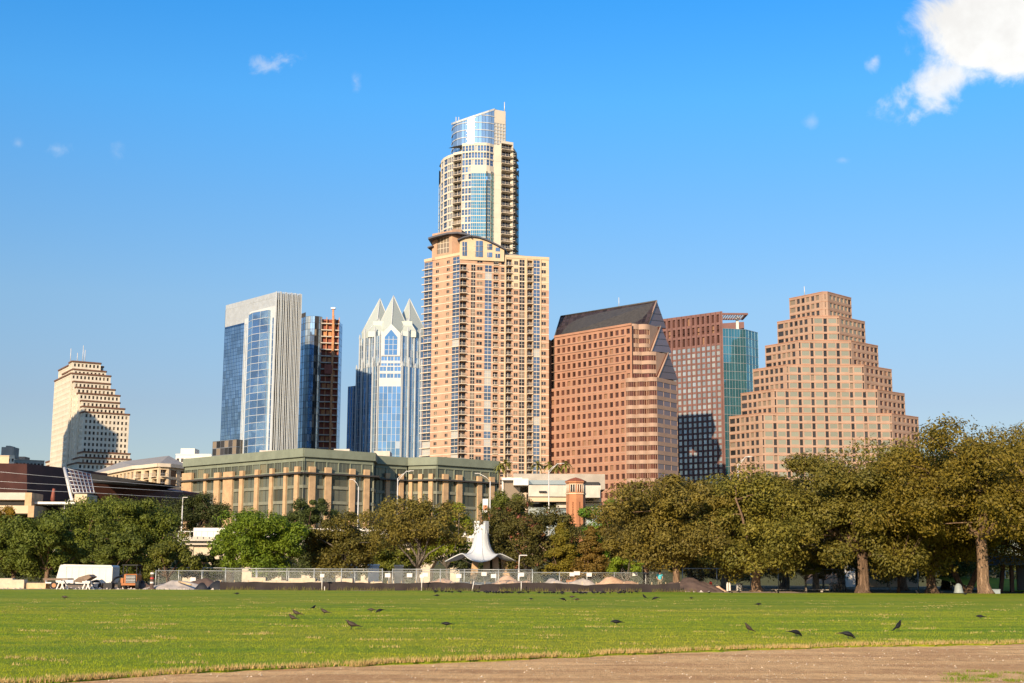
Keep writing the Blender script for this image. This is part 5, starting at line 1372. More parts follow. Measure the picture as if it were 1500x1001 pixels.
tree('crape_myrtle', 'orange-tinged shrub under the oaks beside the white pier', 1206, 160, 815, 2.6, 850, 'leaf_rust', 'bark_grey', OAKS, .12, 27, 16, 200, .24, 'round', 1, .8)
# left bank
tree('elm_tree', 'golden yellow tree at the left edge', -4, 160, 733, 2.3, 815, 'leaf_gold', 'bark_brown', LEFT, .2, 31, 26, 380, .24, 'round', 1)
tree('oak_tree', 'green tree at the left edge below the golden one', 20, 145, 752, 4.2, 852, 'leaf_green', 'bark_brown', LEFT, .25, 32, 45, 450, .25)
tree('oak_tree', 'green tree with reddish trunk behind the white trailer', 68, 142, 748, 3.8, 836, 'leaf_olive', 'bark_tan', LEFT, .22, 33, 45, 450, .25, 'dome', 1, 1.5)
tree('oak_tree', 'tall olive tree above the white trailer', 128, 158, 716, 4.6, 835, 'leaf_olive', 'bark_brown', LEFT, .35, 34, 60, 480, .25)
tree('oak_tree', 'large olive green tree left of the bridge', 205, 146, 716, 4.8, 838, 'leaf_olive', 'bark_brown', LEFT, .35, 35, 70, 500, .25)
tree('oak_tree', 'round dark tree standing above the left end of the bridge', 282, 235, 722, 6.0, 782, 'leaf_dark', 'bark_brown', LEFT, .35, 36, 50, 420, .3, base=0)
tree('oak_tree', 'lower green tree in front of the bridge abutment', 246, 134, 775, 2.6, 848, 'leaf_olive', 'bark_brown', LEFT, .18, 37, 30, 380, .23)
tree('oak_tree', 'shadowy tree right behind the trailer end', 165, 138, 775, 3.0, 850, 'leaf_green', 'bark_brown', LEFT, .2, 38, 30, 380, .24)
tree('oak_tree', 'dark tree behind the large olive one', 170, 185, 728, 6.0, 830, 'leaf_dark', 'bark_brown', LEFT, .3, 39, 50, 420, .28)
tree('shrub', 'dark bushy shrub beneath the bridge arch', 312, 150, 806, 2.6, 852, 'leaf_dark', 'bark_brown', LEFT, .1, 40, 22, 320, .24, 'round', 1, .5, cat='shrub')
tree('shrub', 'pale green shrub just below the bridge arch', 284, 152, 812, 1.6, 850, 'leaf_bright', 'bark_brown', LEFT, .08, 41, 14, 240, .22, 'round', 1, .5, cat='shrub')
# middle
tree('sycamore_tree', 'bright yellow-green tree with a pale slim trunk in front of the bridge', 377, 138, 738, 4.2, 836, 'leaf_bright', 'bark_pale', MID, .16, 51, 72, 420, .25, 'dome', .9, 2.4, .4)
tree('sycamore_tree', 'yellower tree beside the bright yellow-green one, left end of the bridge', 330, 150, 765, 1.3, 832, 'leaf_bright', 'bark_pale', MID, .14, 52, 28, 360, .24)
tree('oak_tree', 'small dark oak high behind the bright yellow-green tree', 455, 228, 726, 4.2, 778, 'leaf_dark', 'bark_brown', MID, .3, 53, 34, 400, .28)
tree('oak_tree', 'dark olive oak left of the bare-limbed tree', 505, 142, 742, 3.7, 838, 'leaf_oak', 'bark_grey', MID, .3, 54, 50, 450, .25)
tree('oak_tree', 'shaded oak behind the fence left of the dark olive one', 462, 158, 775, 3.2, 840, 'leaf_dark', 'bark_grey', MID, .25, 55, 30, 400, .25)
tree('ash_tree', 'thin-leaved brown tree with visible grey limbs in the middle', 612, 131, 722, 5.0, 812, 'leaf_sparse', 'bark_grey', MID, .26, 56, 95, 190, .24, 'dome', .85, 1.9, -.3, spill=.17, bare=True)
tree('sycamore_tree', 'lime green tree behind the thin-leaved brown one', 655, 162, 732, 3.4, 830, 'leaf_lime', 'bark_grey', MID, .2, 57, 40, 380, .25, 'round')
tree('oak_tree', 'shaded tree behind the thin-leaved brown one', 572, 165, 755, 4.4, 842, 'leaf_olive', 'bark_grey', MID, .25, 58, 40, 400, .26)
tree('oak_tree', 'dark green tree beside the banner lamp post', 741, 262, 712, 4.4, 765, 'leaf_green', 'bark_brown', MID, .3, 59, 36, 400, .3)
tree('crape_myrtle', 'large olive tree flecked with red flowers, right of the white canopy', 775, 152, 727, 4.6, 842, 'leaf_myrtle', 'bark_grey', MID, .28, 60, 62, 480, .25)
tree('crape_myrtle', 'smaller red-flecked tree just behind the white canopy', 730, 172, 752, 3.4, 835, 'leaf_myrtle', 'bark_grey', MID, .2, 61, 32, 400, .25)
tree('cypress_tree', 'narrow yellow-green cone-shaped cypress', 822, 138, 764, 1.75, 848, 'leaf_cypress', 'bark_brown', MID, .14, 62, 52, 260, .2, 'cone')
tree('cypress_tree', 'narrow rust-tinged cone-shaped cypress', 866, 137, 770, 1.75, 848, 'leaf_rust', 'bark_brown', MID, .14, 63, 52, 260, .2, 'cone')
tree('oak_tree', 'dark tree between the two cone-shaped cypresses', 845, 165, 757, 3.0, 845, 'leaf_dark', 'bark_brown', MID, .2, 64, 30, 400, .25)
tree('sycamore_tree', 'vivid green tree at the foot of the pink granite tower', 888, 160, 727, 3.5, 842, 'leaf_bright', 'bark_grey', MID, .22, 65, 45, 420, .25, 'round')
tree('shrub', 'yellow-green shrub low beside the brownish oak', 918, 136, 800, 1.8, 850, 'leaf_bright', 'bark_grey', MID, .1, 66, 16, 260, .22, 'round', 1, .6, cat='shrub')
tree('shrub', 'low lime shrub seen between two oak trunks', 1143, 165, 815, 1.5, 850, 'leaf_lime', 'bark_grey', MID, .1, 67, 12, 220, .24, 'round', 1, .6, cat='shrub')
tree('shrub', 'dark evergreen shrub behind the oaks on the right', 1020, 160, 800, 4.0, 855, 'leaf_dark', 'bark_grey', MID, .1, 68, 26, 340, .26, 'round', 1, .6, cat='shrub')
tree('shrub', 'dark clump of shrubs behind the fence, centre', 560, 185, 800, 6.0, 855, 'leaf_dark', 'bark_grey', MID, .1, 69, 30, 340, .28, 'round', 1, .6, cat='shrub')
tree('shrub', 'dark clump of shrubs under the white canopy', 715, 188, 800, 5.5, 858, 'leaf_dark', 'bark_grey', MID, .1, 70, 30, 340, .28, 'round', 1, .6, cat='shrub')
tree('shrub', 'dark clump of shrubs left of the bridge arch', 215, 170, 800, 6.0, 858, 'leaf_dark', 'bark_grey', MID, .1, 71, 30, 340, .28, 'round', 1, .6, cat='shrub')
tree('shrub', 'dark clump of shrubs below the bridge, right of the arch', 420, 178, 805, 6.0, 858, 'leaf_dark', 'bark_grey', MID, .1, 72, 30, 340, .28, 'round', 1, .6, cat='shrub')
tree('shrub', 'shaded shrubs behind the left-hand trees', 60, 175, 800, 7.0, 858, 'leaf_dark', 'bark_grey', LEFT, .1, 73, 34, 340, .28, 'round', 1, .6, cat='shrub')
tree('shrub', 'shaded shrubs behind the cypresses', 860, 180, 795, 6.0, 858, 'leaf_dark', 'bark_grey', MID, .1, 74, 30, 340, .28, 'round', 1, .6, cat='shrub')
tree('oak_tree', 'olive tree between the brownish oaks and the granite tower', 1010, 160, 694, 5.0, 830, 'leaf_oak_brown', 'bark_grey', OAKS, .3, 75, 50, 460, .26)

def palm(px, Y, top, label, seed):
    rng = np.random.default_rng(seed); x = XY(px, 690, Y).x; zt = Z(px, top, Y); root = thing('palm_tree', label, 'palm tree', (x, Y, 2), 'palms by the parking deck')
    m = MB(); m.tube([(x, Y, 1.5), (x + .1, Y, zt * .5), (x, Y, zt - 1.0)], [.26, .2, .17], 'bark_tan', 7); obj('trunk', m, root)
    f = MB()
    for i in range(46):
        a = rng.random() * 6.28; el = R(-35 + 110 * rng.random()); L = 1.9 + .6 * rng.random(); o = Vector((x, Y, zt - 1.1)); d = Vector((math.cos(a), math.sin(a), 0)); sd = Vector((-d.y, d.x, 0))
        pts = [o + d * L * t * math.cos(el) + Vector((0, 0, L * (t * math.sin(el) - .55 * t * t))) for t in (0, .3, .6, 1)]
        for (p, q), w_ in zip(zip(pts, pts[1:]), ((.04, .16), (.16, .22), (.22, .03))):
            f.face([p - sd * w_[0], q - sd * w_[1], q + sd * w_[1], p + sd * w_[0]], 'leaf_palm')
    obj('fronds', f, root)
for px, top, lb in ((787, 674, 'leftmost palm of the row above the parking deck'), (804, 675, 'second palm from the left above the parking deck'), (816, 677, 'palm nearest the tall lamp above the parking deck'), (829, 674, 'rightmost palm of the row above the parking deck'), (741, 672, 'lone palm beside the green corner of the stone office block'), (732, 676, 'shorter palm half hidden by the stone office block')):
    palm(px, 362, top, lb, px)

for px, Y, top, hw, lb, sd in ((1300, 172, 800, 5.0, 'dark shrubs behind the slim young tree on the right', 81), (1395, 168, 790, 6.0, 'dark shrubs behind the forked tree trunk', 82), (1455, 175, 785, 5.5, 'dark shrubs behind the stout tan trunk', 83), (1100, 172, 800, 5.5, 'dark shrubs behind the short red-brown trunk', 84)):
    tree('shrub', lb, px, Y, top, hw, 858, 'leaf_dark', 'bark_grey', OAKS, .1, sd, 28, 340, .28, 'round', 1, .6, cat='shrub')
# ================================================================ THINGS ON THE GROUND
mat('timber', (.50, .36, .21), .85, .2, 2); mat('limestone', (0.528, 0.426, 0.302), .9, .12, 1.5, .3, 6); mat('silt_cloth', (.030, .022, .020), .85, .25, 1.0)
mat('mound_tan', (.52, .33, .21), .95, .2, 1.2, .6, 5); mat('mound_grey', (.42, .36, .30), .95, .2, 1.2, .6, 5); mat('mound_dark', (.10, .065, .05), .95, .25, 1.2, .6, 5)
mat('orange_paint', (.36, .12, .03), .5, .15, 2); mat('trailer_white', (.52, .50, .45), .45, .05, .8, 0, 6, .1); mat('deck_wood', (.20, .14, .10), .85, .25, 2)
mat('canvas_white', (.52, .53, .52), .6, .08, .8); mat('turquoise_cloth', (.08, .42, .50), .8, .1, 4); mat('skin', (.45, .26, .18), .6, .05, 4); mat('hair_dark', (.03, .02, .015), .7, .1, 6); mat('khaki_cloth', (.20, .17, .12), .85, .1, 4)
mat('red_paint', (.40, .04, .03), .5, .1, 3); mat('blue_roof', (.12, .17, .22), .6, .1, 1); mat('plastic_pale', (.26, .30, .30), .5, .1, 3)
mat('bird_black', (.008, .008, .010), .6, .3, 20, 0, 6, 0, .2); mat('bird_brown', (.045, .028, .017), .6, .3, 20); mat('beak', (.03, .03, .03), .5); mat('eye_yellow', (.6, .5, .1), .3)
chainlink('chain_mesh', (.36, .37, .34), .045); mat('fence_steel', (.36, .37, .35), .45, .1, 1, 0, 6, .4)
leafmat('weed', (.14, .17, .03), (.22, .16, .05), .3)

# ---- road bridge over the lake
def bridge():
    t = thing('road_bridge', 'pale concrete arched road bridge with white parapet, mostly hidden by trees', 'bridge', V3(XY(300, 820, 216), 0)); Y = 215
    zt, zr, zd, zb = Z(290, 776, Y), Z(290, 790, Y), Z(290, 797, Y), Z(290, 818, Y)
    xa, xb = XY(263, 790, Y).x, XY(700, 790, Y).x
    m = MB(); m.box(((xa + xb) / 2, Y + 5, (zr + zd) / 2 + .1), (xb - xa, 11, zr - zd + .5), 'pale_concrete'); m.box(((xa + xb) / 2, Y - .9, zr - .15), (xb - xa, .9, .3), 'pale_concrete'); obj('deck', m, t)
    m = MB(); m.box(((xa + xb) / 2, Y + 9.4, (zt + zr) / 2 + .4), (xb - xa, .4, zt - zr + .3), 'white_paint'); obj('parapet', m, t)
    m = MB(); m.box(((xa + xb) / 2, Y - 1, zr + 1.15), (xb - xa, .16, .12), 'rail')
    n = int((xb - xa) / .9)
    for i in range(n + 1): m.box((xa + (xb - xa) * i / n, Y - 1, zr + .62), (.10, .10, 1.0), 'rail')
    obj('railing', m, t)
    w_ = XY(306, 800, Y).x - XY(272, 800, Y).x; x = XY(270, 800, Y).x
    while x < xb:
        p = MB(); p.box((x + .6, Y + 5, zd / 2 - 2.1), (1.5, 9.5, zd + 4), 'limestone'); obj('pier', p, t)
        a = MB(); pr = [(x + 1.3, Y + .4, zd - .02), (x + w_ + .7, Y + .4, zd - .02)] + [(x + w_ + .7 - (w_ - .6) * i / 10, Y + .4, zb - 1.6 + 1.9 * math.sin(math.pi * i / 10)) for i in range(11)]
        a.extrude(pr[::-1], (0, 8.6, 0), 'limestone'); obj('arch_span', a, t); x += w_ + 1.0
bridge()

# ---- street lamps
def lamp(px, Y, top, arm, label, double=False, banner=False, zb=None):
    x = XY(px, top + 20, Y).x; zt = Z(px, top, Y); zb = 3.0 if zb is None else zb
    t = thing('street_lamp', label, 'street lamp', (x, Y, zb), 'pale street lamps along the bridge road')
    m = MB(); m.tube([(x, Y, zb), (x, Y, zt - 1.2)], [.13, .08], 'white_metal', 8); obj('pole', m, t)
    for k, s_ in enumerate((1, .72) if double else (1,)):
        a = MB(); e = Vector((x + arm * s_, Y - .3 * k, zt + .02 - .1 * k)); a.tube([(x, Y, zt - 1.25 - .5 * k), (x + arm * .35 * s_, Y, zt - .6 - .5 * k), e], .05, 'white_metal', 6); obj('arm', a, t)
        h = MB(); h.box((e.x + .35 * (1 if arm > 0 else -1), e.y, e.z), (.7, .25, .09), 'white_metal', 0, 1, .02); obj('lamp_head', h, t)
    if banner:
        b_ = MB(); b_.box((x - .75, Y, Z(px, 741, Y)), (.9, .04, 2.2), 'canvas_white'); b_.box((x - .75, Y - .03, Z(px, 744, Y)), (.7, .03, .8), 'terracotta_brick'); obj('banner', b_, t)
lamp(582.5, 225, 690, 1.9, 'tall pale lamp with two raised arms before the stone office block', True)
lamp(718, 222, 694, -1.8, 'tall lamp with a hanging banner near the right end of the stone office block', False, True)
lamp(804, 240, 679, 2.0, 'tall lamp with a long arm left of the brick bell tower', True)
lamp(1081, 215, 669, 1.6, 'lamp arm rising above the oaks before the stepped granite tower', True)
lamp(267, 205, 729, .01, 'plain pale mast at the left end of the bridge')
lamp(525, 235, 703, -.9, 'slim lamp before the glass corner of the stone office block')
lamp(94, 240, 731, .9, 'short lamp in front of the copper civic building')
lamp(760, 128, 814, .06, 'short white lamp post beside the white canopy', zb=0)
# wires across the left
for k, (ya, yb, yc) in enumerate(((687, 697, 709), (703, 709, 716), (713, 719, 725))):
    m = MB(); m.tube([P(-60, ya - 1, 200), P(60, yb, 203), P(140, (yb + yc) / 2 + .5, 205), P(268, yc + 5, 205)], .028, 'grey_metal', 4)
    tag(obj('overhead_wire', m, None, P(-60, ya, 200)), ('highest', 'middle', 'lowest')[k] + ' of the three thin wires crossing the copper building', 'wire', 'wires at the left')

# ---- white tensile canopy
def canopy():
    Y = 150; c = XY(705, 800, Y); t = thing('white_canopy', 'white swooping canopy with a tall open neck over leaning tan legs', 'canopy', (c.x, Y, 0))
    rows = []; n = 64; zt = Z(700, 776, Y); hw = XY(757, 820, Y).x - c.x; zl = Z(757, 818, Y); 
    for i in range(19):
        s_ = i / 18; r = []
        for j in range(n + 1):
            th = 2 * math.pi * j / n + .12; lobe = (.5 + .5 * math.cos(4 * th)) ** .8
            R_ = .78 + (hw * (.74 + .28 * lobe) - .78) * (s_ ** 2.3); zz = zt + (zl - .35 + .85 * (1 - lobe) * s_ - zt) * (1 - (1 - s_) ** 1.9)
            r.append((c.x + R_ * math.cos(th), Y + R_ * math.sin(th), zz))
        rows.append(r)
    m = MB(); m.grid(rows, 'canvas_white'); m.grid([[(p[0], p[1], p[2] - .10) for p in r] for r in rows[::-1]], 'canvas_white'); m.grid([rows[-1], [(p[0], p[1], p[2] - .10) for p in rows[-1]]], 'canvas_white'); obj('roof_shell', m, t)
    for j in range(0, n, 8):
        m = MB(); m.tube([Vector(r[j]) + Vector((0, 0, .015)) for r in rows], .03, 'grey_metal', 5); obj('seam', m, t)
    for k in range(4):
        th = .12 + k * math.pi / 2 + math.pi / 4; m = MB(); x, y = c.x + .72 * math.cos(th), Y + .72 * math.sin(th)
        m.box((x, y, zt + .25), (.62, .10, 1.3), 'canvas_white', th + math.pi / 2); obj('neck_fin', m, t)
    m = MB(); m.lathe((c.x, Y, zt - .4), [(.75, 0), (.75, .75), (.3, .95)], 'white_paint', 12); obj('neck_cap', m, t)
    for px, a in ((693, .3), (729, -.3), (744, -.5), (712, .1)):
        x = XY(px, 838, Y).x; m = MB(); yy = Y - 1.5 + abs(a) * 3; m.extrude([(x - .42, yy, -.1), (x + .42, yy, -.1), (x + .32 + a, yy, zl + .2), (x - .32 + a, yy, zl + .2)], (0, .7, 0), 'gold_stone'); obj('leg', m, t)
    m = MB(); m.box((c.x + 1, Y, .2), (9, 7, .5), 'pale_concrete'); obj('plinth', m, t)
canopy()

# ---- chain-link fences
def fence(name, label, pts, h, step, mid=False, top=True, group='chain-link fences of the building site'):
    t = thing(name, label, 'fence', (pts[0].x, pts[0].y, 0), group); mesh = MB(); railm = MB()
    for a, b_ in zip(pts, pts[1:]):
        d = b_ - a; L = d.length; n = max(1, round(L / step))
        mesh.face([(a.x, a.y, .08), (b_.x, b_.y, .08), (b_.x, b_.y, h), (a.x, a.y, h)], 'chain_mesh')
        if top: railm.tube([(a.x, a.y, h), (b_.x, b_.y, h)], .035, 'fence_steel', 5)
        if mid: railm.tube([(a.x, a.y - .02, h * .28), (b_.x, b_.y - .02, h * .28)], .03, 'fence_steel', 5)
        for i in range(n + (b_ is pts[-1])):
            q = a.lerp(b_, i / n); m = MB(); m.tube([(q.x, q.y, -.1), (q.x, q.y, h + .06)], .045, 'fence_steel', 6); obj('post', m, t)
    obj('chain_link', mesh, t)
    if railm.f: obj('top_rail', railm, t)
def fp(L): return [Vector((XY(px, 850, Y).x, Y)) for px, Y in L]
fence('chain_link_fence', 'long grey chain-link fence behind the black silt barrier, ending at the pale oak trunk', fp([(228, 132), (330, 129), (470, 127), (620, 126), (780, 125), (900, 124), (992, 123)]), Z(620, 838, 126), 2.9)
fence('chain_link_fence', 'lower front chain-link fence with midrail, left of the bright green tree', fp([(330, 121), (420, 120.5), (500, 120), (560, 120)]), 1.75, 2.6, True)
fence('chain_link_fence', 'lower front chain-link fence by the sand heaps', fp([(575, 119.5), (680, 119), (780, 119)]), 1.75, 2.4, True)
fence('chain_link_fence', 'tall chain-link fence under the oaks on the right', fp([(1000, 127), (1100, 128), (1220, 129), (1345, 130)]), 1.95, 3.0)
fence('chain_link_fence', 'taller fence panels above the debris at the left', fp([(232, 140), (330, 136)]), Z(280, 832, 138), 3.2)
fence('chain_link_fence', 'pale fence behind the stout tan trunk', fp([(1450, 150), (1495, 152)]), 1.9, 2.5)
# black silt barrier
def silt():
    t = thing('silt_barrier', 'low sagging black cloth silt barrier along the far lawn edge', 'barrier', (0, 112.6, 0)); m = MB(); rows = [[], []]; x0, x1 = XY(322, 860, 112.8).x, XY(996, 860, 112.8).x
    n = 150
    for i in range(n + 1):
        x = x0 + (x1 - x0) * i / n; h = .66 + .16 * mnoise.noise((x * .25, 0, 0)) + .10 * mnoise.noise((x * .9, 3, 0)); y = 112.8 + .15 * mnoise.noise((x * .6, 9, 0))
        rows[0].append((x, y, -.05)); rows[1].append((x, y + .06 * math.sin(x * 3), h))
    m.grid(rows, 'silt_cloth'); m.grid([[(p[0], p[1] + .03, p[2]) for p in r] for r in rows[::-1]], 'silt_cloth'); m.grid([rows[1], [(p[0], p[1] + .03, p[2]) for p in rows[1]]], 'silt_cloth'); obj('cloth', m, t)
    for i in range(0, 34):
        x = x0 + (x1 - x0) * i / 33; s_ = MB(); s_.box((x, 112.98, .38), (.05, .05, .86), 'timber'); obj('stake', s_, t)
silt()
# earth and rubble heaps
def heap(label, px, Y, hw, h, key, seed, cat='dirt heap', dep=.7, lab='dirt_mound'):
    x = XY(px, 850, Y).x; rows = []
    for i in range(25):
        r = []
        for j in range(25):
            a, c = -1 + 2 * j / 24, -1 + 2 * i / 24; d = min(1, math.hypot(a, c)); z = h * (1 - d) ** .7 * (1 + .45 * mnoise.noise((a * 2.2 + seed, c * 2.2, 0))) + .22 * h * mnoise.noise((a * 9, c * 9, seed)) * (1 - d)
            r.append((x + a * hw, Y + c * hw * dep, z - .04))
        rows.append(r)
    m = MB(); m.grid(rows, key); tag(obj(lab, m, None, (x, Y, 0)), label, cat, 'earth heaps on the building site')
heap('large tan sand heap right of the white canopy', 750, 122, 3.0, 1.2, 'mound_tan', 1); heap('grey sheeted heap second from the large tan one', 806, 121.5, 2.4, 1.05, 'mound_grey', 2); heap('pale rubble heap between the two cypresses', 850, 121.5, 2.6, .95, 'mound_grey', 3)
heap('tan heap below the rust-tinged cypress', 902, 121.5, 2.9, 1.15, 'mound_tan', 4); heap('dark brown heap behind the pale straight oak trunk', 1006, 115.5, 2.6, 1.15, 'mound_dark', 5); heap('dark heap right of the pale straight oak trunk', 1030, 116, 1.8, .8, 'mound_dark', 6)
heap('low reddish heap left of the white canopy', 650, 121.5, 2.4, .95, 'mound_tan', 7); heap('dark debris heap beside the orange machine', 206, 116, 1.4, .6, 'mound_dark', 8); heap('wide grey debris heap at the left end of the silt barrier', 262, 116, 3.2, .7, 'mound_grey', 9); heap('brown earth bank behind the left end of the silt barrier', 305, 118, 2.8, .85, 'mound_dark', 10)
heap('small pale heap by the short red-brown oak trunk', 1050, 117, .9, .5, 'mound_tan', 11)
rng = np.random.default_rng(31); V = []
for i in range(2200):
    px = -10 + 1050 * rng.random(); Y = 113 + 9 * rng.random() ** 1.6; x = XY(px, 860, Y).x; s_ = .04 + .16 * rng.random() ** 4; a = rng.random() * 6
    rg = [np.array([x + s_ * math.cos(a + q * 1.57) * (.6 + .8 * rng.random()), Y + s_ * math.sin(a + q * 1.57) * (.6 + .8 * rng.random()), 0]) for q in range(4)]; tp = np.array([x + s_ * .3 * rng.normal(), Y, s_ * (.6 + .7 * rng.random())])
    for q in range(4): V += [rg[q], rg[(q + 1) % 4], tp]
fast_mesh('rubble', np.array(V), 3, 'mound_grey', kind='stuff')
# limestone blocks
def block(label, px, Y, w_, h, d_, seed, key='limestone', nm='stone_block', cat='stone block', grp='pale stone blocks and boards of the building site', z=0, rz=0):
    x = XY(px, 850, Y).x; m = MB(); m.box((x, Y, z + h / 2), (w_, d_, h), key, rz + .1 * math.sin(seed * 7), 1, .04); tag(obj(nm, m, None, (x, Y, z)), label, cat, grp)
for i, (px, w_, h, lb) in enumerate(((379, 1.3, 1.0, 'tall pale block at the left of the stone row'), (392, 1.2, .72, 'second block in the long stone row'), (407, 1.5, .75, 'third block in the long stone row'), (422, 1.2, .7, 'middle low block in the long stone row'), (437, 1.5, .95, 'higher block right of the middle of the stone row'), (451, 1.4, .98, 'last high block in the long stone row'), (464, 1.2, .7, 'low block at the right end of the stone row'), (510, .9, .95, 'single cubic block right of the stake sign'), (531, 1.1, .75, 'slanted block beside the cubic one'), (552, 1.0, .7, 'block behind the fence left of the stake'), (574, .9, .55, 'low flat slab behind the fence'), (670, .9, .4, 'thin pale slab before the white canopy'))):
    block(lb, px, 119.2 - .3 * (i > 6), w_, h, .8, i)
for i, (px, Y, w_, h, lb) in enumerate(((6, 116, 1.6, .85, 'orange-pink block stack at the left edge'), (28, 114.5, 1.1, .75, 'upright cream box left of the trailer'), (18, 115.4, 2.6, .45, 'long low cream board stack at the left'), (45, 114.8, 3.0, .5, 'long low tan board stack left of the flatbed'))): block(lb, px, Y, w_, h, .9, i + 3, 'limestone' if i != 3 else 'timber', 'board_stack', 'board stack')
# concrete pillars standing behind the fence
for px, top, w_, key, lb in ((516, 829, 1.0, 'limestone', 'broad stone pillar behind the fence under the dark olive oak'), (547, 829, 1.1, 'canvas_white', 'white wrapped pillar behind the fence'), (584, 830, .9, 'limestone', 'cream pillar left of the bare-limbed trunk'), (484, 838, 1.0, 'gold_stone', 'tan pillar in shade behind the stake sign')):
    Y = 150; x = XY(px, 850, Y).x; h = Z(px, top, Y); m = MB(); m.box((x, Y, h / 2 - .05), (w_, .9, h), key, 0, .92, .04); m.box((x, Y, h + .05), (w_ * 1.12, 1.0, .22), key, 0, 1, .03); tag(obj('stone_pillar', m, None, (x, Y, 0)), lb, 'pillar', 'pillars behind the site fence')
# notices on the fence and stake signs
for i, (px, py, Y, lb) in enumerate(((568, 843, 119.3, 'small white notice at the left of the fence row'), (600, 843, 119.2, 'second small white notice on the front fence'), (623, 842, 119.2, 'white notice on the fence by the bare-limbed trunk'), (672, 844, 118.9, 'white notice on the fence left of the canopy leg'), (709, 841, 124.9, 'white notice below the canopy'), (723, 844, 118.9, 'white notice nearest the large sand heap'), (764, 842, 124.6, 'white notice by the short white lamp post'), (838, 841.5, 124.3, 'white notice left of the rust-tinged cypress'), (845, 840, 124.2, 'larger white notice beside its twin under the cypress'), (863, 842, 124.1, 'lone white notice right of the cypress'), (930, 841, 123.6, 'pale notice on the fence before the brownish oak'), (283, 849, 120.8, 'small pale notice among the debris'))):
    p = P(px, py, Y); m = MB(); m.box((p.x, Y - .08, p.z), (.46 if i != 8 else .55, .02, .34), 'white_paint', 0, 1, .004); tag(obj('fence_notice', m, None, (p.x, Y - .08, p.z)), lb, 'sign', 'notices on the site fence')
for px, lb, head, tilt in ((471.5, 'white square sign on a thin white stake left of the oaks', True, 0), (617.5, 'round-topped white sign on a thin stake before the bare-limbed tree', True, .02), (691, 'leaning bare white stake below the canopy', False, .18), (763.5, 'short white stake in front of the large sand heap', False, 0), (475.5, 'stubby white stake beside the square sign', False, 0)):
    Y = 111.6; x = XY(px, 860, Y).x; h = 1.25 if head else (.85 if px != 475.5 else .35); t = thing('stake_sign' if head else 'marker_stake', lb, 'sign' if head else 'stake', (x, Y, 0), 'stakes in front of the silt barrier')
    m = MB(); m.tube([(x, Y, -.1), (x + tilt, Y, h)], .035, 'white_paint', 6); obj('stake', m, t)
    if head: m = MB(); m.box((x, Y - .05, h - .05), (.34, .03, .26), 'white_paint', 0, 1, .006); obj('sign_board', m, t)

# ---- white enclosed trailer
def trailer():
    Y = 116.0; xl, xr = XY(79, 850, Y).x, XY(164, 850, Y).x; zt, zb = Z(120, 827, Y), .48; W2 = 2.1
    t = thing('enclosed_trailer', 'white box trailer with a sloped nose parked at the lawn edge on the left', 'trailer', ((xl + xr) / 2, Y + 1, 0))
    m = MB(); pr = [(xl + .12, Y, zb + .1), (xl + .5, Y, zb), (xr - .05, Y, zb), (xr, Y, zb + .08), (xr, Y, zt - .22), (xr - .12, Y, zt - .06), (xl + .75, Y, zt), (xl + .42, Y, zt - .12)]
    m.extrude(pr, (0, W2, 0), 'trailer_white'); obj('body', m, t)
    s_ = MB()
    for k in range(1, 7): x = xl + .9 + (xr - xl - .9) * k / 7; s_.box((x, Y - .012, (zt + zb) / 2), (.03, .024, zt - zb - .3), 'white_metal')
    s_.box(((xl + xr) / 2 + .3, Y - .03, zt - .16), (xr - xl - .9, .05, .07), 'white_metal'); s_.box(((xl + xr) / 2 + .2, Y - .03, zb + .07), (xr - xl - .8, .05, .10), 'white_metal'); obj('side_trim', s_, t)
    m = MB(); m.box((xl + .75, Y - .02, zt / 2 + .35), (.5, .02, zt * .62), 'canvas_white'); obj('nose_panel', m, t)
    for dx in (-1.3,):
        for yy in (Y + .02, Y + W2 - .2):
            wx = xr + dx + .02; w_ = MB(); w_.tube([(wx, yy - .14, .34), (wx, yy + .14, .34)], .34, 'rubber', 20, True, False); wo_ = obj('wheel', w_, t); r_ = MB(); r_.tube([(wx, yy - .16, .34), (wx, yy + .1, .34)], .19, 'white_metal', 14, True, False); obj('rim', r_, wo_)
        f = MB(); wx = xr + dx; arc = [(wx + .5 * math.cos(a), .34 + .46 * math.sin(a)) for a in [math.pi * k / 10 for k in range(11)]]
        for (x0_, z0_), (x1_, z1_) in zip(arc, arc[1:]): f.face([(x0_, Y - .2, z0_), (x1_, Y - .2, z1_), (x1_, Y + .06, z1_), (x0_, Y + .06, z0_)], 'white_metal'); f.face([(x0_, Y - .2, z0_), (x0_, Y - .2, z0_ - .06), (x1_, Y - .2, z1_ - .06), (x1_, Y - .2, z1_)], 'grey_metal')
        obj('fender', f, t)
    h = MB(); h.tube([(xl + .3, Y + .4, .5), (xl - 1.1, Y + W2 / 2, .46)], .05, 'grey_metal', 6); h.tube([(xl + .3, Y + W2 - .4, .5), (xl - 1.1, Y + W2 / 2, .46)], .05, 'grey_metal', 6); h.tube([(xl - 1, Y + W2 / 2, .0), (xl - 1, Y + W2 / 2, .8)], .05, 'grey_metal', 6); obj('hitch', h, t)
trailer()
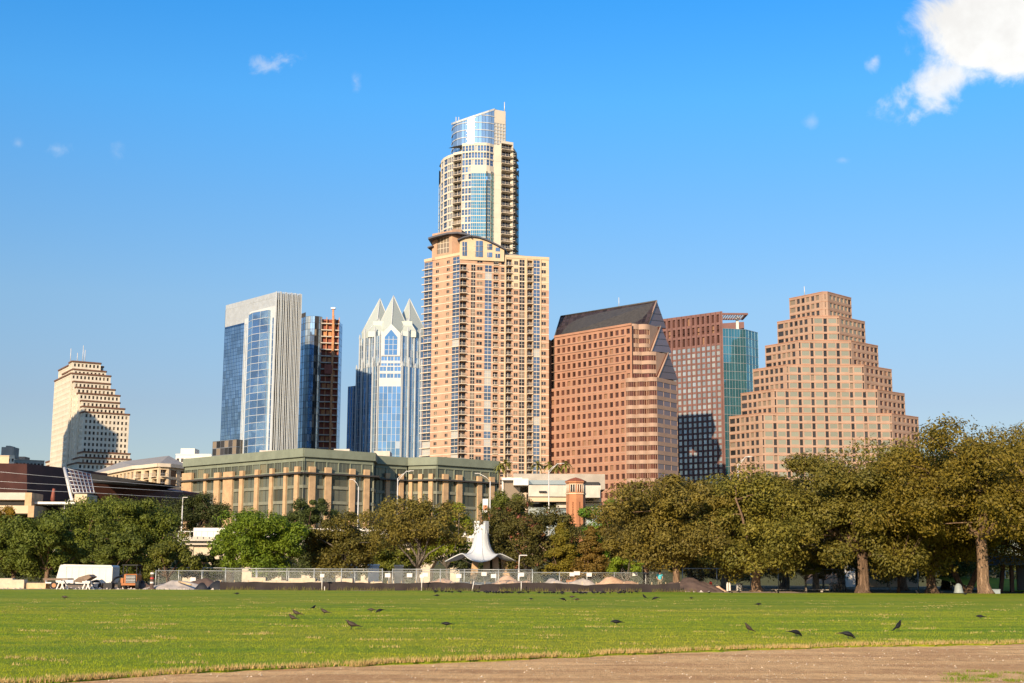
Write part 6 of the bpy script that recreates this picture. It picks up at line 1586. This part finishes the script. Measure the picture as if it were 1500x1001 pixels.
def flatbed():
    Y = 113.4; xl, xr = XY(63, 850, Y).x, XY(134, 850, Y).x; t = thing('flatbed_trailer', 'low flatbed trailer with brown timber decks in front of the white box trailer', 'trailer', ((xl + xr) / 2, Y, 0))
    m = MB(); m.box((xl + 1.0, Y + .8, .80), (2.0, 1.6, .16), 'deck_wood'); obj('deck', m, t)
    m = MB(); m.extrude([(xl + 2.4, Y, .62), (xl + 3.2, Y, .55), (xr, Y, 1.0), (xr - .3, Y, 1.2), (xl + 2.9, Y, .98)], (0, 1.6, 0), 'deck_wood'); obj('folded_ramp', m, t)
    m = MB(); m.box(((xl + xr) / 2, Y + .1, .52), (xr - xl - .4, .08, .1), 'grey_metal'); m.box(((xl + xr) / 2, Y + 1.5, .52), (xr - xl - .4, .08, .1), 'grey_metal'); m.tube([(xr - .4, Y + .8, .5), (xr + .4, Y + .8, .5)], .06, 'grey_metal', 6); obj('chassis', m, t)
    for px in (80,):
        for yy in (Y - .05, Y + 1.65):
            x = XY(px, 855, Y).x; w_ = MB(); w_.tube([(x, yy - .1, .32), (x, yy + .1, .32)], .32, 'rubber', 18, True, False); wo_ = obj('wheel', w_, t); r_ = MB(); r_.tube([(x, yy - .12, .32), (x, yy + .06, .32)], .17, 'hoist_orange', 12, True, False); obj('rim', r_, wo_)
    m = MB(); m.box((XY(100, 857, Y).x, Y - .1, .62), (.9, .1, .3), 'white_paint', 0, 1, .02); obj('white_board', m, t)
flatbed()
def sawhorse(px, label):
    Y = 111.7; x = XY(px, 860, Y).x; t = thing('sawhorse', label, 'sawhorse', (x, Y, 0), 'white sawhorses before the trailers'); m = MB(); m.box((x, Y + .5, .66), (.12, 1.1, .14), 'white_paint'); m.box((x, Y - .04, .62), (.62, .06, .12), 'white_paint'); obj('beam', m, t)
    for yy in (Y, Y + 1):
        for s_ in (-1, 1): l = MB(); l.extrude([(x + s_ * .30 - .05, yy, 0), (x + s_ * .30 + .05, yy, 0), (x + s_ * .06 + .05, yy, .62), (x + s_ * .06 - .05, yy, .62)], (0, .06, 0), 'white_paint'); obj('leg', l, t)
sawhorse(88, 'white sawhorse in front of the flatbed wheel'); sawhorse(126, 'white sawhorse in front of the white trailer wheel')
def loader():
    Y = 114.5; x = XY(188, 855, Y).x; t = thing('compact_loader', 'small orange and black loader machine parked right of the white trailer', 'construction machine', (x, Y, 0))
    m = MB(); m.box((x + .1, Y + .9, .78), (1.05, 1.5, .95), 'orange_paint', 0, 1, .05); obj('engine_body', m, t)
    m = MB(); m.box((x + .15, Y + .12, .84), (.82, .08, .68), 'black', 0, 1, .01); 
    for k in range(5): m.box((x + .15, Y + .06, .6 + .12 * k), (.78, .04, .03), 'grey_metal')
    obj('grille', m, t)
    m = MB(); m.box((x + .1, Y + .08, .42), (1.15, .12, .16), 'orange_paint'); m.box((x - .55, Y + .3, .62), (.22, .5, .6), 'orange_paint'); obj('bumper', m, t)
    m = MB()
    for dx in (-.6, .5):
        for dy in (.5, 1.6): m.tube([(x + dx, Y + dy, .6), (x + dx, Y + dy, 1.95)], .04, 'black', 6)
    m.box((x - .05, Y + 1.05, 1.98), (1.3, 1.3, .07), 'black'); obj('cab_frame', m, t)
    for dx in (-.75, .7):
        for dy in (.35, 1.7):
            w_ = MB(); w_.tube([(x + dx - .13, Y + dy, .36), (x + dx + .13, Y + dy, .36)], .36, 'rubber', 16, True, False); obj('wheel', w_, t)
    m = MB(); m.tube([(x - .7, Y + 1.8, 1.2), (x - 1.3, Y + .6, .9), (x - 1.5, Y - .1, .3)], .09, 'black', 6); m.box((x - 1.55, Y - .1, .28), (.7, .8, .5), 'black', 0, .8, .03); obj('loader_arm', m, t)
loader()
t = thing('channelizer_post', 'dark red and white banded marker post among the debris at the left', 'marker', (XY(222.5, 855, 114).x, 114, 0)); x = t.location.x
m = MB(); m.lathe((x, 114, 0), [(.3, 0), (.3, .12), (.16, .16), (.14, 1.15), (.06, 1.2), (.05, 1.5), (.01, 1.55)], 'mound_dark', 12); obj('post_body', m, t)
for z in (.5, .85, 1.25): m = MB(); m.lathe((x, 114, z), [(.165, 0), (.16, .14)], 'white_paint' if z != .85 else 'red_paint', 12); obj('band', m, t)
m = MB(); m.tube([P(262, 852, 115), P(280, 857, 113.5)], .09, 'timber', 5); tag(obj('timber_plank', m, None, P(270, 855, 114)), 'pale plank lying slanted on the grey debris heap', 'plank')
for i, (px, Y, s_) in enumerate(((318, 114, 1.0), (296, 113, .7))):
    x = XY(px, 860, Y).x; m = MB(); m.grid([[(x + s_ * (j / 6 - .5) * 1.7, Y + s_ * (k / 5 - .5), .05 + s_ * .75 * max(0, math.sin(math.pi * j / 6) * math.sin(math.pi * k / 5)) * (1 + .5 * mnoise.noise((j * .9, k * .9, i)))) for j in range(7)] for k in range(6)], 'black'); tag(obj('rubbish_bag', m, None, (x, Y, 0)), ('larger crumpled black sheet at the left end of the silt barrier', 'smaller crumpled black sheet left of its larger twin')[i], 'plastic sheet')

# ---- odds and ends under the oaks
def bin_(px, Y, key, h, r, label, nm='barrel', cat='barrel'):
    x = XY(px, 858, Y).x; t = thing(nm, label, cat, (x, Y, 0)); m = MB(); m.lathe((x, Y, 0), [(r * .9, 0), (r, .05), (r, h * .5), (r * 1.04, h * .52), (r, h * .54), (r * .98, h), (r * .8, h + .01), (.01, h + .02)], key, 14); obj('drum', m, t); m = MB(); m.lathe((x, Y, h + .015), [(r * 1.04, -.05), (r * 1.04, .03), (.01, .05)], 'grey_metal', 14); obj('lid', m, t)
bin_(1083, 122, 'white_metal', .62, .3, 'shiny pale drum left of the short red-brown trunk')
for k, (px, lb) in enumerate(((1065.5, 'left of two short white posts under the oaks'), (1069, 'right of two short white posts under the oaks'))):
    x = XY(px, 858, 120).x; m = MB(); m.lathe((x, 120, 0), [(.09, 0), (.09, .7), (.07, .76), (.01, .78)], 'white_paint', 10); tag(obj('bollard', m, None, (x, 120, 0)), lb, 'bollard', 'short white posts')
x = XY(1041, 850, 123).x; t = thing('fire_hydrant', 'small red hydrant by the fence left of the white posts', 'hydrant', (x, 123, 0)); m = MB(); m.lathe((x, 123, 0), [(.16, 0), (.16, .08), (.11, .1), (.11, .6), (.14, .62), (.12, .74), (.04, .84), (.01, .86)], 'red_paint', 12); obj('body', m, t); m = MB(); m.tube([(x - .2, 123, .48), (x + .2, 123, .48)], .06, 'red_paint', 8); obj('outlets', m, t)
for k, (px, lb) in enumerate(((1219, 'left hoop of the bicycle rack by the dark mottled trunk'), (1226.5, 'middle hoop of the bicycle rack by the dark mottled trunk'), (1234, 'right hoop of the bicycle rack by the dark mottled trunk'))):
    x = XY(px, 858, 122).x; m = MB(); m.tube([(x - .26, 122, 0), (x - .26, 122, .5)] + [(x - .26 * math.cos(a), 122, .5 + .26 * math.sin(a)) for a in [math.pi * i / 8 for i in range(1, 8)]] + [(x + .26, 122, .5), (x + .26, 122, 0)], .04, 'black', 6); tag(obj('bike_rack', m, None, (x, 122, 0)), lb, 'bike rack', 'hoops of the bicycle rack')
m = MB(); x0, x1 = XY(1125, 860, 123).x, XY(1215, 860, 123).x; m.box(((x0 + x1) / 2, 123.6, .14), (x1 - x0, 1.3, .06), 'concrete'); 
for k in range(4): m.box((x0 + (x1 - x0) * (k + .5) / 4, 123.6, .04), (.2, 1.1, .2), 'concrete')
tag(obj('boardwalk', m, None, ((x0 + x1) / 2, 123.6, 0)), 'low grey boardwalk between the two middle oak trunks', 'boardwalk')
m = MB(); x = XY(1456, 866, 113.5).x; m.box((x, 113.5, .16), (.85, .5, .34), 'plastic_pale', 0, 1, .02); m.box((x, 113.5, .35), (.9, .55, .05), 'plastic_pale', 0, 1, .01); tag(obj('utility_box', m, None, (x, 113.5, 0)), 'low pale box at the foot of the stout tan trunk', 'utility box')
m = MB(); x = XY(1404, 862, 118).x; m.lathe((x, 118, 0), [(.42, 0), (.36, .2), (.3, .55), (.16, .75), (.01, .8)], 'plastic_pale', 12); tag(obj('pale_boulder', m, None, (x, 118, 0)), 'pale rounded object beside the dark forked tree', 'boulder')
def shelter():
    Y = 126; x0, x1 = XY(1463, 830, Y).x, XY(1530, 830, Y).x; t = thing('picnic_shelter', 'blue-grey flat-roofed shelter on slanting posts at the right edge', 'shelter', ((x0 + x1) / 2, Y, 0))
    m = MB(); z0, z1 = Z(1480, 828, Y), Z(1480, 815, Y); m.extrude([(x0, Y, z0), (x1, Y, z0), (x1, Y, z1), (x0 + .25, Y, z1 + .05)], (0, 4, 0), 'blue_roof'); obj('roof', m, t)
    for px, lean in ((1472, .35), (1489, .05), (1515, 0)):
        x = XY(px, 860, Y).x; m = MB(); m.extrude([(x - .16, Y + 1, -.05), (x + .16, Y + 1, -.05), (x + .16 + lean, Y + 1, z0), (x - .16 + lean, Y + 1, z0)], (0, .3, 0), 'mound_dark'); obj('post', m, t)
    m = MB(); m.box(((x0 + x1) / 2 + 1.6, Y + 3.6, z0 / 2), (x1 - x0 - 2.6, .3, z0), 'bronze_dark'); obj('rear_wall', m, t)
shelter()
g = MB(); xs_ = np.linspace(XY(1395, 850, 140).x, XY(1560, 850, 140).x, 14); g.grid([[(x, y, .02 + (y - 128) * .055 * (1 + .2 * math.sin(x * .3))) for x in xs_] for y in np.linspace(128, 148, 8)], 'lawn_turf'); structure('grass_bank', g)
# weeds along the barrier
rng = np.random.default_rng(5); V = []
for i in range(2600):
    px = 330 + 690 * rng.random(); 
    if mnoise.noise((px * .03, 1, 1)) < -.1: continue
    Y = 111.2 + 1.2 * rng.random(); x = XY(px, 860, Y).x; h = .12 + .32 * rng.random() ** 2; a = rng.random() * 3; w_ = .03
    V += [np.array([x - w_ * math.cos(a), Y - w_ * math.sin(a), 0]), np.array([x + w_ * math.cos(a), Y + w_ * math.sin(a), 0]), np.array([x + (rng.random() - .5) * .25, Y, h])]
fast_mesh('weeds', np.array(V), 3, 'weed', kind='stuff')

# ---- a person behind the fence
def person():
    Y = 121; x = XY(966.5, 850, Y).x; t = thing('person', 'person in a turquoise shirt standing behind the fence near the pale oak trunk', 'person', (x, Y, 0))
    def skin(name, verts, edges, rad, key, rootv=0):
        me = bpy.data.meshes.new(name); me.from_pydata([Vector(v) for v in verts], edges, []); o = bpy.data.objects.new(name, me); COL.objects.link(o); o.parent = t; me.materials.append(MATS[key])
        md = o.modifiers.new('skin', 'SKIN'); md.use_smooth_shade = True
        for i, r in enumerate(rad): me.skin_vertices[0].data[i].radius = (r, r) if not hasattr(r, '__len__') else r
        me.skin_vertices[0].data[rootv].use_root = True; s_ = o.modifiers.new('sub', 'SUBSURF'); s_.levels = 1; s_.render_levels = 2; return o
    v = [(0, 0, .95), (0, 0, 1.15), (0, -.02, 1.38), (0, -.03, 1.5), (0, -.05, 1.60), (0, -.06, 1.70),
         (.10, 0, .9), (.11, -.02, .5), (.12, .02, .08), (.12, -.12, .04), (-.10, 0, .9), (-.13, .03, .5), (-.14, .1, .08), (-.14, -.04, .04),
         (.19, -.02, 1.40), (.25, -.06, 1.14), (.20, -.26, 1.02), (.18, -.33, 1.0), (-.19, -.02, 1.40), (-.26, -.04, 1.13), (-.22, -.24, 1.0), (-.2, -.31, .98)]
    e = [(0, 1), (1, 2), (2, 3), (3, 4), (4, 5), (0, 6), (6, 7), (7, 8), (8, 9), (0, 10), (10, 11), (11, 12), (12, 13), (2, 14), (14, 15), (15, 16), (16, 17), (2, 18), (18, 19), (19, 20), (20, 21)]
    r = [(.16, .12), (.145, .11), (.15, .11), .055, .085, .09, .09, .062, .045, .04, .09, .062, .045, .04, .06, .047, .035, .03, .06, .047, .035, .03]
    skin('body', v, e, r, 'skin')
    skin('shirt', [(0, 0, .90), (0, 0, 1.15), (0, -.02, 1.38), (0, -.03, 1.45), (.19, -.02, 1.40), (.235, -.05, 1.22), (-.19, -.02, 1.40), (-.24, -.035, 1.21)], [(0, 1), (1, 2), (2, 3), (2, 4), (4, 5), (2, 6), (6, 7)], [(.19, .145), (.175, .135), (.18, .135), .08, .08, .07, .08, .07], 'turquoise_cloth')
    skin('trousers', [(0, 0, .93), (.10, 0, .86), (.11, -.02, .5), (.12, .02, .14), (-.10, 0, .86), (-.13, .03, .5), (-.14, .1, .14)], [(0, 1), (1, 2), (2, 3), (0, 4), (4, 5), (5, 6)], [(.175, .135), .11, .082, .066, .11, .082, .066], 'khaki_cloth')
    h = MB(); h.lathe((x, Y - .045, 1.62), [(.098, -.04), (.108, .03), (.104, .09), (.08, .145), (.03, .17), (.005, .175)], 'hair_dark', 14)
    h.v = [(a, b_ + .012, c) for a, b_, c in h.v]; obj('hair', h, t)
person()

# ---- grackles on the lawn
def bird_mesh(pose, key, seed=0):
    """one continuous skin-like loft from tail to beak, plus legs and eyes in the same mesh"""
    m = MB(); n = 12
    if pose == 'peck': sp = [(-.265, .115, .006, .034), (-.19, .118, .010, .030), (-.12, .120, .024, .026), (-.07, .118, .044, .040), (0, .108, .056, .054), (.06, .088, .050, .050), (.105, .062, .034, .036), (.13, .040, .029, .031), (.148, .022, .022, .024), (.162, .008, .010, .010), (.178, -.012, .002, .002)]
    elif pose == 'upright': sp = [(-.20, .028, .006, .030), (-.14, .060, .010, .028), (-.085, .090, .022, .024), (-.045, .112, .042, .042), (.0, .145, .056, .052), (.035, .182, .048, .048), (.055, .215, .032, .034), (.066, .238, .029, .031), (.082, .256, .022, .024), (.10, .266, .010, .010), (.132, .276, .002, .002)]
    elif pose == 'crouch': sp = [(-.26, .085, .006, .034), (-.18, .092, .010, .030), (-.11, .100, .024, .026), (-.06, .106, .044, .042), (0, .108, .056, .052), (.06, .110, .048, .048), (.10, .112, .032, .034), (.125, .112, .029, .030), (.145, .108, .022, .023), (.16, .102, .010, .010), (.19, .095, .002, .002)]
    else: sp = [(-.26, .062, .006, .036), (-.18, .078, .010, .030), (-.11, .092, .022, .026), (-.06, .104, .044, .042), (0, .118, .057, .052), (.05, .140, .049, .048), (.08, .166, .033, .034), (.095, .188, .029, .031), (.112, .200, .022, .024), (.13, .202, .010, .010), (.16, .200, .002, .002)]
    rows = []
    for i, (x, z, rz_, ry) in enumerate(sp):
        a0 = sp[max(0, i - 1)]; a1 = sp[min(len(sp) - 1, i + 1)]; d = Vector((a1[0] - a0[0], 0, a1[1] - a0[1])).normalized(); up = Vector((-d.z, 0, d.x))
        rows.append([Vector((x, 0, z)) + up * rz_ * math.sin(2 * math.pi * j / n) + Vector((0, ry * math.cos(2 * math.pi * j / n), 0)) for j in range(n + 1)])
    m.grid(rows[:9], key); m.grid(rows[8:], 'beak')
    m.face([tuple(p) for p in rows[0][:-1]], key)
    for s_ in (-1, 1):
        hip = Vector((-.005, s_ * .022, sp[4][1] - .045)); kn = hip + Vector((.012, 0, -.03)); ft = Vector((.008, s_ * .024, .004))
        m.tube([hip, kn, ft], [.012, .006, .004], 'beak', 6); m.tube([ft + Vector((-.018, 0, 0)), ft + Vector((.03, 0, -.001))], .003, 'beak', 5); m.tube([ft, ft + Vector((.024, s_ * .014, -.001))], .003, 'beak', 5)
        e = Vector((sp[7][0] + .006, s_ * (sp[7][3] - .003), sp[7][1] + .006)); m.lathe(tuple(e), [(.001, -.005), (.0045, 0), (.001, .005)], 'eye_yellow', 6)
        # folded wing laid along the flank
        w0, w1, w2 = sp[5], sp[4], sp[2]
        wr = [[Vector((x, s_ * (ry + .006) * c, z + rz_ * v)) for v, c in ((.75, .62), (.2, 1.0), (-.35, .93))] for x, z, rz_, ry in (sp[5], sp[4], sp[3], (sp[2][0], sp[2][1] + .006, .02, .028), (sp[1][0] - .01, sp[1][1] + .006, .008, .016))]
        m.grid(wr if s_ > 0 else [r[::-1] for r in wr], key)
    return m
BM = {}
def bird(px, py, pose, face, label, key='bird_black', scale=1.0, group='grackles feeding on the lawn', z=None):
    """face: heading in degrees, 0 = looking right, 180 = looking left, 90 = away"""
    if (pose, key) not in BM:
        o = obj('grackle', bird_mesh(pose, key)); BM[(pose, key)] = o; first = True
    else: o = BM[(pose, key)].copy(); COL.objects.link(o)
    p = G(px, py, .10); o.location = (p.x, p.y, lawn_z(p.x, p.y) + .012); o.rotation_euler = (0, 0, R(face)); o.scale = (scale * .92,) * 3
    tag(o, label, 'bird', group); return o
K_ = 'bird_brown'
for a in ((515, 920, 'stand', 176, 'large brown grackle alone at centre left, long tail to the right', K_, 1.25), (428, 909, 'stand', 150, 'brown grackle lowest in the left-hand group of four', K_, 1.1), (434, 902, 'stand', 172, 'brown grackle just above the lowest one in the left-hand group', K_, 1.15), (475, 899, 'stand', 165, 'brown grackle at the right of the left-hand group', K_, 1.15), (459.5, 893, 'stand', 60, 'small black grackle at the top of the left-hand group', 'bird_black', .9),
          (544, 895, 'crouch', 175, 'crouching brown grackle touching the black one, upper centre left', K_, 1.0), (556, 897, 'peck', 190, 'black grackle of the close pair at upper centre left', 'bird_black', .95), (654, 916, 'crouch', 170, 'black grackle in dry grass at the centre of the lawn', 'bird_black', .95), (903, 912.5, 'crouch', 180, 'black grackle alone in mid lawn right of centre', 'bird_black', 1.1),
          (1097, 925, 'upright', 172, 'pale brown grackle standing upright at the lower right', K_, 1.05), (1166, 929, 'peck', 15, 'black grackle pecking, second of the lower right four', 'bird_black', 1.05), (1242, 933, 'peck', -8, 'black grackle head down nearest the dirt path', 'bird_black', 1.1), (1316, 923, 'upright', 30, 'glossy black grackle standing tall, rightmost of the lower four', 'bird_black', 1.2), (1436, 906, 'crouch', 160, 'small dark grackle alone near the right edge', 'bird_black', .95),
          (1111, 886, 'crouch', 5, 'dark grackle alone in the upper right lawn', 'bird_black', 1.0), (944, 877, 'upright', 170, 'left bird of the black pair right of centre', 'bird_black', 1.2), (960, 879, 'peck', 165, 'right bird of the black pair right of centre', 'bird_black', 1.2), (825, 880, 'peck', 20, 'left bird of the trio below the far flock', 'bird_black', 1.1), (838, 876, 'crouch', 170, 'upper bird of the trio below the far flock', K_, 1.1), (845, 880, 'crouch', 10, 'right bird of the trio below the far flock', K_, 1.0),
          (640, 873.5, 'crouch', 5, 'lone dark bird on the far lawn left of the flock', 'bird_black', 1.1), (882, 869, 'peck', 170, 'bird standing just below the right end of the far flock', 'bird_black', 1.2), (347, 870.5, 'crouch', 0, 'lone dark bird on the far lawn at the left', 'bird_black', 1.1), (95, 876, 'crouch', 175, 'lone dark bird below the white trailer', K_, 1.2), (1343.5, 870, 'upright', 150, 'black bird upright on the far lawn by the forked tree', 'bird_black', 1.2), (1414, 871.5, 'crouch', 10, 'dark bird low on the far lawn left of the stout trunk', 'bird_black', 1.0), (1380, 868, 'crouch', 0, 'tiny dark bird on the lawn under the forked tree', 'bird_black', .9), (892, 863, 'crouch', 160, 'dark bird at the foot of the silt barrier', 'bird_black', 1.2), (1013, 877, 'crouch', 160, 'dark bird on the far lawn below the dark heap', 'bird_black', .8), (778, 878.5, 'crouch', 160, 'dark bird just left of the trio below the far flock', 'bird_black', .8)):
    bird(*a)
rng = np.random.default_rng(21)
for i in range(92):
    px = 634 + 300 * rng.random() if i < 78 else 1020 + 170 * rng.random(); py = 867 + 2.2 * rng.random() + (.9 if 700 < px < 860 else 0)
    bird(px, py, 'crouch', 360 * rng.random(), 'tiny dark bird in the flock strung along the far lawn edge', 'bird_black', .95 + .3 * rng.random(), 'flock strung along the far lawn edge')
